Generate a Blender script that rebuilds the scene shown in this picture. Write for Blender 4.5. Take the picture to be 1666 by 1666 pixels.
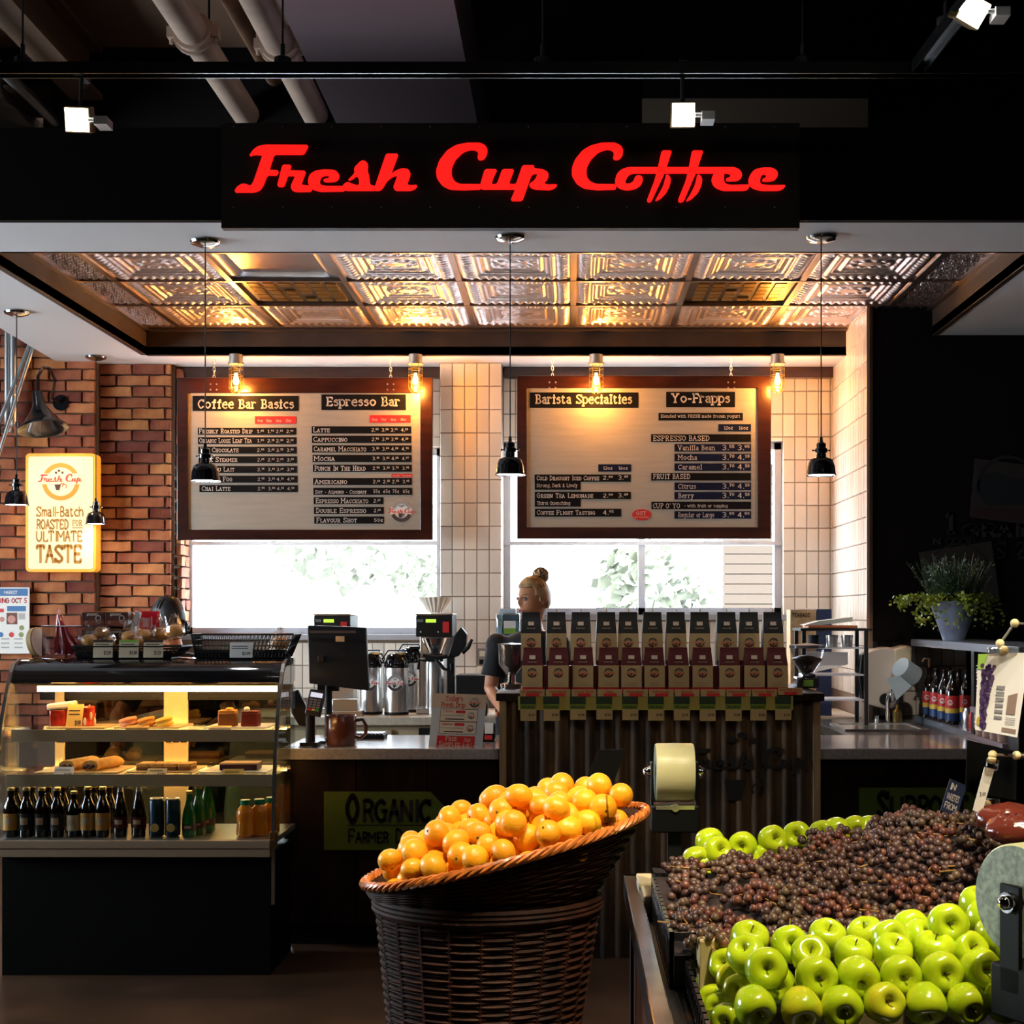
import bpy, bmesh, math, random
from mathutils import Vector, Matrix, noise
from mathutils.geometry import tessellate_polygon
R_ = math.radians; PI = math.pi
for o in list(bpy.data.objects): bpy.data.objects.remove(o)
SC = bpy.context.scene; COL = SC.collection
# ---------------------------------------------------------------- camera
FP, HX, HY, EYE = 2350.0, 930.0, 1000.0, 1.5       # focal length in px, vanishing point, eye height
cam = bpy.data.cameras.new('camera'); camo = bpy.data.objects.new('camera', cam); COL.objects.link(camo)
camo.location = (0, 0, EYE); camo.rotation_euler = (PI/2, 0, 0)
cam.sensor_width = 36; cam.lens = FP/1666*36
cam.shift_x = (833-HX)/1666; cam.shift_y = (HY-833)/1666; cam.clip_end = 200
SC.camera = camo
# ---------------------------------------------------------------- exposure, sky, daylight
SC.view_settings.view_transform = 'Standard'; SC.view_settings.look = 'None'
SC.view_settings.gamma = 1; SC.view_settings.exposure = 0.95; SC.view_settings.use_curve_mapping = False
W = bpy.data.worlds.new('overcast_sky'); SC.world = W; W.use_nodes = True
bg = W.node_tree.nodes['Background']; bg.inputs[0].default_value = (0.80, 0.90, 1.0, 1); bg.inputs[1].default_value = 13.0
def lamp(name, kind, loc, energy, color, target=None, **kw):
    l = bpy.data.lights.new(name, kind); l.energy = energy; l.color = color
    for k, v in kw.items(): setattr(l, k, v)
    o = bpy.data.objects.new(name, l); COL.objects.link(o); o.location = loc
    if target is not None: o.rotation_euler = (Vector(target)-Vector(loc)).to_track_quat('-Z', 'Y').to_euler()
    return o
def portal(name, loc, target, sx, sy):
    o = lamp(name, 'AREA', loc, 1, (1, 1, 1), target, shape='RECTANGLE', size=sx, size_y=sy); o.data.cycles.is_portal = True
portal('daylight_portal', (-1.7, 9.75, 2.0), (-1.7, 0, 2.0), 1.9, 1.4)
portal('daylight_portal', (0.46, 9.75, 2.0), (0.46, 0, 2.0), 1.95, 1.4)
portal('daylight_portal', (-6.2, 5.9, 1.95), (0, 5.9, 1.95), 3.3, 2.0)
sun = lamp('sun', 'SUN', (0, 0, 20), 2.2, (1, 0.9, 0.75), (-6, 14, 0)); sun.data.angle = 0.01
# ---------------------------------------------------------------- helpers
rnd = random.Random(7)
def P(px, py, d): return Vector(((px-HX)*d/FP, d, EYE+(HY-py)*d/FP))
def XP(px, d): return (px-HX)*d/FP
def ZP(py, d): return EYE+(HY-py)*d/FP
MC = {}
def mat(name, col=(.8, .8, .8), rough=.5, metal=0, emit=None, es=0, var=0, vs=8, bump=0, bs=60, rv=0, alpha=None, coat=0, col2=None, stretch=None, spec=None, trans=0, sheen=0):
    """procedural material: colour varied by noise (var / col2), relief by noise (bump), per-object variation (rv)"""
    if name in MC: return MC[name]
    m = bpy.data.materials.new(name); m.use_nodes = True; nt = m.node_tree; b = nt.nodes['Principled BSDF']; L = nt.links.new
    c = (*col, 1)
    b.inputs['Base Color'].default_value = c; b.inputs['Roughness'].default_value = rough; b.inputs['Metallic'].default_value = metal
    if coat: b.inputs['Coat Weight'].default_value = coat; b.inputs['Coat Roughness'].default_value = .06
    if spec is not None: b.inputs['Specular IOR Level'].default_value = spec
    if trans: b.inputs['Transmission Weight'].default_value = trans
    if sheen: b.inputs['Subsurface Weight'].default_value = sheen; b.inputs['Subsurface Radius'].default_value = (.02, .01, .004); b.inputs['Subsurface Scale'].default_value = .5
    if emit: b.inputs['Emission Color'].default_value = (*emit, 1); b.inputs['Emission Strength'].default_value = es
    tc = nt.nodes.new('ShaderNodeTexCoord'); vec = tc.outputs['Object']
    if stretch:
        mp = nt.nodes.new('ShaderNodeMapping'); mp.inputs['Scale'].default_value = stretch; L(vec, mp.inputs[0]); vec = mp.outputs[0]
    src = None
    if var or col2:
        n = nt.nodes.new('ShaderNodeTexNoise'); n.inputs['Scale'].default_value = vs; n.inputs['Detail'].default_value = 5; L(vec, n.inputs['Vector'])
        r = nt.nodes.new('ShaderNodeValToRGB'); L(n.outputs[0], r.inputs[0])
        c2 = col2 or tuple(min(1, x*(1+var)) for x in col); c1 = col if col2 else tuple(x*(1-var) for x in col)
        r.color_ramp.elements[0].position = .35; r.color_ramp.elements[1].position = .65
        r.color_ramp.elements[0].color = (*c1, 1); r.color_ramp.elements[1].color = (*c2, 1); src = r.outputs[0]
    if rv:
        oi = nt.nodes.new('ShaderNodeObjectInfo'); h = nt.nodes.new('ShaderNodeHueSaturation')
        mr = nt.nodes.new('ShaderNodeMapRange'); mr.inputs[3].default_value = 1-rv; mr.inputs[4].default_value = 1+rv
        mh = nt.nodes.new('ShaderNodeMapRange'); mh.inputs[3].default_value = .5-rv*.03; mh.inputs[4].default_value = .5+rv*.03
        L(oi.outputs['Random'], mr.inputs[0]); L(oi.outputs['Random'], mh.inputs[0]); L(mr.outputs[0], h.inputs['Value']); L(mh.outputs[0], h.inputs['Hue'])
        h.inputs['Color'].default_value = c
        if src: L(src, h.inputs['Color'])
        src = h.outputs[0]
    if src: L(src, b.inputs['Base Color'])
    if bump:
        n2 = nt.nodes.new('ShaderNodeTexNoise'); n2.inputs['Scale'].default_value = bs; n2.inputs['Detail'].default_value = 4; L(vec, n2.inputs['Vector'])
        bp = nt.nodes.new('ShaderNodeBump'); bp.inputs['Strength'].default_value = bump; bp.inputs['Distance'].default_value = .004
        L(n2.outputs[0], bp.inputs['Height']); L(bp.outputs[0], b.inputs['Normal'])
    if alpha is not None:                       # clear sheet: lets light straight through, reflects by fresnel
        out = nt.nodes['Material Output']; mx = nt.nodes.new('ShaderNodeMixShader'); tr = nt.nodes.new('ShaderNodeBsdfTransparent')
        tr.inputs[0].default_value = (*[min(1, x) for x in col], 1); gl = nt.nodes.new('ShaderNodeBsdfGlossy'); gl.inputs['Roughness'].default_value = rough
        lw = nt.nodes.new('ShaderNodeLayerWeight'); lw.inputs[0].default_value = .5; pw = nt.nodes.new('ShaderNodeMath'); pw.operation = 'POWER'; pw.inputs[1].default_value = 5
        ad = nt.nodes.new('ShaderNodeMath'); ad.operation = 'MULTIPLY_ADD'; ad.inputs[1].default_value = .8; ad.inputs[2].default_value = alpha
        L(lw.outputs['Facing'], pw.inputs[0]); L(pw.outputs[0], ad.inputs[0]); L(ad.outputs[0], mx.inputs[0]); L(tr.outputs[0], mx.inputs[1]); L(gl.outputs[0], mx.inputs[2]); L(mx.outputs[0], out.inputs[0])
    MC[name] = m; return m
ORG = {}
def tag(o, label, cat, group=None):
    o['label'] = label; o['category'] = cat
    if group: o['group'] = group
    return o
def thing(name, label, cat, loc, group=None):
    o = bpy.data.objects.new(name, None); COL.objects.link(o); o.location = loc; o.empty_display_size = .05
    ORG[o] = Vector(loc); return tag(o, label, cat, group)
def struct_root(name, loc=(0, 0, 0)):
    o = bpy.data.objects.new(name, None); COL.objects.link(o); o.location = loc; ORG[o] = Vector(loc); o['kind'] = 'structure'; return o
class MB:
    def __init__(s, M=None): s.v = []; s.f = []; s.m = []; s.M = M
    def add(s, vs, fs, m=0):
        k = len(s.v); s.v += [s.M @ Vector(p) if s.M else Vector(p) for p in vs]
        s.f += [tuple(i+k for i in f) for f in fs]; s.m += (m if isinstance(m, list) else [m]*len(fs)); return s
    def bx(s, x0, x1, y0, y1, z0, z1, m=0):
        return s.add([(x, y, z) for x in (x0, x1) for y in (y0, y1) for z in (z0, z1)], [(0, 1, 3, 2), (4, 6, 7, 5), (0, 4, 5, 1), (2, 3, 7, 6), (0, 2, 6, 4), (1, 5, 7, 3)], m)
    def box(s, c, sz, m=0, R=None):
        vs = [Vector((x*sz[0]/2, y*sz[1]/2, z*sz[2]/2)) for x in (-1, 1) for y in (-1, 1) for z in (-1, 1)]
        if R: vs = [R @ v for v in vs]
        return s.add([v+Vector(c) for v in vs], [(0, 1, 3, 2), (4, 6, 7, 5), (0, 4, 5, 1), (2, 3, 7, 6), (0, 2, 6, 4), (1, 5, 7, 3)], m)
    def tube(s, pts, r, n=8, m=0, closed=False, caps=True, flat=1):
        pts = [Vector(p) for p in pts]; N = len(pts); rr = r if isinstance(r, (list, tuple)) else [r]*N; vs = []; up = None
        for i, p in enumerate(pts):
            a = pts[i-1] if (i or closed) else p; b = pts[(i+1) % N] if (i < N-1 or closed) else p
            t = (b-a).normalized() if (b-a).length > 1e-9 else Vector((0, 0, 1))
            if up is None: up = Vector((0, 0, 1)) if abs(t.z) < .9 else Vector((1, 0, 0))
            x = up.cross(t)
            if x.length < 1e-4: x = Vector((0, 1, 0)).cross(t)
            x.normalize(); y = t.cross(x).normalized(); up = y
            for k in range(n): a_ = 2*PI*k/n; vs.append(p+x*math.cos(a_)*rr[i]+y*math.sin(a_)*rr[i]*flat)
        fs = [(i*n+k, i*n+(k+1) % n, ((i+1) % N)*n+(k+1) % n, ((i+1) % N)*n+k) for i in range(N if closed else N-1) for k in range(n)]
        if caps and not closed: fs += [tuple(reversed(range(n))), tuple(range((N-1)*n, N*n))]
        return s.add(vs, fs, m)
    def cyl(s, a, b, r0, r1=None, n=16, m=0, caps=True): return s.tube([a, b], [r0, r0 if r1 is None else r1], n, m, caps=caps)
    def lathe(s, prof, c=(0, 0, 0), n=24, m=0, sx=1, sy=1, close=False):
        """prof: (r, z) list; m may be a list with one material index per segment"""
        c = Vector(c); vs = [c+Vector((r*math.cos(2*PI*k/n)*sx, r*math.sin(2*PI*k/n)*sy, z)) for r, z in prof for k in range(n)]
        fs = []; ms = []; N = len(prof)
        for i in range(N-1):
            for k in range(n): fs.append((i*n+k, i*n+(k+1) % n, (i+1)*n+(k+1) % n, (i+1)*n+k)); ms.append(m[i] if isinstance(m, list) else m)
        if not close:
            fs.append(tuple(reversed(range(n)))); ms.append(ms[0]); fs.append(tuple(range((N-1)*n, N*n))); ms.append(ms[-2])
        return s.add(vs, fs, ms)
    def ball(s, c, r, n=16, m=0, R=None):
        r = (r, r, r) if not isinstance(r, (tuple, list)) else r; h = n//2; vs = []; c = Vector(c)
        for i in range(h+1):
            t = PI*i/h
            for k in range(n):
                v = Vector((math.sin(t)*math.cos(2*PI*k/n)*r[0], math.sin(t)*math.sin(2*PI*k/n)*r[1], -math.cos(t)*r[2])); vs.append(c+(R @ v if R else v))
        return s.add(vs, [(i*n+k, i*n+(k+1) % n, (i+1)*n+(k+1) % n, (i+1)*n+k) for i in range(h) for k in range(n)], m)
    def poly(s, pts, m=0, depth=None):
        """flat polygon (any outline), extruded by the vector depth if given"""
        pts = [Vector(p) for p in pts]; n = len(pts); tri = [tuple(t) for t in tessellate_polygon([pts])]
        if depth is None: return s.add(pts, tri, m)
        d = Vector(depth)
        return s.add(pts+[p-d for p in pts], tri+[(b+n, a+n, c+n) for a, b, c in tri]+[(i, (i+1) % n, (i+1) % n+n, i+n) for i in range(n)], m)
    def out(s, name, mats, parent=None, smooth=True, bev=0, ang=35, loc=None, solid=0, seg=2):
        if not isinstance(mats, (list, tuple)): mats = [mats]
        if parent is not None: org = ORG[parent]
        elif loc is not None: org = Vector(loc)
        else:
            xs = [v.x for v in s.v]; ys = [v.y for v in s.v]; zs = [v.z for v in s.v]; org = Vector(((min(xs)+max(xs))/2, (min(ys)+max(ys))/2, min(zs)))
        me = bpy.data.meshes.new(name); me.from_pydata([v-org for v in s.v], [], s.f)
        for m in mats: me.materials.append(m)
        me.polygons.foreach_set('material_index', s.m)
        bm = bmesh.new(); bm.from_mesh(me); bmesh.ops.remove_doubles(bm, verts=bm.verts, dist=1e-5)
        bmesh.ops.dissolve_degenerate(bm, edges=bm.edges, dist=1e-6); bmesh.ops.recalc_face_normals(bm, faces=bm.faces); bm.to_mesh(me); bm.free()
        if smooth:
            me.polygons.foreach_set('use_smooth', [True]*len(me.polygons)); me.set_sharp_from_angle(angle=R_(ang))
        o = bpy.data.objects.new(name, me); COL.objects.link(o)
        if parent is not None: o.parent = parent; ORG[o] = ORG[parent]
        else: o.location = org; ORG[o] = org
        if solid: md = o.modifiers.new('thickness', 'SOLIDIFY'); md.thickness = solid; md.offset = 0
        if bev: md = o.modifiers.new('bevel', 'BEVEL'); md.width = bev; md.segments = seg; md.limit_method = 'ANGLE'; md.harden_normals = False
        return o
def one(name, label, cat, mb, mats, group=None, **kw): return tag(mb.out(name, mats, **kw), label, cat, group)
def struct(name, mb, mats, parent=None, **kw):
    o = mb.out(name, mats, parent, loc=None if parent is not None else (0, 0, 0), smooth=False, **kw)
    if parent is None: o['kind'] = 'structure'
    return o
def kids(o): return [c for c in COL.objects if c.parent == o]
KC = {}
def copy_tree(o, loc, rot=None, label=None, group=None):
    if o not in KC: KC[o] = [(c, [g for g in COL.objects if g.parent == c]) for c in COL.objects if c.parent == o]
    r = o.copy(); COL.objects.link(r); r.location = loc
    if rot is not None: r.rotation_euler = rot
    if label: r['label'] = label
    if group: r['group'] = group
    for c, gs in KC[o]:
        c2 = c.copy(); COL.objects.link(c2); c2.parent = r
        for g in gs: g2 = g.copy(); COL.objects.link(g2); g2.parent = c2
    return r
def piece(me, name, parent, loc, rot=None, scl=None):
    """one brick / tile / berry: a new object on shared mesh data (local to parent)"""
    o = bpy.data.objects.new(name, me); COL.objects.link(o); o.parent = parent; o.location = loc
    if rot is not None: o.rotation_euler = rot
    if scl is not None: o.scale = scl
    return o
def mesh_of(mb, mats, smooth=True, ang=35):
    o = mb.out('tmp', mats, loc=(0, 0, 0), smooth=smooth, ang=ang); me = o.data; bpy.data.objects.remove(o); return me
# ---------------------------------------------------------------- lettering: a stroke alphabet with optional slab serifs
G = {'A':'l134D73 l2767 f1373','B':'l2D23 s2D5D6B5828 s2858755323 f2D23','C':'s7B5D2B18254375 l7B7D','D':'l2D23 s2D4D7A764323 f2D23','E':'l7B7D2D237375 l2868 f2D23','F':'l7B7D2D23 l2868 f2D23',
'G':'s7B5D2B18254374 l7478 l5888','H':'l2D23 l7D73 l2878 f2D237D73','I':'l3D33 f3D33','J':'l6D65 s65533315 f6D','K':'l2D23 l7D27 l3873 f2D237D73','L':'l2D237375 f2D','M':'l131D579D93 f131D9D93','N':'l131D737D f131D7D',
'O':'o4D1A1643767A','P':'l2D23 s2D5D7B5828 f2D23','Q':'o4D1A1643767A l5582','R':'l2D23 s2D5D7B5828 l5873 f2D2373','S':'s7B4D1B48754315 l7B7D l1315','T':'l4D43 l1B1D7D7B f43','U':'s1D1643767D f1D7D',
'V':'l1D437D f1D7D','W':'l1D335B739D f1D9D','X':'l1D73 l7D13 f1D737D13','Y':'l1D487D l4843 f1D7D43','Z':'l1B1D7D137375',
'a':'s194A5853 s5837153355 l5363','b':'l1D13 s194A68654314 f1D','c':'s694A17254364','d':'l6D63 s693A18153364 f6D63','e':'l1767 s675A3A1815335364','f':'s5C4D3B33 l1A5A f33','g':'s693A18154465 l6A61 s614011 f6A',
'h':'l1D13 s184A6863 f1D1363','i':'l2A23 l2C2D f2A23','j':'l3A31 s312010 l3C3D f3A','k':'l1D13 l5A17 l2863 f1D13635A','l':'l2D23 f2D23','m':'l1A13 s183A4843 s486A7873 f1A134373','n':'l1A13 s184A6863 f1A1363',
'o':'o4A174377','p':'l1A10 s194A68654314 f1A10','q':'l6A60 s693A18153364 f6A60','r':'l1A13 s183A59 f1A13','s':'s593A1847553314','t':'s2C253354 l1A4A','u':'s1A153365 l6A63 f1A6A63','v':'l1A335A f1A5A',
'w':'l1A3349638A f1A8A','x':'l1A63 l6A13 f1A636A13','y':'l1A33 l5A10 f1A5A10','z':'l1A6A1363','0':'o4D2A2643666A','1':'l2B4D43 f43','2':'s1B4D6A13 l1363','3':'s1C4D6A38 s38664314','4':'l5D1666 l5D53','5':'l6D2D28 s2858653314',
'6':'s5D281533654826','7':'l1D6D33','8':'o4D2B486B o48154375','9':'s33686B4D1A3759','.':'l2324','-':'l1747',"'":'l2D2B','&':'s732A3D5B163375','!':'l2D27 l2324','$':'s7B4D1B48754315 l4E42','c/':'s694A17254364 l4B42',',':'l2421','~':'s173857','/':'l1363'}
def _cat(p, closed):
    n = len(p); o = []
    for i in range(n if closed else n-1):
        a, b, c, d = (p[(i-1) % n] if closed or i else p[0]), p[i], p[(i+1) % n], (p[(i+2) % n] if closed or i < n-2 else p[-1])
        for k in range(4):
            t = k/4; o.append(tuple(.5*((2*b[j])+(c[j]-a[j])*t+(2*a[j]-5*b[j]+4*c[j]-d[j])*t*t+(3*b[j]-a[j]-3*c[j]+d[j])*t**3) for j in (0, 1)))
    o.append(o[0] if closed else p[-1]); return o
GC = {}
def glyph(ch, slab):
    if (ch, slab) in GC: return GC[ch, slab]
    st = []
    for tk in G[ch].split():
        q = [(int(tk[i], 36), int(tk[i+1], 36)-3) for i in range(1, len(tk)-1, 2)]
        if tk[0] == 'l': st.append(q)
        elif tk[0] == 's': st.append(_cat(q, False))
        elif tk[0] == 'o': st.append(_cat(q, True))
        elif slab: st += [[(x-1.25, y), (x+1.25, y)] for x, y in q]
    GC[ch, slab] = (st, max(x for a in st for x, y in a)); return GC[ch, slab]
class Fr:
    """writing plane: pt(x, y) = O + R x + Up y"""
    def __init__(s, O, R, U, down=False):
        s.O = Vector(O); s.R = Vector(R); s.U = Vector(U); s.dn = -1 if down else 1; s.N = s.R.cross(s.U*s.dn).normalized()
    def pt(s, x, y, k=0): return s.O+s.R*x+s.U*y+s.N*k
def PF(d, ox, oy, k=1.0):
    sc = d/FP/k; return Fr(P(ox, oy, d), (sc, 0, 0), (0, 0, -sc), True)
def rect(mb, fr, x0, y0, x1, y1, k=.0005, m=0, th=0):
    q = [fr.pt(x0, y0, k), fr.pt(x1, y0, k), fr.pt(x1, y1, k), fr.pt(x0, y1, k)]
    if th: mb.poly(q, m, depth=fr.N*th)
    else: mb.add(q, [(0, 1, 2, 3)], m)
def text(mb, s, fr, x0, y, h, x1=None, w=1.3, slab=True, sc=False, m=0, k=.001):
    """y = baseline; h = capital height; x1 = right end to fit to"""
    items = []; x = 0
    i = 0
    while i < len(s):
        ch = s[i]; i += 1
        if ch == '^': sup = True; ch = s[i]; i += 1
        else: sup = False
        if ch == ' ': x += 5; continue
        f = 1.0; dy = 0
        if sup: f = .55; dy = 4.5
        if ch == '¢': ch = 'c/'
        if sc and ch.islower(): ch = ch.upper(); f = .76
        st, wd = glyph(ch, slab); items.append((st, x, f, dy)); x += (wd+(1.9 if slab else 1.2)-.5)*f
    if not items: return
    u = h/10; ux = (x1-x0)/x if x1 is not None else u; hw = w/2
    for st, xo, f, dy in items:
        for line in st:
            for (ax, ay), (bx_, by) in zip(line, line[1:]):
                dx, dyy = bx_-ax, by-ay; l = math.hypot(dx, dyy) or 1; e = .32*w if len(line) < 4 else .12*w
                tx, ty = dx/l*e/f, dyy/l*e/f; nx, ny = -dyy/l*hw/f, dx/l*hw/f
                q = [(ax-tx+nx, ay-ty+ny), (bx_+tx+nx, by+ty+ny), (bx_+tx-nx, by+ty-ny), (ax-tx-nx, ay-ty-ny)]
                mb.add([fr.pt(x0+(xo+gx*f-.5)*ux, y+fr.dn*(gy*f+dy)*u, k) for gx, gy in q], [(0, 1, 2, 3)], m)
# the shop's script lettering: outlines, y down, baseline about 437
S2 = 1599
FRESH = [[(215,247),(238,212),(268,190),(305,184),(540,185),(514,236),(352,236),(325,320),(378,322),(368,350),(315,348),(292,405),(275,430),(245,441),(135,441),(150,412),(178,395),(200,396),(225,408),(240,385),(290,240),(245,236)],
[(398,292),(447,292),(405,412),(368,410)],[(425,322),(526,325),(512,360),(498,400),(560,408),(555,437),(470,438),(448,430),(442,408),(468,352),(415,352)],
[(535,378),(545,345),(575,325),(620,318),(680,320),(705,340),(705,362),(690,382),(640,386),(618,382),(625,368),(648,366),(655,352),(625,350),(605,360),(598,385),(605,402),(640,408),(740,408),(735,435),(600,437),(560,425),(540,405)],
[(785,310),(822,272),(840,268),(862,285),(858,320),(868,355),(872,402),(905,408),(900,432),(740,432),(722,420),(728,398),(750,385),(775,395),(800,404),(815,400),(812,370),(800,350),(775,372),(750,378),(790,338)],
[(960,232),(1027,232),(985,345),(1010,325),(1050,310),(1085,318),(1092,345),(1072,400),(1100,404),(1130,400),(1120,420),(1095,432),(1010,432),(998,415),(1022,352),(1000,352),(965,378),(940,420),(925,432),(890,432),(900,408)]]
CUP = [[(1455,262),(1460,225),(1445,212),(1415,210),(1375,225),(1335,265),(1315,310),(1315,350),(1330,382),(1360,397),(1480,398),(1475,425),(1370,428),(1305,425),(1265,405),(1235,365),(1230,325),(1248,270),(1290,215),(1340,185),(1400,173),(1470,173),(1500,188),(1512,215),(1500,250),(1480,268)],
[(1495,316),(1563,316),(1540,365),(1530,398),(1560,398),(1590,316),(1655,316),(1625,395),(1650,398),(1640,425),(1475,425),(1470,400)],
[(x+S2, y) for x, y in [(100,295),(165,295),(160,310),(215,318),(242,335),(240,365),(215,392),(235,400),(290,398),(280,415),(255,428),(165,425),(140,412),(138,395),(165,378),(180,350),(178,338),(150,345),(100,487),(35,487),(62,425),(20,425),(30,398),(65,398)]]]
COFFEE = [[(x+S2, y) for x, y in q] for q in [[(590,262),(598,228),(585,212),(555,208),(510,225),(470,265),(448,310),(448,355),(465,382),(500,397),(605,398),(610,425),(505,428),(435,420),(395,395),(368,350),(368,310),(385,265),(425,215),(470,188),(530,173),(600,172),(635,188),(648,215),(640,250),(618,266)],
[(602,380),(610,345),(635,318),(675,305),(850,305),(842,337),(700,337),(675,348),(660,375),(658,395),(680,395),(700,385),(715,350),(745,350),(755,370),(745,400),(715,422),(670,430),(630,422),(605,402)],
[(855,215),(912,215),(870,340),(800,490),(785,497),(775,485),(815,380),(835,305)],[(880,340),(905,360),(902,400),(880,445),(845,480),(818,490),(840,450),(862,410),(872,375)],
[(1020,215),(1082,215),(1040,340),(975,490),(955,497),(943,485),(985,380),(1003,305)],[(1050,340),(1075,360),(1073,400),(1052,445),(1015,480),(985,492),(1012,450),(1032,410),(1042,375)],
[(840,305),(1250,305),(1280,320),(1293,345),(1285,368),(1260,380),(1205,380),(1205,365),(1225,360),(1232,345),(1210,337),(835,337)],
[(1125,365),(1140,337),(1195,337),(1192,375),(1200,395),(1225,402),(1335,400),(1325,425),(1300,432),(1190,432),(1150,418),(1130,395)],
[(1325,375),(1335,345),(1360,318),(1400,308),(1455,308),(1482,325),(1487,350),(1470,375),(1440,382),(1402,382),(1403,368),(1420,362),(1425,345),(1400,343),(1390,365),(1388,390),(1400,400),(1440,403),(1530,402),(1515,422),(1490,432),(1395,432),(1350,420),(1330,400)]]]
def soft(q):
    o = []
    for i in range(len(q)):
        a, b = q[i], q[(i+1) % len(q)]; t = min(.25, 8/max(1, math.hypot(b[0]-a[0], b[1]-a[1])))
        o += [(a[0]+(b[0]-a[0])*t, a[1]+(b[1]-a[1])*t), (b[0]-(b[0]-a[0])*t, b[1]-(b[1]-a[1])*t)]
    return o
def arc(mb, fr, cx, cy, r0, r1, a0, a1, n=12, m=0, k=.0006):
    vs = []
    for i in range(n+1):
        a = R_(a0+(a1-a0)*i/n)
        for r in (r0, r1): vs.append(fr.pt(cx+r*math.cos(a), cy+fr.dn*r*math.sin(a), k))
    mb.add(vs, [(2*i, 2*i+1, 2*i+3, 2*i+2) for i in range(n)], m)
def logo(mb, fr, cx, cy, r, mt, mbm, ms, mc, disc=None, k=.0008):
    """round shop badge: top arc, bottom arc, script across, steaming cup"""
    if disc is not None: arc(mb, fr, cx, cy, 0, r*1.02, 0, 360, 24, disc, k*.6)
    arc(mb, fr, cx, cy, r*.68, r, 22, 158, 14, mt, k); arc(mb, fr, cx, cy, r*.66, r, 200, 340, 14, mbm, k)
    s = 2.5*r/1754
    for q in FRESH+CUP: mb.poly([fr.pt(cx+(x-1012)*s, cy-fr.dn*(y-330)*s*1.15, k*1.6) for x, y in q], ms)
    d = fr.dn
    mb.poly([fr.pt(cx-r*.28, cy-d*r*.2, k), fr.pt(cx+r*.14, cy-d*r*.2, k), fr.pt(cx+r*.05, cy-d*r*.58, k), fr.pt(cx-r*.2, cy-d*r*.58, k)], mc)
    arc(mb, fr, cx+r*.25, cy-d*r*.34, r*.07, r*.13, 0, 300, 8, mc, k)
    for a, b in ((-.12, .5), (.05, .42), (.18, .52)): arc(mb, fr, cx+r*a, cy+d*r*b, 0, r*.07, 0, 360, 6, mc, k)
# ================================================================ materials
BLK = mat('black_paint', (.004, .003, .003), .7, spec=.15); DKW = mat('dark_stained_wood', (.014, .005, .003), .5, spec=.25, var=.5, vs=3, stretch=(6, 6, 1), bump=.2)
MAH = mat('mahogany', (.036, .008, .004), .3, var=.45, vs=4, stretch=(1, 1, 5), coat=.4); SOF = mat('soffit_plaster', (.62, .60, .60), .75, bump=.15, bs=25)
BRZ = mat('bronze_wood_band', (.038, .022, .015), .5, var=.3, vs=6); TIN = mat('pressed_tin', (.74, .62, .60), .34, .92, bump=.35, bs=70)
GROUT = mat('grout', (.20, .14, .10), .9); TILE = mat('glazed_tile', (.70, .62, .54), .12, rv=.10, bump=.35, bs=9); MORT = mat('mortar', (.12, .07, .042), .95, bump=.6, bs=40)
BRK = mat('old_brick', (.24, .055, .024), .9, rv=.55, col2=(.36, .12, .05), vs=9, bump=1, bs=45); STEEL = mat('steel', (.62, .61, .60), .28, 1, bump=.05, bs=30); CHR = mat('chrome', (.85, .85, .86), .08, 1)
WHITE = mat('white_paint', (.8, .79, .76), .5); CRM = mat('cream', (.78, .70, .55), .6); GLS = mat('clear_glass', (.96, .98, .98), .02, alpha=.04); GBLK = mat('gloss_black', (.008, .008, .009), .08, coat=.6)
MBLK = mat('matt_black', (.006, .006, .0065), .5, spec=.3); RED = mat('red_print', (.62, .03, .03), .5); DRED = mat('maroon', (.075, .006, .007), .6, spec=.25); INK = mat('black_ink', (.012, .011, .012), .6); BRASS = mat('brass', (.6, .42, .12), .3, 1)
PAPER = mat('paper', (.82, .80, .75), .7); NAVY = mat('navy', (.02, .03, .075), .5); YEL = mat('yellow_card', (.80, .55, .13), .6); LIT = mat('fluorescent_white', (1, 1, 1), .5, emit=(.97, .93, 1), es=28)
KRAFT = mat('kraft', (.56, .36, .18), .8, var=.2, vs=20); STONE = mat('counter_stone', (.42, .37, .34), .16, var=.12, vs=60, coat=.3)
# ================================================================ shell
CONC = mat('sealed_concrete', (.065, .032, .017), .35, var=.35, vs=2.5, bump=.15, bs=8)
struct('floor', MB().bx(-6.5, 6.5, -3, 9.9, -.1, 0), CONC)
CEIL = mat('ceiling_brown', (.16, .085, .05), .9, var=.2, vs=2)
c = struct('ceiling', MB().bx(-6.5, 6.5, -3, 9.9, 4.9, 5.1), BLK)
struct('plank', MB().bx(-4.6, -1.3, 3, 8.2, 4.72, 4.9), CEIL, c)
for i, x in enumerate((-2.75,)):
    mb = MB().bx(x-.09, x+.09, 3, 8.9, 4.42, 4.45).bx(x-.012, x+.012, 3, 8.9, 4.45, 4.7).bx(x-.09, x+.09, 3, 8.9, 4.69, 4.72); struct('beam', mb, mat('painted_steel_beam', (.17, .10, .06), .6), c)
struct('beam', MB().bx(-2.95, 0.4, 8.2, 8.45, 4.25, 4.9), BLK, c)
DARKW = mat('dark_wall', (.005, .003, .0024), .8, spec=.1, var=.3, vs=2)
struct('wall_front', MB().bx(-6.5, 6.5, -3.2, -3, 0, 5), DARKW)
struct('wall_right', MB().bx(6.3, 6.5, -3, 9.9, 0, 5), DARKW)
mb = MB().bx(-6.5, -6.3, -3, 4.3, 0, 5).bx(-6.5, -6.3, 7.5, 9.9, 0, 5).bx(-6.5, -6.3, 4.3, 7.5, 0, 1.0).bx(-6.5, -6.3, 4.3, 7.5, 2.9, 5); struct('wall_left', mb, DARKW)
w3 = struct_root('window_3', (-6.4, 5.9, 1.0))
mb = MB()
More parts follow.
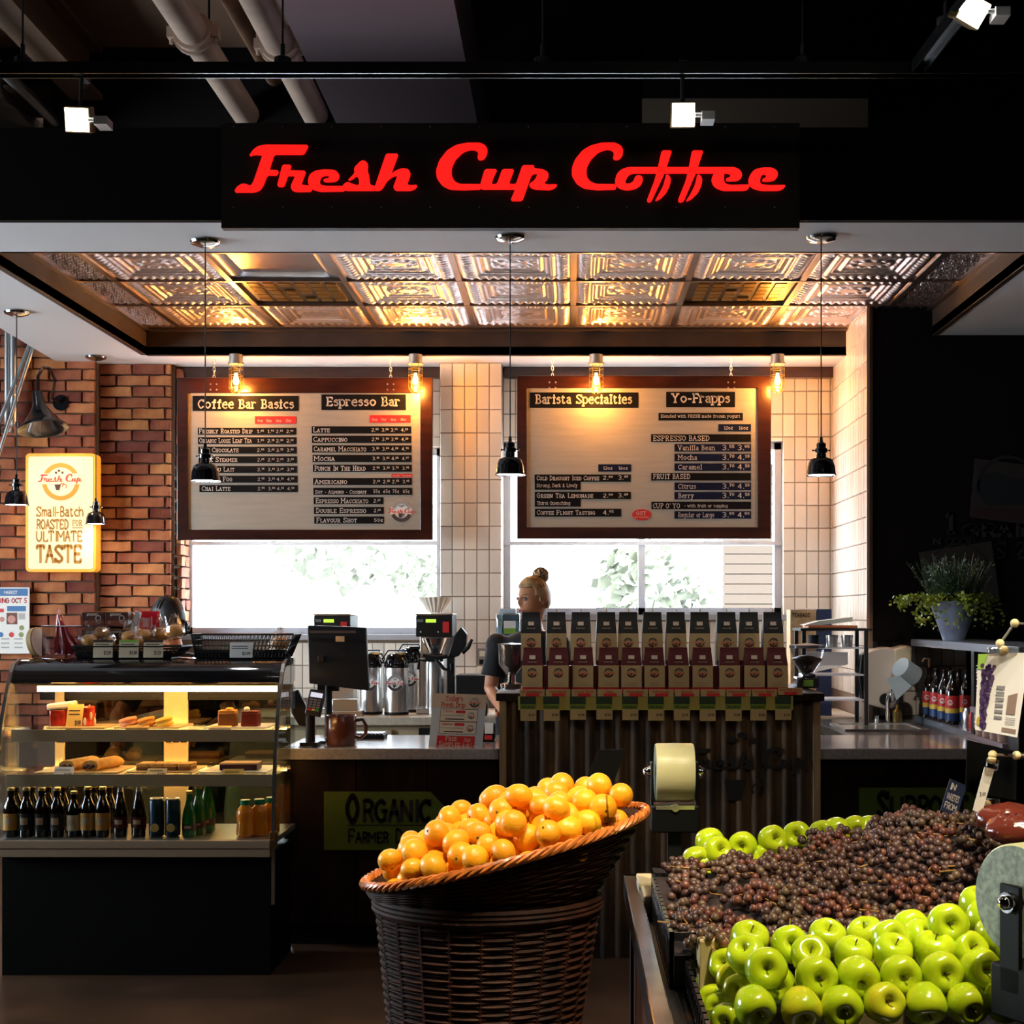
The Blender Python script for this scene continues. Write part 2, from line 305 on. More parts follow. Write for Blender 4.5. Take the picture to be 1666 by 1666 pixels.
for y in (4.3, 5.35, 6.4, 7.44): mb.bx(-6.45, -6.37, y, y+.06, 1.0, 2.9)
mb.bx(-6.45, -6.37, 4.3, 7.5, 1.0, 1.06).bx(-6.45, -6.37, 4.3, 7.5, 2.84, 2.9); mb.out('frame', WHITE, w3, smooth=False)
MB().bx(-6.42, -6.415, 4.3, 7.5, 1.0, 2.9).out('pane', GLS, w3, smooth=False)
# back wall: recess plane y=9.5 with two windows, pilaster proud to 9.29, brick at the left
YB = 9.50; TW, TH = .0785, .1503
LW = (-2.56, -.85, 1.37, 2.60); RWN = (-.45, 1.39, 1.50, 2.64)
mb = MB()
def holes(mb, x0, x1, z0, z1, y0, y1, hs, m=0):
    xs = sorted({x0, x1, *[h[0] for h in hs], *[h[1] for h in hs]}); xs = [x for x in xs if x0 <= x <= x1]
    for a, b in zip(xs, xs[1:]):
        cur = z0
        for h in sorted([h for h in hs if h[0] <= a and h[1] >= b], key=lambda h: h[2]): mb.bx(a, b, y0, y1, cur, h[2], m); cur = h[3]
        mb.bx(a, b, y0, y1, cur, z1, m)
holes(mb, -6.5, 6.5, 0, 5, YB+.012, 9.72, [LW, RWN])
wb = struct('wall_back', mb, GROUT)
def tile_mesh(w, h, d=.012, ax='y'):
    g = .0016; b = .003; mb = MB(); o = [(-w/2+g, -h/2+g), (w/2-g, -h/2+g), (w/2-g, h/2-g), (-w/2+g, h/2-g)]; i_ = [(x-math.copysign(b, x), z-math.copysign(b, z)) for x, z in o]
    vs = [(x, 0, z) for x, z in o]+[(x, -d*.7, z) for x, z in o]+[(x, -d, z) for x, z in i_]
    fs = [(k, (k+1) % 4, 4+(k+1) % 4, 4+k) for k in range(4)]+[(4+k, 4+(k+1) % 4, 8+(k+1) % 4, 8+k) for k in range(4)]+[(8, 9, 10, 11)]
    mb.add(vs, fs); return mesh_of(mb, TILE, ang=50)
TM = tile_mesh(TW, TH); TMC = {}
def tiles(parent, x0, x1, z0, z1, y, side=False, zt=3.12, yy=None):
    """grid hung from zt; cut tiles at the margins"""
    nx = max(1, round((x1-x0)/TW)); w = (x1-x0)/nx; z = zt; row = 0
    while z > z0+.02:
        zb = max(z-TH, z0)
        if z > z1 and z-TH < z1: top = z1
        else: top = z
        if zb < z1 and top-zb > .02:
            key = (round(w, 4), round(top-zb, 3))
            if key not in TMC: TMC[key] = tile_mesh(*key)
            for i in range(nx):
                c_ = x0+w*(i+.5); t = (rnd.uniform(-.005, .005), 0, rnd.uniform(-.006, .006))
                if side: piece(TMC[key], 'tile', parent, (y, c_, (top+zb)/2), (t[0], 0, -PI/2+t[2]))
                else: piece(TMC[key], 'tile', parent, (c_, y, (top+zb)/2), t)
        z -= TH
tiles(wb, -2.56, -.85, 2.60, 3.12, YB+.012); tiles(wb, -.45, 1.39, 2.64, 3.12, YB+.012)
tiles(wb, 1.39, 1.78, 1.0, 3.12, YB+.012); tiles(wb, -2.0, -.85, .95, 1.33, YB+.012); tiles(wb, -.45, 1.39, .95, 1.46, YB+.012)
pil = struct('wall_back_pilaster', MB().bx(-.85, -.45, 9.302, YB+.01, 0, 3.12), GROUT)
tiles(pil, -.847, -.45, .95, 3.12, 9.302)
ws = struct('wall_side', MB().bx(1.722, 1.745, 8.37, YB+.2, 0, 3.42), GROUT)     # tiled return at the right
tiles(ws, 8.375, 9.49, 1.0, 3.42, 1.722, side=True, zt=3.42)
struct('trim_1', MB().bx(1.708, 1.724, 8.355, 8.37, 1.34, 3.42), mat('corner_bead', (.30, .16, .10), .5))
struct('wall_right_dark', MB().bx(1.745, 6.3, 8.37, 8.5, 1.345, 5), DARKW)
wr = struct('wall_right_niche', MB().bx(1.745, 2.35, 8.6, 8.7, 0, 1.345), GROUT); tiles(wr, 1.75, 2.35, .9, 1.345, 8.6, zt=1.345)
struct('trim_2', MB().bx(-2.62, -.86, 9.44, 9.52, 3.05, 3.12).bx(-.44, 1.71, 9.44, 9.52, 3.05, 3.12), MAH)
# brick
def brick_mesh(w):
    mb = MB(); bm = bmesh.new(); h, d = .0605, .03
    vs = []; q = random.Random(int(w*1e4)); nx = 3
    for i in range(nx+1):
        for z in (-h/2, h/2):
            for y in (0, -d): vs.append((-w/2+w*i/nx+q.uniform(-.003, .003), y+(q.uniform(-.004, .004) if y else 0), z+q.uniform(-.003, .003)))
    fs = [(0, 1, 3, 2), (4*nx, 4*nx+2, 4*nx+3, 4*nx+1)]
    for i in range(nx):
        a = 4*i; b = a+4; fs += [(a, b, b+1, a+1), (a+2, a+3, b+3, b+2), (a+1, b+1, b+3, a+3)]
    bm.free(); mb.add(vs, fs); return mesh_of(mb, BRK, ang=60)
BM = [brick_mesh(w) for w in (.2, .2001, .2003, .098, .15, .05)]
def bricks(parent, x0, x1, z0, z1, y, side=False):
    r = 0; z = z1-.036
    while z > z0:
        x = x0; first = True
        while x < x1-.03:
            w = (.098 if r % 2 and first else .2); w = min(w, x1-x-.008); first = False
            base = BM[3] if abs(w-.098) < .004 else BM[rnd.randrange(3)]; bw = .098 if base is BM[3] else .2
            dy = rnd.uniform(-.006, .004)
            if side: piece(base, 'brick', parent, (y-dy, x+w/2+.005, z), (0, 0, PI/2), (w/bw, 1, 1))
            else: piece(base, 'brick', parent, (x+w/2+.005, y+dy, z), (0, rnd.uniform(-.01, .01), 0), (w/bw, 1, 1))
            x += w+.012
        z -= .0715; r += 1
wk = struct('wall_back_brick', MB().bx(-5.2, -3.05, 9.27, 9.72, 0, 5).bx(-3.05, -2.60, 9.36, 9.72, 0, 5).bx(-2.62, -2.575, 9.36, 9.5, 0, 3.12), MORT)
bricks(wk, -3.98, -3.05, .72, 3.5, 9.27); bricks(wk, -3.05, -2.59, .72, 3.12, 9.36); bricks(wk, 9.37, 9.72, 1.37, 3.1, -2.565, side=True)
# windows
FRM = mat('window_frame_grey', (.55, .55, .60), .4)
def window(name, b, mull):
    x0, x1, z0, z1 = b; r = struct_root(name, ((x0+x1)/2, 9.6, z0)); t = .045
    mb = MB().bx(x0, x1, 9.58, 9.66, z0, z0+t).bx(x0, x1, 9.58, 9.66, z1-t, z1).bx(x0, x0+t, 9.58, 9.66, z0, z1).bx(x1-t, x1, 9.58, 9.66, z0, z1); mb.out('frame', FRM, r, smooth=False)
    for x in mull: MB().bx(x-.022, x+.022, 9.58, 9.66, z0, z1).out('mullion', FRM, r, smooth=False)
    MB().bx(x0, x1, 9.62, 9.624, z0, z1).out('pane', GLS, r, smooth=False)
    MB().bx(x0-.02, x1+.02, 9.44, 9.72, z0-.035, z0).out('sill', mat('sill_grey', (.35, .35, .38), .3), r, smooth=False)
    mb = MB()
    mb.bx(x0, x1, 9.56, 9.62, 1.96, 1.985); mb.out('transom', FRM, r, smooth=False)
window('window_1', LW, []); window('window_2', RWN, [.465])
# soffit, coffer, tin ceiling
ZS, ZT = 3.12, 3.29; CX0, CX1, CY0, CY1 = -2.65, 2.09, 6.47, 9.0
mb = MB(); SX0 = -3.09
mb.bx(SX0, 6.3, 5.97, CY0, ZS, ZS+.05).bx(SX0, CX0, CY0, 9.5, ZS, ZS+.05).bx(CX0, CX1, CY1, 9.5, ZS, ZS+.05).bx(CX1, 6.3, CY0, 8.37, ZS, ZS+.05)
mb.add([(SX0, 5.97, ZS), (SX0, 9.4, ZS), (SX0-.22, 9.4, ZS), (SX0, 5.97, ZS+.05), (SX0, 9.4, ZS+.05), (SX0-.22, 9.4, ZS+.05)], [(0, 1, 2), (3, 5, 4), (0, 2, 5, 3), (1, 2, 5, 4)])
struct('ceiling_soffit', mb, SOF)
struct('trim_3', MB().bx(-6.3, 6.3, 5.93, 5.97, ZS, 3.50).bx(-6.3, SX0, 5.93, 6.2, ZS, 3.5), mat('fascia_black', (.0022, .0018, .0016), .8, spec=.1))
cf = struct('trim_4', MB().bx(CX0-.03, CX0, CY0, CY1, ZS-.004, ZT).bx(CX1, CX1+.03, CY0, CY1, ZS-.004, ZT).bx(CX0, CX1, CY1, CY1+.03, ZS-.004, ZT), BRZ)
struct('lip', MB().bx(CX0, CX1, CY0-.02, CY0, ZS, ZT), BRZ, cf)
EDG = mat('tin_edge', (.35, .28, .25), .3, 1)
mb = MB().bx(CX0, CX0+.03, CY0, CY1, ZT-.03, ZT-.005).bx(CX1-.03, CX1, CY0, CY1, ZT-.03, ZT-.005).bx(CX0, CX1, CY1-.05, CY1, ZT-.03, ZT-.005); struct('cornice', mb, EDG, cf)
ct = struct('ceiling_tin', MB().bx(CX0, CX1, CY0, CY1, ZT+.02, ZT+.06), EDG)
def hf_mesh(n, w, d, f, m, name):
    vs = [(w*(i/n-.5), d*(j/n-.5), f(2*i/n-1, 2*j/n-1)) for i in range(n+1) for j in range(n+1)]
    fs = [(i*(n+1)+j, i*(n+1)+j+1, (i+1)*(n+1)+j+1, (i+1)*(n+1)+j) for i in range(n) for j in range(n)]
    mb = MB(); mb.add(vs, fs); return mesh_of(mb, m, ang=80)
def sst(a, b, x): t = max(0, min(1, (x-a)/(b-a))); return t*t*(3-2*t)
def tin(u, v):
    r = max(abs(u), abs(v)); s = (v if abs(u) > abs(v) else u); h = .014*sst(.955, .99, r)
    if .70 < r < .93: h -= (.006+.011*(.5+.5*math.cos(s*PI*13)))*math.sin((r-.70)/.23*PI)
    for c_, w_, a_ in ((.65, .03, .011), (.56, .022, .006), (.44, .03, .011)): h -= a_*math.exp(-((r-c_)/w_)**2)
    h += .010*sst(.60, .50, r)
    e = math.hypot(u/1.5, v); a = math.atan2(v, u/1.5); h -= .013*math.exp(-((e-.22)/.05)**2)*(.65+.35*math.cos(a*11)); h -= .008*sst(.16, .12, e)
    if r > .47 or e > .30: h -= .0008*math.sin(u*31)*math.sin(v*31)
    return h
def orn(u, v):
    return .006*math.sin(u*9*PI)*math.sin(v*22*PI)+.006*math.cos((u*5+v*14)*PI)+.006*math.cos((u*5-v*14)*PI)
TG = .61; TN = hf_mesh(84, TG-.004, TG-.004, tin, TIN, 't')
TPL = hf_mesh(24, TG-.004, TG-.004, lambda u, v: .05*sst(.95, .55, max(abs(u), abs(v)*.9))**2, mat('plain_steel_panel', (.42, .42, .44), .3, 1), 'p')
def vent_mesh():
    mb = MB(); w = TG/2-.004; mb.bx(-w, w, -w, w, .004, .01)
    for bx_ in range(6):
        for by in range(5):
            if bx_ in (2, 3) and by in (1, 2, 3) and (bx_+by) % 3 == 0: continue
            for k in range(3): x = -.21+bx_*.084; y = -.2+by*.09+k*.024; mb.bx(x-.03, x+.03, y-.006, y+.006, -.006, .005, 1)
    return mesh_of(mb, [mat('vent_plate', (.10, .085, .06), .35, 1), BRASS], smooth=False)
VNT = vent_mesh()
xs = [.01+TG*k for k in range(-4, 3)]
for i, x in enumerate(xs):
    for j in range(4):
        y = 6.48+TG*j; me, nm = TN, 'panel'
        if i == 1 and j == 1: me = TPL
        if (i == 1 and j == 2) or (i == 5 and j == 2): me = VNT
        o = piece(me, nm, ct, (x+TG/2, y+TG/2, ZT)); o.rotation_euler = (rnd.uniform(-.006, .006), rnd.uniform(-.006, .006), PI*rnd.randrange(2) if me is TN else 0)
OR1 = hf_mesh(40, .215, TG, lambda u, v: orn(u, v), TIN, 'o')
for j in range(4):
    piece(OR1, 'border_panel', ct, (CX0+.11, 6.48+TG*(j+.5), ZT-.002)); piece(OR1, 'border_panel', ct, (CX1-.11, 6.48+TG*(j+.5), ZT-.002))
mb = MB()
for x in xs+[xs[-1]+TG]: mb.bx(x-.016, x+.016, CY0, CY1, ZT-.014, ZT+.004)
for j in range(5): y = 6.48+TG*j; mb.bx(CX0, CX1, y-.012, y+.012, ZT-.016, ZT+.004)
struct('grid_strip', mb, mat('grid_strip', (.45, .36, .31), .3, 1), ct)
# duct box, pipes, tracks above
LIL = mat('lilac_duct', (.30, .22, .25), .6)
mb = MB().bx(-1.15, -.46, 4.5, 8.1, 3.9, 4.3); struct('ceiling_duct', mb, LIL)
PIP = mat('cast_iron_pipe', (.62, .44, .34), .45, var=.15, vs=4); PIPD = mat('rusty_pipe', (.28, .15, .09), .6, var=.3, vs=6)
def pipe(px0, py0, z, r, m, lab, clamp=None, y1=8.9):
    s = (HY-py0)/(z-EYE); x = (px0-HX)/s; o = thing('ceiling_pipe', lab, 'pipe', (x, 3, z), 'pipes under the ceiling')
    MB().cyl((x, 2.5, z), (x, y1, z), r, n=20).out('pipe_run', m, o)
    if clamp:
        yc = FP*(z-r-EYE)/(HY-clamp); mb = MB().cyl((x, yc-.05, z), (x, yc+.05, z), r+.018, n=20).cyl((x, yc-.012, z), (x, yc+.012, z), r+.03, n=20)
        for sx in (-1, 1): mb.box((x+sx*(r+.03), yc, z), (.04, .06, .05)).cyl((x+sx*(r+.035), yc, z-.05), (x+sx*(r+.035), yc, z+.06), .009, n=8)
        mb.out('clamp', m, o)
        mb = MB().cyl((x, yc+.3, z+r), (x, yc+.3, 4.9), .006, n=6); mb.out('hanger_rod', BLK, o)
pipe(328, 75, 4.34, .075, PIP, 'pale ceiling pipe with a bolted coupling, left of the pair', 80); pipe(456, 75, 4.34, .075, PIP, 'pale ceiling pipe with a bolted coupling, beside the lilac duct', 98)
pipe(410, 60, 4.55, .05, PIPD, 'thin rust-brown pipe running between the two pale ones')
pipe(62, 170, 4.3, .03, mat('galvanised', (.5, .5, .5), .4, 1), 'grey conduit at the far left of the ceiling', y1=9.2)
ob = thing('air_duct', 'grey sheet-metal air duct in the top left corner above the fascia', 'duct', (-3.6, 8.2, 3.9)); MB().bx(-4.3, -3.02, 7.6, 8.9, 4.0, 4.3).out('body', STEEL, ob, smooth=False)
mb = MB().bx(-4.32, -3.0, 7.58, 7.62, 3.98, 4.32).bx(-4.32, -3.0, 8.2, 8.24, 3.98, 4.32); mb.out('flange', STEEL, ob, smooth=False)
def track(a, b, lab):
    a, b = Vector(a), Vector(b); d = (b-a).normalized(); n = Vector((-d.y, d.x, 0)); o = thing('light_track', lab, 'light track', (a+b)/2, 'lighting tracks')
    mb = MB()
    for s in (-1, 1): mb.poly([a+n*s*.022-n*.003, b+n*s*.022-n*.003, b+n*s*.022+n*.003, a+n*s*.022+n*.003], depth=(0, 0, .04))
    mb.poly([a+n*.022, b+n*.022, b-n*.022, a-n*.022], depth=(0, 0, .012)); mb.out('rail', mat('track_black', (.02, .02, .02), .25, .6), o, smooth=False)
    L_ = (b-a).length
    for k in range(int(L_/.9)+1):
        p = a+d*(.3+k*.9)
        if k*.9+.3 < L_: MB().cyl(p, p+Vector((0, 0, 4.88-p.z)), .004, n=6).lathe([(.0, 0), (.03, 0), (.03, .02), (.008, .03), (.008, .07), (0, .07)], p, 10).out('hanger', MBLK, o)
track((-4, 5.0, 3.405), (1.62, 5.0, 3.405), 'black lighting track running across in front of the sign')
track((1.19, 4.95, 3.40), (1.36, 1.6, 3.40), 'black lighting track running towards the viewer, upper right')
FACE = mat('lamp_face', (1, 1, 1), .5, emit=(1, .97, .9), es=30)
def track_head(p, tgt, lab, en=0, roll=0, col=(1, .86, .66), spot=60):
    p = Vector(p); o = thing('track_light', lab, 'track light', p, 'track light heads'); d = (Vector(tgt)-p).normalized(); q = d.to_track_quat('-Z', 'Y').to_matrix().to_4x4(); M = Matrix.Translation(p) @ q @ Matrix.Rotation(roll, 4, 'Z')
    MB(M).bx(-.043, .043, -.043, .043, .004, .09).bx(-.03, .03, -.03, .03, .09, .12).out('housing', mat('brass_dark', (.20, .13, .04), .3, .8), o, bev=.004)
    MB(M).bx(-.038, .038, -.038, .038, -.001, .004).out('lens', FACE, o, smooth=False)
    mb = MB(); mb.cyl(p-d*.05, (p.x, p.y-d.y*.05, p.z+.16), .008, n=8); mb.box((p.x, p.y-d.y*.05, p.z+.175), (.03, .1, .03)); mb.out('stem', MBLK, o)
    MB().box((p.x+.085, p.y+.02, p.z-.005), (.045, .07, .028)).cyl((p.x+.04, p.y, p.z), (p.x+.07, p.y, p.z), .008, n=8).out('ballast_box', mat('ballast_grey', (.4, .4, .4), .4), o, smooth=False)
    if en: lamp('spot_beam', 'SPOT', p+d*.02, en, col, tgt, spot_size=R_(spot), spot_blend=.6, shadow_soft_size=.04)
track_head(P(125, 195, 5.0), (-1.2, 0, 1.4), 'lit square track light head above the fascia, left of the sign', 0)
track_head(P(1112, 187, 5.0), (.3, 0, 1.5), 'lit square track light head over the right end of the script sign', 0)
track_head(P(1585, 18, 4.45), (1.5, 0, 1.3), 'lit square track light head tilted, top right corner', 0, roll=.45)
# ================================================================ script sign
o = thing('script_sign', 'long dark board sign with red backlit lettering Fresh Cup Coffee, on the fascia', 'sign', P(831, 371, 5.88))
fr = PF(5.86, 340, 180, 3.332)
rect(m_ := MB(), PF(5.88, 0, 0), 360, 200, 1301, 371, 0, 0, .045); m_.out('board', mat('sign_board', (.0085, .0055, .0035), .6, spec=.2, var=.25, vs=6), o, smooth=False)
mb = MB()
for q in FRESH+CUP+COFFEE: mb.poly([fr.pt(x, y, 0) for x, y in soft(q)], 0, depth=fr.N*.012)
mb.out('lettering', mat('red_glow', (.8, .02, .01), .4, emit=(1, .010, .008), es=.6), o, smooth=False)
mb = MB()
for k in range(12):
    for py in (206, 337): p = P(380+k*80, py, 5.878); mb.ball(p, .003, 6)
mb.out('screws', STEEL, o)['kind'] = 'stuff'
# ================================================================ pendants
SHD = mat('pendant_black', (.008, .008, .010), .12, coat=.5)
def pendant(px, pyc, pyr, lab):
    s = (HY-pyc)/(ZS-EYE); d = FP/s; x = (px-HX)/s; zr = ZP(pyr, d); o = thing('pendant_lamp', lab, 'pendant lamp', (x, d, zr), 'pendant lamps under the soffit')
    MB().lathe([(0, 0), (.03, .0), (.062, .012), (.066, .022), (.06, .028), (0, .028)], (x, d, ZS-.028), 28).out('canopy', mat('canopy_nickel', (.5, .5, .5), .15, 1), o)
    MB().cyl((x, d, zr+.15), (x, d, ZS-.02), .0028, n=6).out('cord', MBLK, o)
    MB().lathe([(.0, .165), (.006, .165), (.008, .145), (.02, .137), (.02, .12), (.026, .115), (.026, .10), (.02, .097), (.021, .08), (.048, .068), (.058, .04), (.061, .01), (.066, 0), (.063, .0), (.055, .038), (.044, .06), (0, .068)], (x, d, zr), 28).out('shade', SHD, o, ang=50)
    mb = MB().cyl((x-.034, d, zr+.108), (x+.034, d, zr+.108), .003, n=6).ball((x+.036, d, zr+.108), .005, 8).ball((x-.036, d, zr+.108), .005, 8); mb.out('socket_key', CHR, o)
    MB().lathe([(0, .004), (.058, .004), (.058, .012), (0, .012)], (x, d, zr), 24).out('diffuser', LIT, o)
pendant(334, 391, 783, 'black pendant lamp hanging in front of the coffee bar menu board'); pendant(830, 384, 773, 'black pendant lamp hanging between the two menu boards')
pendant(1336, 384, 774, 'black pendant lamp hanging right of the barista menu board'); pendant(27, 506, 822, 'black pendant lamp at the far left, beside the glowing brick-wall sign'); pendant(156, 579, 853, 'black pendant lamp overlapping the right edge of the glowing sign')
# jelly jar lights
JG = mat('jar_glass', (1, .93, .8), .05, alpha=.06); FIL = mat('amber_bulb', (1, .8, .5), .5, emit=(1, .42, .10), es=14)
def jar(px, lab):
    d = 9.0; x = XP(px, d); o = thing('jar_light', lab, 'ceiling light', (x, d, 2.89), 'caged jar lights over the menu boards'); z = ZS
    MB().lathe([(0, 0), (.05, 0), (.05, .012), (.042, .014), (.042, .062), (0, .062)], (x, d, z-.062), 20).out('base', mat('cast_base', (.45, .43, .40), .45, .7), o)
    MB().lathe([(.038, .0), (.038, .13), (.034, .145), (0, .16)][::-1]+[(.038, 0)], (x, d, z-.225), 20, close=True).lathe([(.001, 0), (.03, .008), (.038, .03)], (x, d, z-.232), 20, close=True).out('jar', JG, o)
    mb = MB()
    for k in range(6): a = k*PI/3; mb.tube([(x+.043*math.cos(a), d+.043*math.sin(a), z-.06), (x+.043*math.cos(a), d+.043*math.sin(a), z-.21), (x+.02*math.cos(a), d+.02*math.sin(a), z-.24)], .0016, 5)
    for zz in (.09, .13, .17, .21): mb.tube([(x+.044*math.cos(a*PI/8), d+.044*math.sin(a*PI/8), z-zz) for a in range(16)], .0016, 5, closed=True)
    mb.out('cage', BRASS, o)
    MB().lathe([(0, 0), (.014, .006), (.02, .022), (.016, .045), (.009, .06), (.009, .075), (0, .075)], (x, d, z-.19), 16).out('bulb', FIL, o)
    lamp('jar_glow', 'POINT', (x, d-.032, z-.20), 12, (1, .42, .08), shadow_soft_size=.03)
for px, lab in ((384, 'first caged jar light from the left, over the Coffee Bar Basics heading'), (676, 'second caged jar light from the left, at the corner of the left board'), (970, 'third caged jar light from the left, over the Barista Specialties heading'), (1265, 'fourth caged jar light from the left, beside the tiled wall')): jar(px, lab)
# ================================================================ menu boards
BRU = mat('brushed_board', (.50, .44, .36), .42, .35, var=.06, vs=3, stretch=(1, 1, 12)); SLAB = mat('menu_strip', (.004, .0035, .004), .6, spec=.15); SLN = mat('menu_strip_navy', (.005, .009, .032), .6, spec=.15); LET = mat('menu_letter', (.74, .66, .60), .6); MRED = mat('menu_red', (.62, .02, .02), .5)
def board(x0, y0, x1, y1, ix0, iy0, ix1, iy1, lab, chains):
    d = 9.12; pf = PF(d, 0, 0); o = thing('menu_board', lab, 'menu board', P((x0+x1)/2, y1, d))
    mb = MB(); 
    for q in (((x0, y0), (x1, y0), (ix1, iy0), (ix0, iy0)), ((x1, y0), (x1, y1), (ix1, iy1), (ix1, iy0)), ((x1, y1), (x0, y1), (ix0, iy1), (ix1, iy1)), ((x0, y1), (x0, y0), (ix0, iy0), (ix0, iy1))): mb.poly([pf.pt(x, y, .02) for x, y in q], depth=pf.N*.05)
    mb.out('frame', MAH, o, smooth=False, bev=.004)
    mb = MB(); rect(mb, pf, ix0-2, iy0-2, ix1+2, iy1+2, .004, 0, .02); mb.out('panel', BRU, o, smooth=False)
    for cx in chains:
        mb = MB()
        for dx, dy in ((-5, -5), (5, -5), (-5, 4), (5, 4)): mb.ball(pf.pt(cx+dx, y0+16+dy, .024), (.006, .004, .006), 8)
        mb.out('rivet', STEEL, o)
        mb = MB(); top = ZS-.01; bot = ZP(y0+2, d)+.0; n = 5
        for k in range(n):
            z = bot+(top-bot)*(k+.5)/n; h = (top-bot)/n*.62; R = Matrix.Rotation(k*PI/2, 3, 'Z')
            mb.tube([Vector((XP(cx, d), d-.01, z))+R @ Vector((.007*math.cos(a*PI/5), 0, h*math.sin(a*PI/5))) for a in range(10)], .002, 5, closed=True)
        mb.out('chain', STEEL, o)
    return o
b1 = board(289, 615, 704, 879, 307, 640, 684, 862, 'left menu board in a mahogany frame, coffee bar basics and espresso drinks', (349, 636))
b2 = board(841, 612, 1254, 877, 857, 632, 1232, 858, 'right menu board in a mahogany frame, barista specialties and frozen yogurt', (899, 1189))
def strips(par, fr, rows, name='strip'):
    st = MB(); lt = MB()
    for r in rows:
        x0, y0, x1, y1, mi, txt = r; rect(st, fr, x0, y0, x1, y1, .007, mi, .003)
        for t in txt:
            s, tx0, tx1, base, h = t[:5]; kw = t[5] if len(t) > 5 else {}
            text(lt, s, fr, tx0, base, h, x1=tx1, k=.009, **kw)
    st.out('strips', [SLAB, SLN, MRED], par, smooth=False); lt.out('lettering', LET, par, smooth=False)
fr = PF(9.12, 280, 600, 3.786); SCP = dict(sc=True); rows = []
rows.append((128, 167, 780, 260, 0, [('Coffee Bar Basics', 162, 758, 243, 50, dict(w=1.7))])); rows.append((921, 159, 1441, 255, 0, [('Espresso Bar', 952, 1412, 228, 50, dict(w=1.7))]))
for x0, y0 in ((512, 293), (1218, 286)): rows.append((x0, y0, x0+252, y0+46, 2, [(t, x0+a, x0+a+36, y0+35, 15, {}) for t, a in (('8oz', 14), ('12oz', 68), ('16oz', 128), ('20oz', 190))]))
L1 = [('Freshly Roasted Drip', 385, 500, '1.^6^5 1.^9^0 2.^2^0 2.^4^0'), ('Organic Loose Leaf Tea', 443, 496, '1.^9^5 2.^1^5 2.^3^0 2.^5^0'), ('Hot Chocolate', 501, 414, '2.^9^0 3.^4^5 3.^7^5 3.^9^5'), ('Milk Steamer', 560, 408, '2.^2^5 2.^5^5 2.^8^5 3.^0^5'), ('Cafe au Lait', 620, 388, '2.^7^5 3.^1^0 3.^6^0 3.^8^5'), ('London Fog', 680, 376, '2.^9^5 3.^5^0 4.^1^5 4.^5^0'), ('Chai Latte', 738, 364, '2.^9^5 3.^5^0 4.^1^5 4.^5^0')]
for i, (n, y, xe, pr) in enumerate(L1):
    o_ = i*1.6; rows.append((160+o_, y-21, 765+o_, y+22, 0, [(n, 168+o_*1.8, xe, y+13, 26, SCP)]+[(p, 524+a+o_*.6, 524+a+44+o_*.6, y+10, 18, {}) for p, a in zip(pr.split(), (0, 64, 118, 182))]))
L2 = [('Latte', 377, 976, '2.^9^5 3.^5^0 3.^9^5 4.^2^0', 1474), ('Cappuccino', 435, 1084, '2.^9^5 3.^5^0 3.^9^5 4.^2^0', 1475), ('Caramel Macchiato', 494, 1200, '3.^1^5 3.^8^5 4.^2^0 4.^7^0', 1476), ('Mocha', 553, 1008, '3.^1^5 3.^8^5 4.^2^0 4.^8^5', 1476), ('Punch In The Head', 613, 1196, '2.^9^5 3.^3^5 3.^7^5 3.^9^5', 1477), ('Americano', 695, 1082, '2.^1^0 2.^3^5 2.^7^5 3.^0^5', 1478), ('Soy - Almond - Coconut', 755, 1200, '55¢ 65¢ 75¢ 85¢', 1479), ('Espresso Macchiato', 813, 1212, '2.^6^5', 1303), ('Double Espresso', 873, 1200, '2.^6^0', 1305), ('Flavour Shot', 932, 1142, '50¢', 1306)]
for i, (n, y, xe, pr, x1) in enumerate(L2):
    o_ = i*1.7; h = 27 if n[0:3] != 'Soy' else 20
    rows.append((861+o_, y-22, x1, y+22, 0, [(n, 870+o_*1.3, xe, y+14, h, SCP)]+[(p, 1230+a+o_, 1230+a+(44 if n != 'Flavour Shot' else 58)+o_, y+10, 19, {}) for p, a in zip(pr.split(), (0, 62, 118, 182))]))
rows.append((1352, 648, 1412, 669, 2, [('single', 1356, 1408, 664, 9, {})])); rows.append((1418, 648, 1479, 669, 2, [('double', 1422, 1475, 664, 9, {})]))
strips(b1, fr, rows)
LGM = [mat('logo_grey', (.35, .33, .30), .6), mat('logo_brown', (.055, .035, .03), .6), RED, PAPER]
mb = MB(); logo(mb, fr, 1412, 878, 66, 0, 1, 2, 1, disc=3, k=.008); mb.out('badge', LGM, b1, smooth=False)
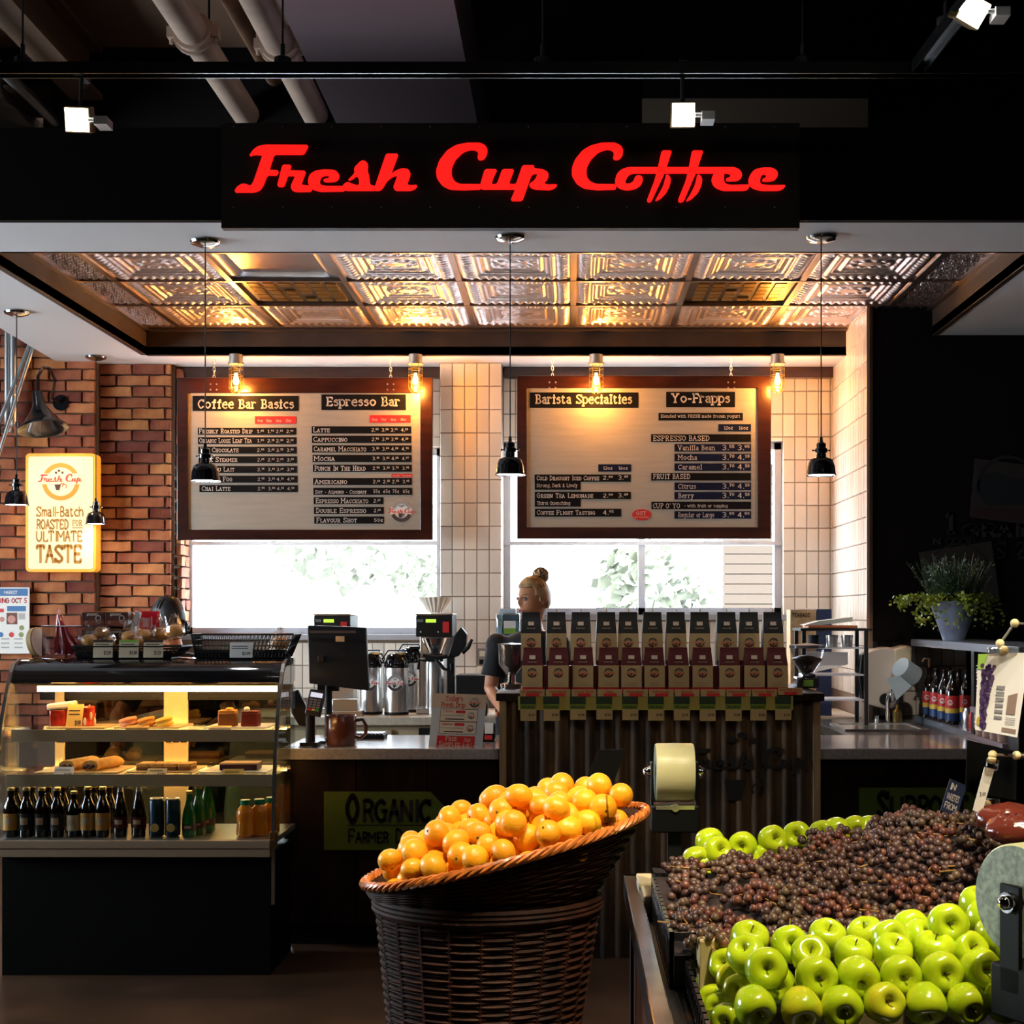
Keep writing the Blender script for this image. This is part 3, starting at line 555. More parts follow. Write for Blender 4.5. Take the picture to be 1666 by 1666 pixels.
fr = PF(9.12, 820, 590, 3.702); rows = [(156, 180, 808, 273, 0, [('Barista Specialties', 190, 776, 246, 50, dict(w=1.7))]), (976, 176, 1391, 268, 0, [('Yo-Frapps', 1012, 1366, 240, 50, dict(w=1.7))]), (930, 303, 1438, 348, 0, [('Blended with FRESH made frozen yogurt', 944, 1424, 332, 17, {})]), (1291, 371, 1487, 414, 1, [('12oz', 1322, 1380, 403, 18, {}), ('16oz', 1412, 1472, 403, 18, {})]),
(567, 613, 765, 657, 1, [('12oz', 596, 656, 645, 18, {}), ('16oz', 688, 748, 645, 18, {})]), (184, 674, 763, 718, 0, [('Cold Draught Iced Coffee', 197, 576, 708, 24, SCP), ('2.^9^9', 596, 658, 705, 22, {}), ('3.^4^9', 688, 750, 705, 24, {})]), (185, 717, 462, 766, 0, [('Strong, Dark & Lively', 197, 446, 750, 19, {})]),
(185, 778, 763, 822, 0, [('Green Tea Lemonade', 198, 540, 814, 26, SCP), ('2.^9^9', 596, 658, 812, 22, {}), ('3.^4^9', 688, 750, 812, 24, {})]), (185, 821, 462, 868, 0, [('Thirst Quenching', 199, 402, 856, 19, {})]), (186, 880, 706, 928, 0, [('Coffee Flight Tasting', 199, 552, 916, 25, SCP), ('4.^9^5', 596, 662, 916, 26, {})]),
(885, 432, 1487, 478, 0, [('ESPRESSO BASED', 898, 1240, 470, 28, {})]), (886, 665, 1487, 710, 0, [('FRUIT BASED', 898, 1124, 700, 27, {})]), (887, 838, 1487, 883, 0, [("CUP O' YO", 898, 1062, 876, 27, {}), ('~ with fruit or topping', 1085, 1350, 871, 17, {})])]
for n, y, xe, a, b in (('Vanilla Bean', 513, 1274, '3.^5^5', '3.^9^5'), ('Mocha', 571, 1166, '3.^7^0', '4.^1^0'), ('Caramel', 629, 1196, '3.^7^0', '4.^1^0'), ('Citrus', 745, 1158, '3.^7^0', '4.^1^0'), ('Berry', 801, 1148, '3.^7^0', '4.^1^0'), ('Regular or Large', 917, 1268, '3.^9^9', '4.^9^9')):
    rows.append((1026, y-22, 1487, y+23, 1, [(n, 1049, xe, y+14, 26, {}), (a, 1314, 1389, y+14, 29, {}), (b, 1407, 1481, y+14, 29, {})]))
strips(b2, fr, rows)
mb = MB(); arc_pts = [fr.pt(828+57*math.cos(a*PI/12), 917+34*math.sin(a*PI/12), .008) for a in range(24)]; mb.poly(arc_pts, 0, depth=fr.N*.002); text(mb, 'GST', fr, 796, 918, 20, x1=858, k=.010, m=1); text(mb, 'not included', fr, 786, 935, 9, x1=870, k=.010, m=1); mb.out('badge', [MRED, LET], b2, smooth=False)
# ================================================================ glowing wall sign
o = thing('light_box_sign', 'glowing cream light box sign with orange border on the brick wall', 'sign', P(97, 931, 9.2)); d = 9.16
def rrect(x0, y0, x1, y1, r, n=4):
    q = []
    for cx, cy, a0 in ((x1-r, y0+r, -90), (x1-r, y1-r, 0), (x0+r, y1-r, 90), (x0+r, y0+r, 180)):
        for k in range(n+1): a = R_(a0+90*k/n); q.append((cx+r*math.cos(a), cy+r*math.sin(a)))
    return q
fr = PF(d, 0, 540, 3.786)
MB().poly([fr.pt(x, y, 0) for x, y in rrect(158, 748, 590, 1478, 26)], depth=fr.N*.10).out('case', mat('orange_rim', (.75, .33, .03), .4, emit=(1, .42, .03), es=.28), o, smooth=False)
MB().poly([fr.pt(x, y, .004) for x, y in rrect(176, 768, 574, 1460, 14)], depth=fr.N*.004).out('face', mat('lit_cream', (.45, .38, .25), .5, emit=(1, .76, .38), es=.44), o, smooth=False)
OGL = mat('lit_orange', (.3, .11, .01), .5, emit=(.85, .36, .02), es=.36); BGL = mat('lit_brown', (.35, .16, .02), .5, emit=(.42, .19, .02), es=.24); mb = MB()
arc(mb, fr, 376, 923, 88, 116, 0, 360, 36, 0, .006)
mb.poly([fr.pt(x, y, .007) for x, y in ((255, 872), (505, 872), (505, 938), (255, 938))], 3)
s_ = 272/1754
for q in FRESH+CUP: mb.poly([fr.pt(372+(x-1012)*s_, 905+(y-330)*s_*1.2, .010) for x, y in q], 2)
mb.poly([fr.pt(x, y, .009) for x, y in ((338, 940), (378, 940), (368, 975), (348, 975))], 1); arc(mb, fr, 400, 952, 10, 15, -60, 200, 8, 2, .009); arc(mb, fr, 388, 955, 18, 23, 60, 150, 8, 2, .009)
for x, y in ((348, 868), (366, 856), (388, 868)): arc(mb, fr, x, y, 0, 8, 0, 360, 8, 1, .009)
for s, x0, x1, y, h, w in (('Small-Batch', 226, 518, 1136, 58, 1.5), ('ROASTED', 226, 426, 1214, 56, 1.8), ('FOR', 448, 512, 1194, 34, 1.5), ('ULTIMATE', 226, 512, 1290, 62, 1.7), ('TASTE', 226, 508, 1418, 100, 2.0)): text(mb, s, fr, x0, y, h, x1=x1, w=w, slab=(s == 'FOR'), m=4, k=.007)
rect(mb, fr, 448, 1204, 512, 1210, .007, 4)
mb.out('print', [OGL, mat('lit_dark', (.05, .02, .01), .5), mat('lit_red', (.7, .02, .02), .5, emit=(.9, .05, .03), es=.33), MC['lit_cream'], BGL], o, smooth=False)
# gooseneck lamp above it
xg, dg = XP(85, 9.0), 9.0
o = thing('gooseneck_lamp', 'black gooseneck barn lamp on the brick wall above the glowing sign', 'wall lamp', (XP(98, 9.25), 9.25, ZP(650, 9.25)))
wx, wz = XP(98, 9.22), ZP(655, 9.22)
MB().cyl((wx, 9.27, wz), (wx, 9.225, wz), .055, .05, 24).out('wall_plate', SHD, o)
sx_, sz_ = XP(62, 8.9), ZP(640, 8.9)
MB().tube([(wx, 9.23, wz), (wx-.03, 9.16, wz+.02), (XP(85, 9.0), 9.05, ZP(615, 9.0)), (XP(78, 8.95), 8.97, ZP(598, 8.95)), (XP(68, 8.9), 8.92, ZP(597, 8.9)), (sx_, 8.9, ZP(612, 8.9)), (sx_, 8.9, sz_)], .0095, 10).out('arm', SHD, o)
Mx = Matrix.Translation((sx_, 8.9, sz_-.02)) @ Matrix.Rotation(R_(-12), 4, 'Y') @ Matrix.Rotation(R_(-10), 4, 'X')
MB(Mx).lathe([(0, .03), (.03, .03), (.034, 0), (.04, -.06), (.075, -.12), (.115, -.175), (.145, -.20), (.15, -.215), (.143, -.213), (.11, -.18), (.07, -.125), (0, -.07)], n=32).out('shade', SHD, o)
MB(Mx).ball((0, 0, -.13), .028, 12).out('bulb', FIL, o)
lamp('gooseneck_glow', 'SPOT', (sx_, 8.9, sz_-.17), 14, (1, .62, .3), (sx_-.02, 9.1, sz_-1.2), spot_size=R_(150), spot_blend=.8, shadow_soft_size=.05)
# conduits at the far left
for i, (q, r) in enumerate(((((12, 540), (12, 700)), .018), (((22, 540), (22, 690)), .022), (((55, 560), (-8, 760)), .012), (((48, 560), (-20, 735)), .012))):
    o = thing('wall_conduit', ['thin upright conduit on the brick at the far left edge', 'thicker upright conduit beside the far left pendant', 'slanting bracing rod crossing the conduits, outer', 'slanting bracing rod crossing the conduits, inner'][i], 'conduit', P(*q[0], 9.15), 'conduits at the left edge')
    MB().cyl(P(*q[0], 9.15)+Vector((0, 0, .5)) if i < 2 else P(*q[0], 9.1), P(*q[1], 9.1 if i > 1 else 9.15), r, n=10).out('tube', mat('galvanised'), o)
    e = P(*q[1], 9.1 if i > 1 else 9.15); MB().box(e, (.07, .03, .03)).out('coupling', STEEL, o, smooth=False)
# poster on the brick at the left edge
o = thing('market_poster', 'white newspaper-style poster with blue header, pinned to the brick at left edge', 'poster', P(20, 1062, 9.2)); fr = PF(9.2, 0, 900, 5.206); mb = MB(); rect(mb, fr, -120, 290, 250, 850, .004, 0, .006); rect(mb, fr, -110, 300, 238, 362, .0045, 1)
text(mb, 'MARKET', fr, 38, 346, 26, x1=150, w=1.8, slab=False, m=0, k=.005); text(mb, 'OPENING OCT 5', fr, -105, 420, 38, x1=232, w=1.9, slab=False, m=2, k=.005); rect(mb, fr, 62, 448, 222, 492, .005, 1); rect(mb, fr, 58, 505, 148, 602, .005, 3); arc(mb, fr, 100, 560, 0, 34, 0, 360, 14, 4, .0055); rect(mb, fr, -60, 470, 36, 500, .005, 2); rect(mb, fr, 160, 510, 215, 560, .005, 5)
for x, y, c_ in ((186, 632, 6), (100, 690, 2), (182, 690, 6), (10, 690, 1), (20, 560, 4)): arc(mb, fr, x, y, 0, 22, 0, 360, 12, c_, .005)
for k in range(9): rect(mb, fr, -100+(k % 3)*112, 720+(k//3)*36, -30+(k % 3)*112, 732+(k//3)*36, .005, 5)
mb.out('sheet', [PAPER, mat('poster_blue', (.06, .18, .40), .6), MRED, mat('poster_brown', (.15, .05, .03), .6), mat('poster_pink', (.55, .25, .2), .6), mat('poster_grey', (.45, .42, .40), .6), mat('poster_green', (.25, .3, .12), .6)], o, smooth=False)
# dim posters on the dark wall at the right
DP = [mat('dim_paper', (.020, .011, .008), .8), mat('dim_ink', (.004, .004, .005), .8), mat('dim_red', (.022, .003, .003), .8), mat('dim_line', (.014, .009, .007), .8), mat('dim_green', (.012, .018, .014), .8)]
fr = PF(8.365, 1380, 700, 4.629)
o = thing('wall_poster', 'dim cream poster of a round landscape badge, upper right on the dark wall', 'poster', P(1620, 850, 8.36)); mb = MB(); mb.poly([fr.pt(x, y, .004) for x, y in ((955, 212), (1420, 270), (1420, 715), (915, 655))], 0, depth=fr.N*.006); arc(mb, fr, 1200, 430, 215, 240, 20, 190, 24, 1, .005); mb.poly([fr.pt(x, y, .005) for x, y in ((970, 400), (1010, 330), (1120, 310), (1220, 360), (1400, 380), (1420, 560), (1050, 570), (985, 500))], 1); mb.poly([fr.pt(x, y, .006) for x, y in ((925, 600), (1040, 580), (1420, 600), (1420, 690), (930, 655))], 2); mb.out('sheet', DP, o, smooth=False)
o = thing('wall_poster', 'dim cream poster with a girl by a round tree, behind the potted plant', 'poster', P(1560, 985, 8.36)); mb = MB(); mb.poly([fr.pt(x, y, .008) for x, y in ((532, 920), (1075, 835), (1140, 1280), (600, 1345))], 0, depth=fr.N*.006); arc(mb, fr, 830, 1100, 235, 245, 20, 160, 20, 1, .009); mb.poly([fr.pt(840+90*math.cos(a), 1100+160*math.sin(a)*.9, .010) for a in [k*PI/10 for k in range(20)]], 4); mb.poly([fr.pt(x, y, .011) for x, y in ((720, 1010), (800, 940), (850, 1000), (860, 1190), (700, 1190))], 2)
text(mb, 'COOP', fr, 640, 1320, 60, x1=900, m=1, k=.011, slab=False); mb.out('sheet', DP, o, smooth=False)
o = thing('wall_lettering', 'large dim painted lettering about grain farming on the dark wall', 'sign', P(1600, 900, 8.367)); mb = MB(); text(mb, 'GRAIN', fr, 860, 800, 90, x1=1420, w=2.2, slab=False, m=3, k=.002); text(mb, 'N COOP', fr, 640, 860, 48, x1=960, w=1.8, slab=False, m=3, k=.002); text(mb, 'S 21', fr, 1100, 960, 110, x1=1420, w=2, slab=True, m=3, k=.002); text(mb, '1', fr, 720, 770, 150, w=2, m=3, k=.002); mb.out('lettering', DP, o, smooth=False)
# outside
SOIL = mat('outside_ground', (.68, .67, .70), .95, var=.3, vs=1)
struct('ground_outside', MB().bx(-60, 60, 9.75, 80, -.3, -.15), SOIL)
o = thing('timber_building', 'pale orange clapboard building seen through the right window', 'building', (4.5, 26, -.15)); TB = mat('clapboard', (.044, .027, .0155), .8)
MB().bx(2.75, 9, 26, 30, -.15, 4.2).out('wall', TB, o, smooth=False)
for k in range(24): MB().bx(2.72, 9.03, 25.97, 26.02, -.1+k*.18, .06+k*.18).out('clapboard', TB, o, smooth=False) if k else None
mb = MB(); mb.poly([(2.4, 25.6, 4.2), (9.4, 25.6, 4.2), (9.4, 30.4, 4.2), (2.4, 30.4, 4.2)], depth=(0, 0, -.15)); mb.out('roof', mat('grey_roof', (.3, .3, .3), .8), o, smooth=False)
LEAF = mat('outdoor_leaf', (.12, .125, .085), .7, rv=.2, var=.3, vs=2); BARK = mat('bark', (.14, .12, .1), .9)
for i, (x, y, h, lab) in enumerate(((1.2, 22, 2.6, 'low pale tree outside, beside the clapboard building'), (-3.6, 24, 4.2, 'pale tree outside the left window'), (-2.6, 30, 3.4, 'farther pale tree outside the left window'))):
    o = thing('outdoor_tree', lab, 'tree', (x, y, -.15), 'trees outside the windows'); MB().cyl((x, y, -.15), (x, y, h*.6), .12, .06, 10).out('trunk', BARK, o)
    mb = MB()
    for k in range(420):
        a, b = rnd.uniform(0, 2*PI), math.acos(rnd.uniform(-1, 1)); r = h*.36*rnd.uniform(.6, 1); c_ = Vector((x+r*math.sin(b)*math.cos(a), y+r*math.sin(b)*math.sin(a), h*.72+r*.8*math.cos(b))); s = .16
        u = Vector((rnd.gauss(0, 1), rnd.gauss(0, 1), rnd.gauss(0, 1))).normalized(); v = u.orthogonal().normalized(); mb.add([c_+u*s, c_+v*s*.6, c_-u*s, c_-v*s*.6], [(0, 1, 2, 3)])
    mb.out('crown', LEAF, o, smooth=False)
# ================================================================ counters
def counter(name, lab, x0, x1, y0, y1, zt, body, slab, over=.04, toe=.09, panels=()):
    o = thing(name, lab, 'counter', ((x0+x1)/2, (y0+y1)/2, 0))
    MB().bx(x0, x1, y0, y1, zt-.05, zt).out('countertop', slab, o, smooth=False, bev=.004)
    MB().bx(x0+.01, x1-.01, y0+over+.02, y1, toe, zt-.05).bx(x0+.02, x1-.02, y0+over+.07, y1, 0, toe, 1).out('body', [body, MBLK], o, smooth=False)
    for a, b in zip(panels, panels[1:]): MB().bx(a+.003, b-.003, y0+over, y0+over+.02, toe+.01, zt-.055).out('panel', body, o, smooth=False, bev=.002)
    return o
SEW = .9
c1 = counter('service_counter', 'dark wooden service counter with pale stone top, left of the coffee display', -1.305, -.325, 6.47, 7.2, SEW, DKW, STONE, panels=(-1.30, -.97, -.65, -.33))
c2 = counter('service_counter', 'dark wooden counter with stone top right of the coffee display, under the shelves', 1.095, 2.9, 6.47, 7.2, SEW, DKW, STONE, panels=(1.1, 1.5, 1.9, 2.3, 2.88))
BEI = mat('beige_laminate', (.42, .33, .20), .5)
o = counter('back_counter', 'long beige counter under the windows holding the brewers and airpots', -2.6, 1.70, 8.48, 9.27, SEW, BEI, mat('back_stone', (.55, .47, .36), .3, var=.1, vs=40), toe=.1)
for a in (-2.5, -2.0, -1.5, -1.02, -.46, .1, .6, 1.1): MB().bx(a, a+.44, 8.515, 8.54, .62, .82).out('drawer', BEI, o, smooth=False, bev=.003)
MB().bx(-.90, -.62, 8.50, 8.54, .66, .83).out('drawer', MBLK, o, smooth=False)
o = counter('side_counter', 'dark counter with a steel sink basin, running back beneath the shelves', 1.38, 2.18, 7.21, 8.36, .895, DKW, mat('dark_top', (.05, .045, .04), .25))
mb = MB().bx(1.42, 1.86, 7.5, 7.53, .896, .905).bx(1.42, 1.86, 7.92, 7.95, .896, .905).bx(1.42, 1.45, 7.53, 7.92, .896, .905).bx(1.83, 1.86, 7.53, 7.92, .896, .905).bx(1.45, 1.83, 7.53, 7.92, .8961, .898); mb.out('sink', STEEL, o, smooth=False)
mb = MB().tube([(1.75, 8.0, .9), (1.75, 8.0, 1.02), (1.75, 7.97, 1.06), (1.75, 7.88, 1.06), (1.75, 7.86, 1.03)], .011, 10).cyl((1.69, 8.0, .9), (1.69, 8.0, .94), .012).cyl((1.81, 8.0, .9), (1.81, 8.0, .94), .012); mb.out('tap', CHR, o)
# green arrow signs on the counter fronts
GRN = mat('green_sign', (.075, .13, .008), .6, col2=(.12, .16, .015), vs=5)
o = thing('arrow_sign', 'green arrow-shaped sign reading Organic Farmer Direct on the left counter front', 'sign', P(633, 1384, 6.50)); fr = PF(6.50, 440, 1200, 4.165); mb = MB()
mb.poly([fr.pt(x, y, 0) for x, y in ((362, 368), (1085, 368), (1180, 470), (1250, 540), (1140, 660), (1100, 762), (362, 762))], 0, depth=fr.N*.012)
text(mb, 'O', fr, 520, 572, 176, x1=605, w=2.6, slab=False, m=1, k=.002); text(mb, 'RGANIC', fr, 622, 566, 138, x1=1092, w=2.2, slab=False, m=1, k=.002); rect(mb, fr, 520, 589, 1090, 598, .002, 1); text(mb, 'Farmer Direct', fr, 522, 712, 90, x1=1095, w=1.9, slab=False, sc=True, m=1, k=.002); mb.out('board', [GRN, INK], o, smooth=False)
o = thing('arrow_sign', 'green sign reading Support on the right counter front, behind the apples', 'sign', P(1490, 1335, 6.50)); fr = PF(6.50, 1380, 1180, 5.552); mb = MB()
mb.poly([fr.pt(x, y, 0) for x, y in ((98, 565), (1080, 565), (1130, 640), (1230, 760), (1130, 870), (98, 870))], 0, depth=fr.N*.012); text(mb, 'S', fr, 265, 832, 222, x1=370, w=2.6, slab=False, m=1, k=.002); text(mb, 'UPPORT', fr, 385, 826, 178, x1=1090, w=2.2, slab=False, m=1, k=.002); mb.out('board', [GRN, INK], o, smooth=False)
# ================================================================ coffee display stand
SX0_, SX1_, SY = -.315, 1.085, 6.30
o = thing('coffee_stand', 'display stand faced in rusty corrugated metal with a dark wooden top', 'display stand', ((SX0_+SX1_)/2, 6.7, 0))
MB().bx(SX0_-.015, SX1_+.015, SY-.02, 7.15, 1.125, 1.158).out('top', DKW, o, smooth=False, bev=.003)
OAK = mat('raw_pine_trim', (.36, .22, .10), .6, var=.25, vs=5, stretch=(8, 8, 1))
MB().bx(SX0_, SX0_+.03, SY-.005, SY+.02, 0, 1.125).out('edge_trim', OAK, o, smooth=False); MB().bx(SX1_-.03, SX1_, SY-.005, SY+.02, 0, 1.125).out('edge_trim', OAK, o, smooth=False)
MB().bx(SX0_, SX1_, SY+.022, 7.15, 0, 1.125).out('carcass', MBLK, o, smooth=False)
mb = MB(); N = 280; x0, x1 = SX0_+.03, SX1_-.03
for i in range(N+1):
    x = x0+(x1-x0)*i/N; y = SY+.010+.009*math.cos((x-x0)/.066*2*PI); mb.v += [Vector((x, y, 0)), Vector((x, y, 1.124))]
mb.f = [(2*i, 2*i+2, 2*i+3, 2*i+1) for i in range(N)]; mb.m = [0]*N
RUST = mat('rusty_galvanised', (.040, .030, .024), .7, 0, col2=(.17, .095, .045), vs=3.2, stretch=(3, 1, 1), bump=.3, bs=20); mb.out('corrugated_sheet', RUST, o, ang=80)
fr = PF(SY-.001, 0, 0); s_ = .1177; mb = MB()
for q in FRESH+CUP: mb.poly([fr.pt(1110+(x-135)*s_, 1252+(y-437)*s_*1.15, 0) for x, y in q], depth=fr.N*.003)
mb.poly([fr.pt(x, y, 0) for x, y in ((1178, 1270), (1214, 1268), (1206, 1302), (1184, 1302))], depth=fr.N*.003); arc(mb, fr, 1232, 1284, 7, 10, -60, 230, 10, 0, 0); arc(mb, fr, 1222, 1276, 18, 21, -50, 40, 8, 0, 0)
for x, y in ((1190, 1203), (1208, 1196), (1226, 1206)): mb.poly([fr.pt(x+9*math.cos(a), y+5*math.sin(a), 0) for a in [k*PI/5 for k in range(10)]], depth=fr.N*.003)
mb.out('emblem', INK, o, smooth=False)
OLV = mat('strip_holder', (.50, .42, .12), .25); MB().bx(XP(843, 6.27), XP(1290, 6.27), 6.265, 6.28, ZP(1155, 6.27), ZP(1133, 6.27)).out('price_rail', OLV, o, smooth=False)
TAGM = [mat('tag_kraft', (.46, .30, .12), .6), DRED, mat('tag_dark_green', (.02, .035, .012), .5), mat('tag_green', (.20, .28, .02), .5), INK, MRED]
names = ['El Salvador', 'Guatemala', 'Costa Rica', 'Peru', 'Guatemala', 'Ethiopian', 'Brazil', 'Sumatra', 'Espresso Blend', 'Italian Blend', 'Deep River Decaf']
ords = ['first', 'second', 'third', 'fourth', 'fifth', 'sixth', 'seventh', 'eighth', 'ninth', 'tenth', 'last']
cards = [846, 884, 927, 970, 1012, 1054, 1096, 1138, 1180, 1220.5, 1261]
for k in range(11):
    t = thing('name_label', f'{ords[k]} kraft name label from the left along the coffee stand edge', 'label', P(866+42*k, 1133, 6.262), 'name labels on the coffee stand'); fr = PF(6.262, 0, 0); xo = 846+42*k; dy = -2.5 if k == 10 else 0; mb = MB()
    rect(mb, fr, xo, 1121.5+dy, xo+40, 1133+dy, 0, 0, .003); L_ = min(34, 3.1*len(names[k])); text(mb, names[k], fr, xo+20-L_/2, 1127+dy, 4, x1=xo+20+L_/2, w=1.6, m=5, k=.001); rect(mb, fr, xo+10, 1128+dy, xo+31, 1133+dy, .001, 5); mb.out('card', TAGM, t, smooth=False)
    t = thing('price_card', f'{ords[k]} green and kraft price card from the left below the coffee bags', 'price card', P(cards[k]+13, 1171, 6.258), 'price cards on the coffee stand'); fr = PF(6.255, 0, 0); xo = cards[k]; h = rnd.uniform(-1.5, 1); mb = MB()
    rect(mb, fr, xo, 1133, xo+26, 1146, 0, 2, .002); rect(mb, fr, xo, 1145.5, xo+26, 1154, 0, 3, .002); text(mb, 'ORGANIC', fr, xo+1, 1152.5, 4.5, x1=xo+25, w=1.8, slab=False, m=4); rect(mb, fr, xo+.5, 1154, xo+26.5, 1172+h, 0, 0, .002); text(mb, '$7.99', fr, xo+14, 1165, 3.6, x1=xo+24, w=1.7, slab=False, m=4); mb.out('card', TAGM, t, smooth=False)
MB().bx(SX0_+.12, SX1_-.12, 6.475, 6.60, 1.158, 1.27).out('riser', DRED, o, smooth=False)
def bag(name, top, h, lab, loc):
    o = thing(name, lab, 'coffee bag', loc, ''); x, y, z = loc; w, d = .046, .032; mb = MB()
    def ring(zz, a, b, dx=0): return [(x-a+dx, y-b, z+zz), (x+a+dx, y-b, z+zz), (x+a+dx, y+b, z+zz), (x-a+dx, y+b, z+zz)]
    lv = [(0, w*.97, d*.95), (.006, w, d), (.022, w*1.01, d*1.02), (.07, w*1.02, d*1.05), (h*.6, w*.99, d), (h*.8, w*.93, d*.5), (h*.9, w*.9, .008), (h, w*.89, .006)]
    vs = sum((ring(*l) for l in lv), []); n = len(lv); fs = [(0, 3, 2, 1)]; ms = [1]
    for i in range(n-1):
        for k in range(4): fs.append((4*i+k, 4*i+(k+1) % 4, 4*i+4+(k+1) % 4, 4*i+4+k)); ms.append(1 if i < 2 else 0)
    fs.append((4*n-4, 4*n-3, 4*n-2, 4*n-1)); ms.append(0); mb.add(vs, fs, ms); mb.out('pouch', [top, MRED if top is not MBLK else DRED], o, bev=.0015, ang=50)
    zl = h*.6; fr = Fr((x, y-d*1.05-.0015, z), (1, 0, 0), (0, 0, 1)); mb = MB(); rect(mb, fr, -w*.98, .022, w*.98, zl, 0, 0, .001); logo(mb, fr, 0, .022+(zl-.022)*.66, .021, 1, 2, 3, 2)
    for k, (a, yy) in enumerate((( .024, .042), (.018, .036), (.026, .030))): rect(mb, fr, -a, yy, a, yy+.0025, .001, 4)
    mb.out('front_label', [mat('bag_label', (.42, .28, .12), .6), LGM[1], DRED, RED, mat('label_print', (.35, .2, .12), .6)], o, smooth=False)
    fr = Fr((x, y-.0335*.62-.004, z+h*.78), (1, 0, 0), Vector((0, .30, 1)).normalized()); mb = MB(); rect(mb, fr, -.013, -.008, .013, .009, .001, 0, .002); text(mb, 'COFFEE', fr, -.02, -.024, .004, x1=.02, m=0, k=.003); mb.out('sticker', mat('sticker_tan', (.5, .38, .26), .5), o, smooth=False)
    MB().box((x+.002, y-.004, z+h+.002), (.005, .004, .022)).out('tin_tie', BRASS, o, smooth=False); return o
fc = [867, 909, 949, 990, 1027, 1064, 1103, 1142, 1186, 1226, 1263]; bc = [864, 905, 945, 986, 1022, 1061, 1099, 1138, 1181, 1218, 1256]
yf, yb = 6.40, 6.535; bf = bag('coffee_bag', DRED, .197, '', (0, yf, 1.158)); bb = bag('coffee_bag', MBLK, .24, '', (0, yb, 1.282))
for k in range(11):
    for proto, px, y, z, nm, grp in ((bf, fc[k], yf, 1.158, 'maroon-topped coffee bag in the lower front row, {} from the left', 'coffee bags in the front row'), (bb, bc[k], yb, 1.272, 'black-topped coffee bag in the raised back row, {} from the left', 'coffee bags in the back row')):
        loc = (XP(px, y), y+rnd.uniform(-.006, .006), z); rot = (0, 0, rnd.uniform(-.06, .06)); lab = nm.format(ords[k])
        if k == 0: proto.location = loc; proto.rotation_euler = rot; proto['label'] = lab; proto['group'] = grp
        else: copy_tree(proto, loc, rot, lab, grp)
# ================================================================ pastry case
X0, X1, YF, YK = -2.39, -1.235, 5.98, 6.455
o = pc = thing('pastry_case', 'refrigerated glass pastry case with curved black canopy and steel base rail', 'display case', ((X0+X1)/2, 6.2, 0))
mb = MB(); mb.bx(X0+.02, X1-.02, YF+.03, YK, 0, .5); mb.out('base', mat('case_black', (.002, .002, .002), .6, spec=.15), o, smooth=False)
RAIL = mat('case_rail', (.50, .36, .24), .4, .3)
MB().bx(X0, X1-.012, YF-.01, YF+.05, .497, .53).bx(X0, X1-.012, YF-.014, YF+.05, .533, .566).out('bumper_rail', RAIL, o, smooth=False, bev=.003)
MB().bx(X0, X1, YF+.01, YK, .545, .567).out('deck', mat('deck_steel', (.55, .53, .48), .3, .8), o, smooth=False)
def ext(prof, xa, xb, m, name, par, **kw):
    mb = MB(); mb.poly([(xb, y, z) for y, z in prof], depth=(xb-xa, 0, 0)); return mb.out(name, m, par, **kw)
cano = [(6.135, 1.212), (6.15, 1.245), (6.175, 1.272), (6.21, 1.293), (6.26, 1.306), (6.31, 1.31), (YK, 1.31), (YK, 1.28), (6.3, 1.275), (6.2, 1.235), (6.15, 1.205)]
ext(cano, X0+.01, X1-.008, GBLK, 'canopy', o, ang=30)
MB().bx(X0+.05, X1-.02, 6.155, 6.24, 1.196, 1.206).out('canopy_trim', RAIL, o, smooth=False)
TUBE = mat('warm_tube', (1, .85, .5), .5, emit=(1, .54, .16), es=17)
MB().bx(X0+.10, X1-.03, 6.19, 6.205, 1.170, 1.194).out('light_strip', TUBE, o, smooth=False)
side = [(YK, .567), (5.99, .567), (6.0, .75), (6.03, .92), (6.08, 1.08), (6.14, 1.20), (6.2, 1.275), (6.28, 1.30), (YK, 1.305)]
fp = [(5.99, .567), (5.995, .66), (6.0, .75), (6.012, .84), (6.03, .92), (6.052, 1.0), (6.08, 1.08), (6.112, 1.15), (6.14, 1.205)]
for xa in (X0, X1-.006): ext(side, xa, xa+.006, GLS, 'side_glass', o, smooth=False)
for xa in (X0-.004, X1-.002):
    mb = MB(); pts = [(5.985, .30 if xa > -2 else .5)]+fp+[(6.17, 1.255), (6.205, 1.29), (6.26, 1.308)]
    for (ya, za), (yb_, zb) in zip(pts, pts[1:]): mb.poly([(xa-.006, ya-.010, za), (xa-.006, yb_-.010, zb), (xa-.006, yb_+.010, zb), (xa-.006, ya+.010, za)], depth=(-.014, 0, 0))
    mb.out('edge_strip', mat('edge_steel', (.6, .56, .5), .22, .9), o, smooth=False)
fp2 = _cat(fp, False)[::2]; ext(fp2+[(y+.006, z) for y, z in fp2[::-1]], X0+.006, X1-.008, GLS, 'front_glass', o, smooth=False)
MB().bx(X1-.018, X1+.012, 5.98, 6.01, .53, .60).out('corner_clamp', BRASS, o, smooth=False, bev=.003)
POST = mat('case_post_cream', (.62, .48, .24), .5); VN = INK
def post(a, b):
    mb = MB().bx(a, b, 6.43, 6.45, .567, 1.19); 
    for r in range(3):
        for k in range(3): w = (b-a)/3.4; mb.bx(a+.008+k*w*1.08, a+.008+k*w*1.08+w*.8, 6.428, 6.432, .955-r*.012, .96-r*.012, 1)
    mb.out('rear_post', [POST, VN], o, smooth=False)
post(-1.815, -1.71); post(-2.30, -2.26)
mb = MB().bx(X0+.02, X1-.01, 6.435, 6.45, 1.12, 1.19); mb.out('rear_header', MBLK, o, smooth=False)
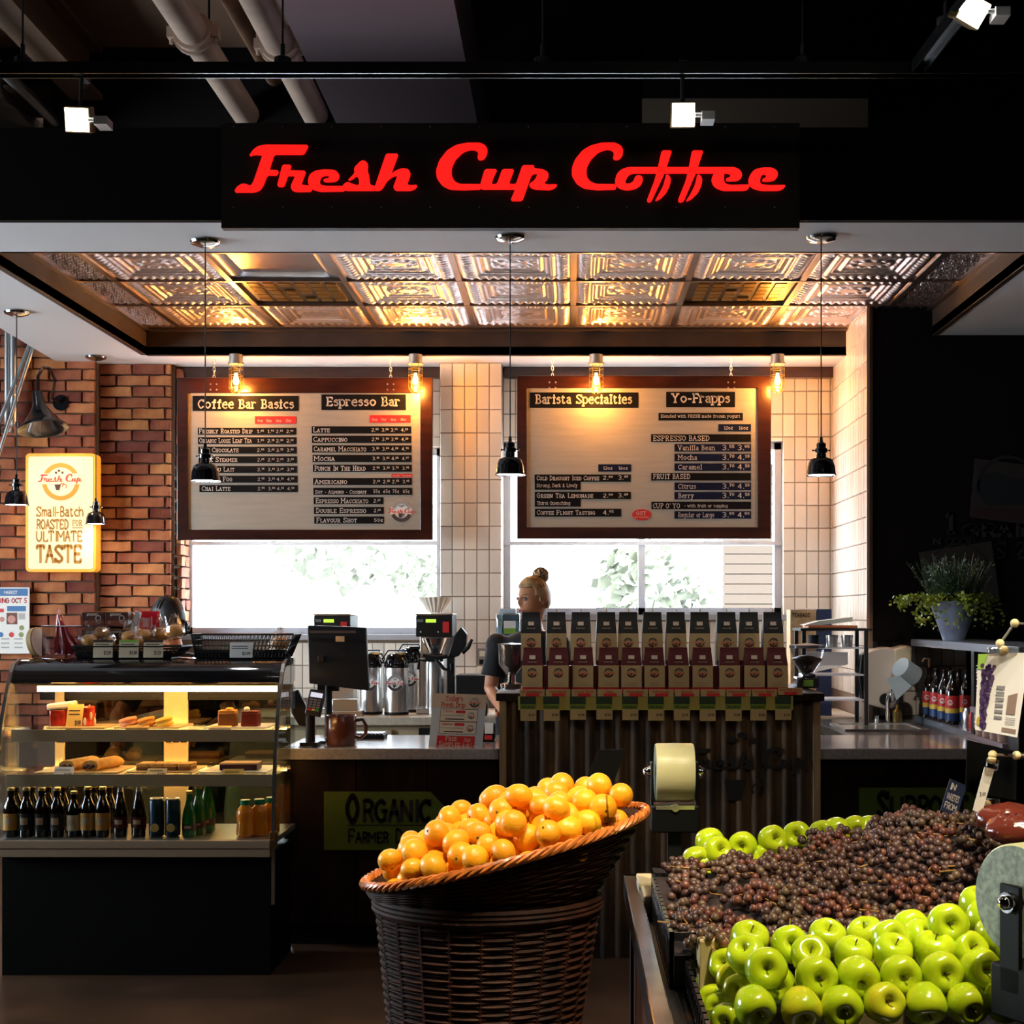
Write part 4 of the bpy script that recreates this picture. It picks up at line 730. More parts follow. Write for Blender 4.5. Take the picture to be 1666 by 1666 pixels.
mb = MB().bx(-2.27, -1.80, 6.44, 6.445, .567, 1.12).bx(-1.71, X1-.02, 6.444, 6.449, .567, 1.12); mb.out('rear_door', mat('tinted_glass', (.42, .38, .26), .05, alpha=.08), o, smooth=False)
LIP = mat('shelf_lip', (.42, .33, .22), .35, .3)
for z, yf_ in ((1.013, 6.115), (.83, 6.06)):
    MB().bx(X0+.01, X1-.012, yf_, 6.425, z-.006, z).out('shelf', mat('shelf_glass', (.80, .84, .80), .05, alpha=.22), o, smooth=False)
    MB().bx(X0+.02, X1-.014, yf_-.006, yf_, z-.05, z).out('shelf_lip', LIP, o, smooth=False)
    MB().bx(X0+.05, X1-.03, 6.40, 6.415, z-.022, z-.008).out('shelf_fill_light', TUBE, o, smooth=False)  # added glowing bar under each shelf, brightens the case interior
def card(px, py, w, h, d, lab, cat='price card', grp='price cards in the pastry case', m=YEL, lean=.35, stripe=None, txt='$3.99'):
    p = P(px, py, d); t = thing('price_card', lab, cat, p, grp); fr = Fr(p, (1, 0, 0), Vector((0, lean, 1)).normalized()); sc = d/FP; w *= sc; h *= sc; mb = MB(); rect(mb, fr, -w/2, 0, w/2, h, 0, 0, .0015)
    if stripe: rect(mb, fr, -w/2, h*.86, w/2, h, .0006, 2)
    text(mb, txt, fr, w*.05, h*.18, h*.18, x1=w*.42, slab=False, m=1, w=1.7); 
    for k in (.58, .72): rect(mb, fr, -w*.4, h*k, w*.3, h*(k+.05), .0008, 1)
    mb.out('card', [m, INK, stripe or m], t, smooth=False); return t
SZ1, SZ2 = 1.0135, .8305; TRAY = mat('tray_wood', (.70, .48, .22), .5); WTR = mat('white_board', (.78, .72, .66), .4)
def tray(name, lab, x0, x1, d0, d1, z, m): return one(name, lab, 'tray', MB().bx(x0, x1, d0, d1, z, z+.006), m, 'trays in the pastry case', smooth=False, bev=.001)
tray('serving_tray', 'kraft board under the red dessert cups on the top shelf', XP(88, 6.25), XP(182, 6.25), 6.15, 6.38, SZ1, TRAY); tray('serving_tray', 'pale board under the three coloured biscuits, top shelf', XP(196, 6.25), XP(300, 6.25), 6.16, 6.40, SZ1, TRAY); tray('serving_tray', 'white board under the two square cakes, top shelf', XP(340, 6.25), XP(440, 6.25), 6.16, 6.40, SZ1, WTR)
tray('serving_tray', 'kraft board under the two strudel loaves, middle shelf', XP(72, 6.2), XP(205, 6.2), 6.08, 6.36, SZ2, TRAY); tray('serving_tray', 'kraft board under the crumble bars, middle shelf', XP(217, 6.2), XP(322, 6.2), 6.10, 6.36, SZ2, TRAY); tray('serving_tray', 'white board under the brownie slice, middle shelf', XP(335, 6.2), XP(442, 6.2), 6.09, 6.38, SZ2, WTR)
# desserts
JEL = mat('red_jelly', (.55, .04, .02), .15, coat=.4, var=.5, vs=20); CRE = mat('whipped_cream', (.85, .74, .58), .5)
z = SZ1+.006
for px, lab, cream in ((97, 'square cup of red jelly with a cream lid, left end of top shelf', 1), (142, 'round glass of red jelly and cream, second from left on top shelf', 0)):
    x = XP(px, 6.25); t = thing('dessert_cup', lab, 'dessert', (x, 6.25, z), 'dessert cups in the pastry case')
    if cream:
        mb = MB().box((x, 6.25, z+.036), (.066, .066, .07)); mb.out('jelly', JEL, t, bev=.006); mb = MB().box((x+.012, 6.25, z+.088), (.115, .07, .028), R=Matrix.Rotation(-.12, 3, 'Y')); mb.out('cream_top', CRE, t, bev=.008, seg=3)
        MB().box((x, 6.25, z+.04), (.074, .074, .08)).out('cup', GLS, t, smooth=False)
    else:
        MB().lathe([(0, 0), (.03, .002), (.034, .08), (.03, .085), (0, .088)], (x, 6.25, z), 20).out('jelly', JEL, t)
        mb = MB(); [mb.ball((x+.03*math.cos(a), 6.25+.03*math.sin(a), z+.02+.05*(k % 3)/2), (.008, .006, .02), 8) for k, a in enumerate([i*PI/4 for i in range(8)])]; mb.out('cream_swirl', CRE, t)
        MB().lathe([(.035, 0), (.039, .1)], (x, 6.25, z), 20, close=True).out('cup', GLS, t)
card(119, 1188, 26, 44, 6.17, 'tall yellow price card standing before the red dessert cups', txt='$4.99')
PK, OR_, YL = mat('pink_biscuit', (.72, .30, .16), .6, bump=.4), mat('orange_biscuit', (.70, .32, .05), .6, bump=.4), mat('yellow_biscuit', (.80, .60, .08), .6, bump=.4)
for px, m, nm in ((209, PK, 'pink'), (238, OR_, 'orange'), (267, YL, 'yellow')):
    x = XP(px, 6.22); t = thing('sandwich_biscuit', f'{nm} sandwich biscuit leaning in a row on the top shelf', 'biscuit', (x, 6.22, z), 'sandwich biscuits in the pastry case'); M = Matrix.Translation((x, 6.22, z+.018)) @ Matrix.Rotation(R_(-14), 4, 'Y')
    M = M @ Matrix.Diagonal((1.05, 1, 1.7, 1)); MB(M).lathe([(0, .0), (.034, .001), (.038, .006), (.033, .011), (0, .013)], n=20).out('biscuit', m, t); MB(M).lathe([(0, -.013), (.034, -.011), (.038, -.006), (.033, -.001), (0, 0)], n=20).out('biscuit', m, t); MB(M).lathe([(0, -.002), (.03, -.002), (.03, .002), (0, .002)], n=16).out('filling', CRE, t)
card(222, 1189, 36, 13, 6.16, 'yellow price card lying before the coloured biscuits', lean=1.2)
for px, m, top, nm in ((371, mat('caramel_cake', (.25, .08, .01), .5, bump=.4), OR_, 'square caramel cake with golden topping, top shelf'), (408, mat('red_cake', (.18, .02, .01), .4, bump=.4), CRE, 'square dark red cake with a dab of cream, top shelf')):
    x = XP(px, 6.22); t = thing('square_cake', nm, 'cake', (x, 6.22, z), 'square cakes in the pastry case'); MB().box((x, 6.22, z+.03), (.076, .06, .06)).out('sponge', m, t, bev=.006)
    if top is OR_: MB().box((x, 6.22, z+.064), (.072, .056, .012)).ball((x+.01, 6.21, z+.074), (.02, .02, .008), 10).out('topping', top, t, bev=.003)
    else: MB().box((x, 6.22, z+.063), (.074, .058, .008)).out('glaze', m, t, bev=.003); MB().ball((x-.012, 6.2, z+.074), (.014, .014, .012), 12).out('cream_dab', CRE, t)
card(357, 1189, 36, 12, 6.16, 'yellow price card lying before the square cakes', lean=1.2)
STR, BLU = mat('strudel_crust', (.62, .30, .06), .7, bump=1, bs=120, col2=(.75, .45, .12), vs=30), mat('berry_filling', (.06, .012, .03), .3)
z = SZ2+.006
for px, lab in ((112, 'left strudel loaf with dark berry ends, middle shelf'), (150, 'right strudel loaf with dark berry ends, middle shelf')):
    x = XP(px, 6.15); t = thing('strudel', lab, 'pastry', (x, 6.22, z), 'strudels in the pastry case'); mb = MB(); n = 14
    for i in range(n+1):
        a = i/n; cx = x+a*.05; cy = 6.12+a*.2; mb_r = .024+.003*math.sin(i*2.1)
        for k in range(12): th = 2*PI*k/12; mb.v.append(Vector((cx+.034*math.cos(th)*(1+.06*math.sin(k*3+i)), cy, z+.022+mb_r*max(-.9, math.sin(th)))))
    mb.f = [(i*12+k, i*12+(k+1) % 12, (i+1)*12+(k+1) % 12, (i+1)*12+k) for i in range(n) for k in range(12)]+[tuple(range(12)), tuple(range(n*12, n*12+12))]; mb.m = [0]*len(mb.f); mb.out('crust', STR, t, ang=70)
    mb = MB(); [mb.ball((x-.022+.012*k, 6.119, z+.016+.005*(k % 2)), .009, 8) for k in range(4)]; mb.out('filling', BLU, t)
card(102, 1264, 32, 18, 6.07, 'white price card hanging off the shelf under the strudels', m=PAPER, lean=.6)
for k, px in enumerate((235, 258, 280, 303)):
    x = XP(px, 6.18); t = thing('crumble_bar', f'golden oat crumble bar, {ords[k]} from left on the middle shelf board', 'pastry', (x, 6.2, z), 'crumble bars in the pastry case')
    MB().box((x, 6.2, z+.007), (.055, .1, .014)).out('base', mat('bar_base', (.3, .12, .03), .7), t, bev=.003); MB().box((x, 6.2, z+.021), (.057, .102, .016)).out('crumble', STR, t, bev=.005)
card(254, 1262, 32, 14, 6.07, 'pale price card before the crumble bars', lean=.8, m=mat('pale_yellow', (.82, .66, .36), .6))
x = XP(390, 6.18); t = thing('brownie_slice', 'long dark brownie slice with pale crust on the middle shelf', 'pastry', (x, 6.2, z)); MB().box((x, 6.2, z+.013), (.16, .1, .024)).out('brownie', BLU, t, bev=.003); MB().box((x, 6.2, z+.028), (.163, .103, .007)).out('crust', mat('pie_crust', (.62, .36, .16), .7), t, bev=.002)
card(378, 1267, 34, 17, 6.06, 'yellow price card hanging under the brownie slice', lean=.5, txt='$2.99')
# bottles and cans on the case deck
ZD = .567; DG = mat('dark_bottle_glass', (.012, .006, .004), .06, coat=.5); GG = mat('green_bottle_glass', (.01, .16, .03), .06, coat=.5); GOLD = mat('gold_cap', (.65, .48, .15), .3, .9); OJ = mat('orange_juice', (.85, .26, .01), .2, coat=.4); TEAL = mat('teal_can', (.008, .035, .06), .3, .3)
LABS = {'orange': mat('orange_label', (.62, .22, .03), .5, col2=(.40, .32, .06), vs=30), 'black': mat('black_label', (.03, .025, .025), .4), 'cream': mat('cream_label', (.55, .42, .26), .5), 'maroon': DRED}
def bottle(px, d, lab, kind, lb, grp, base=ZD, sc=1):
    x = XP(px, d); t = thing({'can': 'drink_can', 'juice': 'juice_bottle'}.get(kind, 'glass_bottle'), lab, 'can' if kind == 'can' else 'bottle', (x, d, base), grp); c = (x, d, base)
    S = lambda q: [(r*sc, z*sc) for r, z in q]
    if kind == 'beer':
        MB().lathe(S([(0, .003), (.028, 0), (.031, .006), (.031, .115), (.028, .132), (.016, .158), (.0135, .175), (.0135, .196), (0, .196)]), c, 18).out('glass', DG, t); MB().lathe(S([(0, .206), (.013, .206), (.0155, .203), (.0155, .194), (0, .194)]), c, 14).out('cap', GOLD, t); b = (.032, .03, .1)
    elif kind == 'tall':
        MB().lathe(S([(0, .003), (.028, 0), (.031, .006), (.031, .09), (.026, .13), (.017, .17), (.014, .19)]), c, 18).out('glass', DG, t); MB().lathe(S([(.0142, .188), (.013, .20), (.013, .222), (.015, .225), (.015, .235), (0, .236)]), c, 14).out('neck', mat('foil_silver', (.7, .66, .58), .25, .8), t); b = (.032, .04, .085)
    elif kind == 'green':
        MB().lathe(S([(0, .003), (.026, 0), (.031, .008), (.031, .075), (.026, .11), (.015, .15), (.0125, .17), (.0125, .19), (0, .19)]), c, 18).out('glass', GG, t); MB().lathe(S([(0, .2), (.012, .2), (.0145, .197), (.0145, .186), (0, .186)]), c, 14).out('cap', GOLD, t); b = (.032, .03, .055)
    elif kind == 'can':
        MB().lathe(S([(0, .004), (.024, 0), (.032, .008), (.032, .148), (.027, .158)]), c, 20).out('body', TEAL, t); MB().lathe(S([(.027, .158), (.028, .163), (.025, .163), (.024, .159), (0, .159)]), c, 20, close=True).out('lid', STEEL, t); mb = MB(); arc(mb, Fr((x, d-.0335, base+.042), (1, 0, 0), (0, 0, 1)), 0, 0, 0, .018, 0, 360, 18, 0, 0); arc(mb, Fr((x, d-.0337, base+.042), (1, 0, 0), (0, 0, 1)), 0, 0, .010, .012, 0, 360, 18, 1, .0002); mb.out('lemon_print', [mat('lemon', (.68, .48, .14), .5), GOLD], t, smooth=False); return
    else:
        MB().lathe(S([(0, .003), (.03, 0), (.037, .01), (.036, .05), (.033, .06), (.036, .07), (.037, .10), (.03, .118), (.02, .13), (.02, .135), (0, .135)]), c, 20).out('body', OJ, t); MB().lathe(S([(0, .155), (.021, .155), (.022, .15), (.022, .134), (0, .134)]), c, 16).out('cap', mat('green_cap', (.01, .25, .08), .4), t); return
    r, z0, z1 = b; mb = MB(); n = 14; r *= sc; vs = [(x+r*math.cos(a), d+r*math.sin(a), base+zz*sc) for zz in (z0, z1) for a in [PI+PI*k/n for k in range(n+1)]]; mb.add(vs, [(k, k+1, n+2+k, n+1+k) for k in range(n)]); mb.add([(x+(r+.0006)*math.cos(a), d+(r+.0006)*math.sin(a), base+zz*sc) for zz in (z0+(z1-z0)*.35, z0+(z1-z0)*.75) for a in [PI*1.5+(k-3)*.16 for k in range(7)]], [(k, k+1, 8+k, 7+k) for k in range(6)], 1); mb.out('label', [LABS[lb], mat('label_art', (.45, .30, .18), .5)], t, ang=80)
for px, d, lab, kd, lb in ((18, 6.07, 'orange', 'beer', 'orange'), (43, 6.07, 'b', 'beer', 'black'), (68, 6.07, 'c', 'beer', 'black'), (93, 6.07, 'd', 'beer', 'black')):
    bottle(px, d, {'orange': 'dark beer bottle with an orange label, leftmost in the case', 'b': 'dark bottle second from the left in the case', 'c': 'dark bottle third from the left in the case', 'd': 'dark bottle fourth from the left in the case'}[lab], kd, lb, 'dark bottles in the pastry case')
for px in (26, 52, 78, 103, 153, 178): bottle(px, 6.18, 'dark capped bottle in the second rank of the case deck', 'beer', 'black', 'dark bottles in the second rank')
bottle(120, 6.07, 'small bottle with a cream label between the dark and orange bottles', 'beer', 'cream', 'labelled bottles in the pastry case', sc=.93); bottle(143, 6.07, 'left bottle with a bright orange fruit label on the case deck', 'beer', 'orange', 'labelled bottles in the pastry case', sc=1.02); bottle(167, 6.07, 'right bottle with a bright orange fruit label on the case deck', 'beer', 'orange', 'labelled bottles in the pastry case', sc=1.02)
bottle(196, 6.07, 'tall dark bottle with silver neck, left of the pair', 'tall', 'maroon', 'silver-necked bottles'); bottle(226, 6.07, 'tall dark bottle with silver neck, right of the pair', 'tall', 'maroon', 'silver-necked bottles')
bottle(255, 6.07, 'left dark teal drink can with lemon print', 'can', '', 'teal cans'); bottle(281, 6.07, 'right dark teal drink can with lemon print', 'can', '', 'teal cans')
bottle(308, 6.08, 'green glass bottle with gold cap, leftmost of three', 'green', 'black', 'green bottles', sc=.96); bottle(323, 6.14, 'green glass bottle with gold cap, middle of three', 'green', 'black', 'green bottles', sc=1.04); bottle(337, 6.2, 'green glass bottle with gold cap, rearmost of three', 'green', 'black', 'green bottles', sc=1.12)
bottle(399, 6.07, 'plump orange juice bottle, left of three, green cap', 'juice', '', 'juice bottles'); bottle(422, 6.1, 'plump orange juice bottle, middle of three, green cap', 'juice', '', 'juice bottles'); bottle(441, 6.16, 'plump orange juice bottle, right of three by the case end', 'juice', '', 'juice bottles')
# ================================================================ on top of the case
ZC = 1.3105; D = 6.38
o = thing('wooden_lid', 'round wooden lid leaning on edge at the left end of the case top', 'lid', (XP(60, D), D, ZC)); M = Matrix.Translation((XP(60, D), D, ZC+.067)) @ Matrix.Rotation(R_(68), 4, 'Z') @ Matrix.Rotation(R_(80), 4, 'X') @ Matrix.Rotation(R_(10), 4, 'Y')
MB(M).lathe([(0, -.014), (.062, -.014), (.066, -.01), (.066, .01), (.062, .014), (0, .014)], n=32).out('disc', mat('birch', (.52, .33, .14), .5, var=.2, vs=6), o)
x = XP(103, D); o = thing('tong_holder', 'clear open acrylic box holding red tongs on the case top', 'container', (x, D, ZC)); mb = MB()
for a, b in ((-.078, -.075), (.075, .078)): mb.bx(x+a, x+b, D-.045, D+.045, ZC, ZC+.14)
mb.bx(x-.078, x+.078, D-.047, D-.045, ZC, ZC+.14).bx(x-.078, x+.078, D+.043, D+.045, ZC, ZC+.14).bx(x-.078, x+.078, D-.045, D+.045, ZC, ZC+.004); mb.out('box', mat('acrylic', (.90, .88, .92), .03, alpha=.16), o, smooth=False)
mb = MB().tube([(x-.08, D-.047, ZC+.14), (x+.08, D-.047, ZC+.14), (x+.08, D+.046, ZC+.14), (x-.08, D+.046, ZC+.14)], .0025, 6, closed=True); mb.out('rim', mat('acrylic_edge', (.8, .78, .8), .1), o)
RDT = mat('red_tong', (.50, .012, .02), .3, coat=.3)
for a, b, lab in (((-.005, .01), (-.022, .19), 'red tongs standing upright in the clear box'), ((.055, .01), (-.01, .165), 'red tongs slanting to the right in the clear box')):
    t = thing('tongs', lab, 'tongs', (x+a[0], D, ZC+.004), 'red tongs in the clear box'); p, q = Vector((x+a[0], D-.01, ZC+.015)), Vector((x+b[0], D, ZC+b[1])); off = Vector((.016, 0, 0))
    for s in (-1, 1): MB().tube([p+off*s*.8, p.lerp(q, .3)+off*s*1.0, p.lerp(q, .7)+off*s*.5, q], [.019, .013, .008, .007], 8, flat=.85).out('arm', RDT, t)
    MB().tube([q, q+Vector((-.006, 0, .018)), q+Vector((.004, 0, .022)), q+Vector((.006, 0, .008))], .003, 6).out('hinge_ring', RDT, t)
COC = mat('cocoa_box', (.075, .018, .012), .45); ORB = mat('orange_board', (.55, .22, .06), .5)
for k, (px, py, lab) in enumerate(((154, 992, 'upper left brown box with a cup drawing on the case top stack'), (192, 992, 'upper right brown box with a cup drawing on the case top stack'), (154, 1020, 'lower left brown box with a cup drawing on the case top stack'), (192, 1020, 'lower right brown box with a cup drawing on the case top stack'))):
    d = 6.40; p = P(px, py, d); p.z = ZC+.136 if k < 2 else ZC+.06; t = thing('cocoa_box', lab, 'box', p, 'brown boxes on the case top'); hh = .066
    MB().bx(p.x-.050, p.x+.050, d-.02, d+.045, p.z, p.z+hh).out('carton', COC, t, smooth=False, bev=.001); fr = Fr((p.x-.052, d-.0215, p.z), (1, 0, 0), (0, 0, 1)); mb = MB()
    rect(mb, fr, .002, .064, .102, .0665, 0, 1); rect(mb, fr, .002, .002, .102, .028, 0, 3); arc(mb, fr, .075, .038, .010, .013, 0, 360, 14, 0, .0004); arc(mb, fr, .078, .03, .013, .015, 200, 340, 8, 0, .0004)
    for a, b in ((.055, .05), (.05, .044), (.047, .006)): rect(mb, fr, .024, a, .024+b, a+.003, .0004, 0)
    arc(mb, fr, .022, .018, .004, .006, 0, 300, 8, 0, .0005); mb.out('print', [mat('box_white', (.62, .50, .42), .5), ORB, INK, mat('box_rust', (.22, .045, .02), .5)], t, smooth=False)
t = one('display_shelf', 'small orange-brown shelf board under the brown boxes', 'shelf', MB().bx(XP(133, 6.4), XP(214, 6.4), 6.375, 6.45, ZC, ZC+.058).bx(XP(133, 6.4), XP(214, 6.4), 6.43, 6.45, ZC, ZC+.2), ORB, smooth=False, bev=.002)
t = thing('wire_sign_stand', 'white framed stand with a red card beside the brown boxes', 'sign stand', P(237, 1020, 6.43)); x0 = XP(214, 6.43); mb = MB(); [mb.tube(q, .0035, 6) for q in ([(x0, 6.43, ZC), (x0+.012, 6.43, ZC+.19)], [(x0+.02, 6.35, ZC), (x0+.045, 6.42, ZC+.2)], [(x0+.02, 6.43, ZC+.10), (x0+.16, 6.43, ZC+.11)])]; mb.box((x0+.022, 6.42, ZC+.155), (.03, .004, .1), R=Matrix.Rotation(R_(16), 3, 'Y')); mb.out('frame', WHITE, t)
mb = MB().bx(x0+.035, x0+.125, 6.432, 6.436, ZC+.12, ZC+.205).bx(x0+.05, x0+.08, 6.430, 6.432, ZC+.135, ZC+.175, 1).bx(x0+.085, x0+.092, 6.430, 6.432, ZC+.13, ZC+.18, 1); mb.out('red_card', [mat('bright_red', (.75, .01, .03), .5), mat('pinkish', (.75, .35, .4), .5)], t, smooth=False)
# wire baskets with bagged buns
WIR = mat('black_wire', (.012, .012, .014), .35, .3)
def basket(x0, x1, lab, flare=.03, hb=.075, ht=.06):
    ya, yb2 = 6.30, 6.45; t = thing('wire_basket', lab, 'basket', ((x0+x1)/2, 6.38, ZC)); mb = MB()
    def P4(k, f): e = flare*f; return [(x0-e*.3, ya-e*.5), (x1+e, ya-e*.5), (x1+e, yb2+e*.2), (x0-e*.3, yb2+e*.2)][k]
    mb.bx(x0, x1, ya, ya+.004, ZC, ZC+ht*.62).bx(x0, x1, ya, yb2, ZC, ZC+.003); mb.out('liner', MBLK, t, smooth=False); mb = MB()
    for f in (0, .25, .5, .75, 1): zz = ZC+.003+f*(hb if True else ht); mb.tube([(*P4(k, f), zz) for k in range(4)], .0022 if f < 1 else .004, 5, closed=True)
    for k, n in ((0, 26), (1, 12), (2, 26), (3, 12)):
        a0, b0 = P4(k, 0), P4((k+1) % 4, 0); a1, b1 = P4(k, 1), P4((k+1) % 4, 1)
        for i in range(n+1):
            for sgn in (-1, 1):
                j = min(1, max(0, i/n+sgn*.9/n)); i_ = i/n; mb.tube([(a0[0]+(b0[0]-a0[0])*i_, a0[1]+(b0[1]-a0[1])*i_, ZC+.003), (a1[0]+(b1[0]-a1[0])*j, a1[1]+(b1[1]-a1[1])*j, ZC+hb)], .0013, 4, caps=False)
    mb.out('wire_weave', WIR, t); return t
basket(XP(135, 6.38), XP(287, 6.38), 'black wire basket heaped with bagged buns on the case top', flare=.05, hb=.048, ht=.05); basket(XP(325, 6.38), XP(470, 6.38), 'nearly empty black wire basket at the right of the case top', hb=.10, flare=.04)
BUN = mat('golden_bun', (.80, .36, .09), .4, var=.35, vs=14, coat=.3, bump=.3); FILM = mat('plastic_film', (.97, .96, .95), .2, alpha=.20)
def bun(px, py, d, r, lab, grp='bagged buns on the case top'):
    p = P(px, py, d); t = thing('bagged_bun', lab, 'bun', p-Vector((0, 0, r*.7)), grp); MB().ball(p, (r, r*.8, r*.72), 16).out('bun', BUN, t); mb = MB(); n = 14; m_ = 9; R2 = random.Random(int(px)); vs = []
    for i in range(m_+1):
        f = PI*i/m_
        for k in range(n): a = 2*PI*k/n; w = 1.22+R2.uniform(-.14, .14); vs.append(p+Vector((r*w*math.sin(f)*math.cos(a), r*.9*w*math.sin(f)*math.sin(a), -r*.85*w*math.cos(f)+(r*.9*R2.uniform(.4, 1.2) if i >= m_-1 else 0))))
    mb.add(vs, [(i*n+k, i*n+(k+1) % n, (i+1)*n+(k+1) % n, (i+1)*n+k) for i in range(m_) for k in range(n)]); mb.out('film', FILM, t, ang=20)
for k, (px, py, r) in enumerate(((145, 1046, .04), (167, 1034, .042), (193, 1040, .038), (211, 1040, .04), (232, 1038, .042), (262, 1036, .045), (284, 1030, .04), (178, 1048, .036), (248, 1046, .036), (222, 1048, .034))): bun(px, py-4, 6.36+.03*(k % 3), r*.95, 'glossy golden bun in a clear bag, heaped in the left wire basket')
bun(456, 1046, 6.39, .04, 'single bagged bun at the right end of the empty wire basket', None)
for px, m, st, tx, lab in ((167, KRAFT, mat('dark_brown', (.05, .02, .01), .5), '$1.29', 'brown-topped kraft price card on the case top, left of three'), (209, KRAFT, mat('lime', (.22, .42, .05), .5), '$1.19', 'green-topped price card on the case top, middle of three'), (249, KRAFT, MC['dark_brown'], '$1.29', 'brown-topped kraft price card on the case top, right of three')): card(px, 1070, 32, 29, 6.27, lab, grp='price cards on the case top', m=mat('tan_card', (.62, .50, .34), .6), stripe=st, txt=tx, lean=.1)
card(392, 1070, 37, 25, 6.25, 'bright white price card before the empty wire basket', grp='price cards on the case top', m=PAPER, lean=.1)
# ================================================================ till area on the left counter
D = 6.75; ZK = SEW
o = thing('till_monitor', 'black till screen seen from behind on a stand on the left counter', 'monitor', P(545, 1210, D)); yb = D
q = [P(497, 1017, D), P(593, 1021, D), P(600, 1124, D), P(503, 1112, D)]; q[0].y = q[1].y = D+.05; MB().poly(q, depth=(0, -.035, 0)).out('screen_back', mat('till_black', (.010, .010, .012), .35), o, bev=.004)
fr = Fr(P(497, 1024, D)+Vector((0, .005, 0)), (1, 0, 0), (0, 0, 1)); mb = MB(); mb.bx(XP(501, D), XP(578, D), D+.0, D+.012, ZP(1030, D), ZP(1026, D)).bx(XP(546, D), XP(560, D), D-.0, D+.01, ZP(1044, D), ZP(1035, D), 1); mb.out('vent_and_sticker', [mat('dark_bronze', (.12, .08, .06), .3), KRAFT], o, smooth=False)
MB().box((XP(524, D), D-.01, ZP(1072, D)), (.03, .05, .03)).out('hinge', MBLK, o, bev=.003)
x = XP(532, D); MB().bx(x-.05, x+.05, D+.03, D+.05, ZP(1125, D), ZP(1105, D)).cyl((x, D+.04, ZK), (x, D+.04, ZP(1110, D)), .018).bx(x-.09, x+.06, D-.04, D+.13, ZK, ZK+.012).out('stand', MBLK, o)
o = thing('card_terminal', 'card payment terminal tilted on a black pole beside the till screen', 'card reader', P(500, 1218, 6.56)); d = 6.56; x = XP(503, d)
Mt = Matrix.Translation(P(513, 1144, d)) @ Matrix.Rotation(R_(9), 4, 'Y') @ Matrix.Rotation(R_(-20), 4, 'X')
MB(Mt).bx(-.036, .036, -.012, .018, -.06, .062).out('body', mat('terminal_black', (.02, .02, .025), .3), o, bev=.006)
MB(Mt).bx(-.027, .027, -.014, -.011, .024, .046).out('display', mat('lcd_pale', (.6, .62, .68), .2, emit=(.55, .58, .7), es=.5), o, smooth=False)
mb = MB(Mt); cs = [mat('key_grey', (.22, .22, .30), .4), MRED, YEL, mat('key_green', (.03, .35, .1), .4)]
for r in range(5):
    for c_ in range(3): mb.bx(-.026+c_*.018, -.012+c_*.018, -.0155, -.012, .008-r*.012, .016-r*.012, 0 if r < 4 else 1+c_)
mb.out('keypad', cs, o, smooth=False)
MB().cyl((x, d+.03, ZK), (x, d+.03, ZP(1165, d)), .022).cyl((x, d+.03, ZP(1165, d)), Mt @ Vector((0, .02, -.03)), .016).bx(x-.04, x+.04, d-.02, d+.08, ZK, ZK+.02).out('pole', MBLK, o)
q = [P(472, 1128, d+.05), P(484, 1122, d+.05), P(498, 1150, d+.05), P(512, 1158, d+.05), P(510, 1184, d+.05), P(486, 1180, d+.05), P(474, 1160, d+.05)]; MB().poly(q, depth=(0, -.03, 0)).out('privacy_shield', MBLK, o, bev=.003)
o = thing('key_bunch', 'small silver keys lying at the foot of the card terminal', 'keys', P(489, 1219, 6.52)); p = P(489, 1217, 6.52); p.z = ZK+.003; mb = MB().tube([p+Vector((.014*math.cos(a*PI/6), .014*math.sin(a*PI/6), 0)) for a in range(12)], .0018, 5, closed=True)
for a in (.3, 1.6, 3.0): e = p+Vector((.045*math.cos(a), .03*math.sin(a), .002)); mb.tube([p+Vector((.014*math.cos(a), .014*math.sin(a), 0)), e], .004, 6, flat=.4).ball(e, (.009, .009, .003), 8)
mb.out('key', CHR, o)
d = 6.62; x = XP(555, d); o = thing('mug', 'large reddish-brown mug on the left counter beside the card terminal', 'mug', (x, d, ZK)); MUG = mat('brown_mug', (.11, .028, .016), .25, coat=.3)
MB().lathe([(0, .002), (.066, 0), (.070, .006), (.070, .136), (.067, .14), (.063, .136), (.062, .01), (0, .01)], (x, d, ZK), 32, close=True).out('cup', MUG, o, ang=50); MB().tube([(x+.066, d, ZK+.115), (x+.1, d, ZK+.12), (x+.115, d, ZK+.09), (x+.112, d, ZK+.055), (x+.09, d, ZK+.035), (x+.066, d, ZK+.04)], .009, 10).out('handle', MUG, o)
d = 7.0; o = thing('keyboard', 'black till keyboard lying behind the brown mug', 'keyboard', (XP(595, d), d, ZK)); xk = XP(600, d); MB().bx(xk-.12, xk+.08, d-.05, d+.09, ZK, ZK+.022).out('case', MBLK, o, smooth=False, bev=.004); mb = MB()
for i in range(10):
    for j in range(5): mb.bx(xk-.112+i*.019, xk-.097+i*.019, d-.04+j*.025, d-.021+j*.025, ZK+.022, ZK+.028)
kb = mb.out('keys', mat('key_black', (.03, .03, .034), .3), o, smooth=False); kb['kind'] = 'stuff'
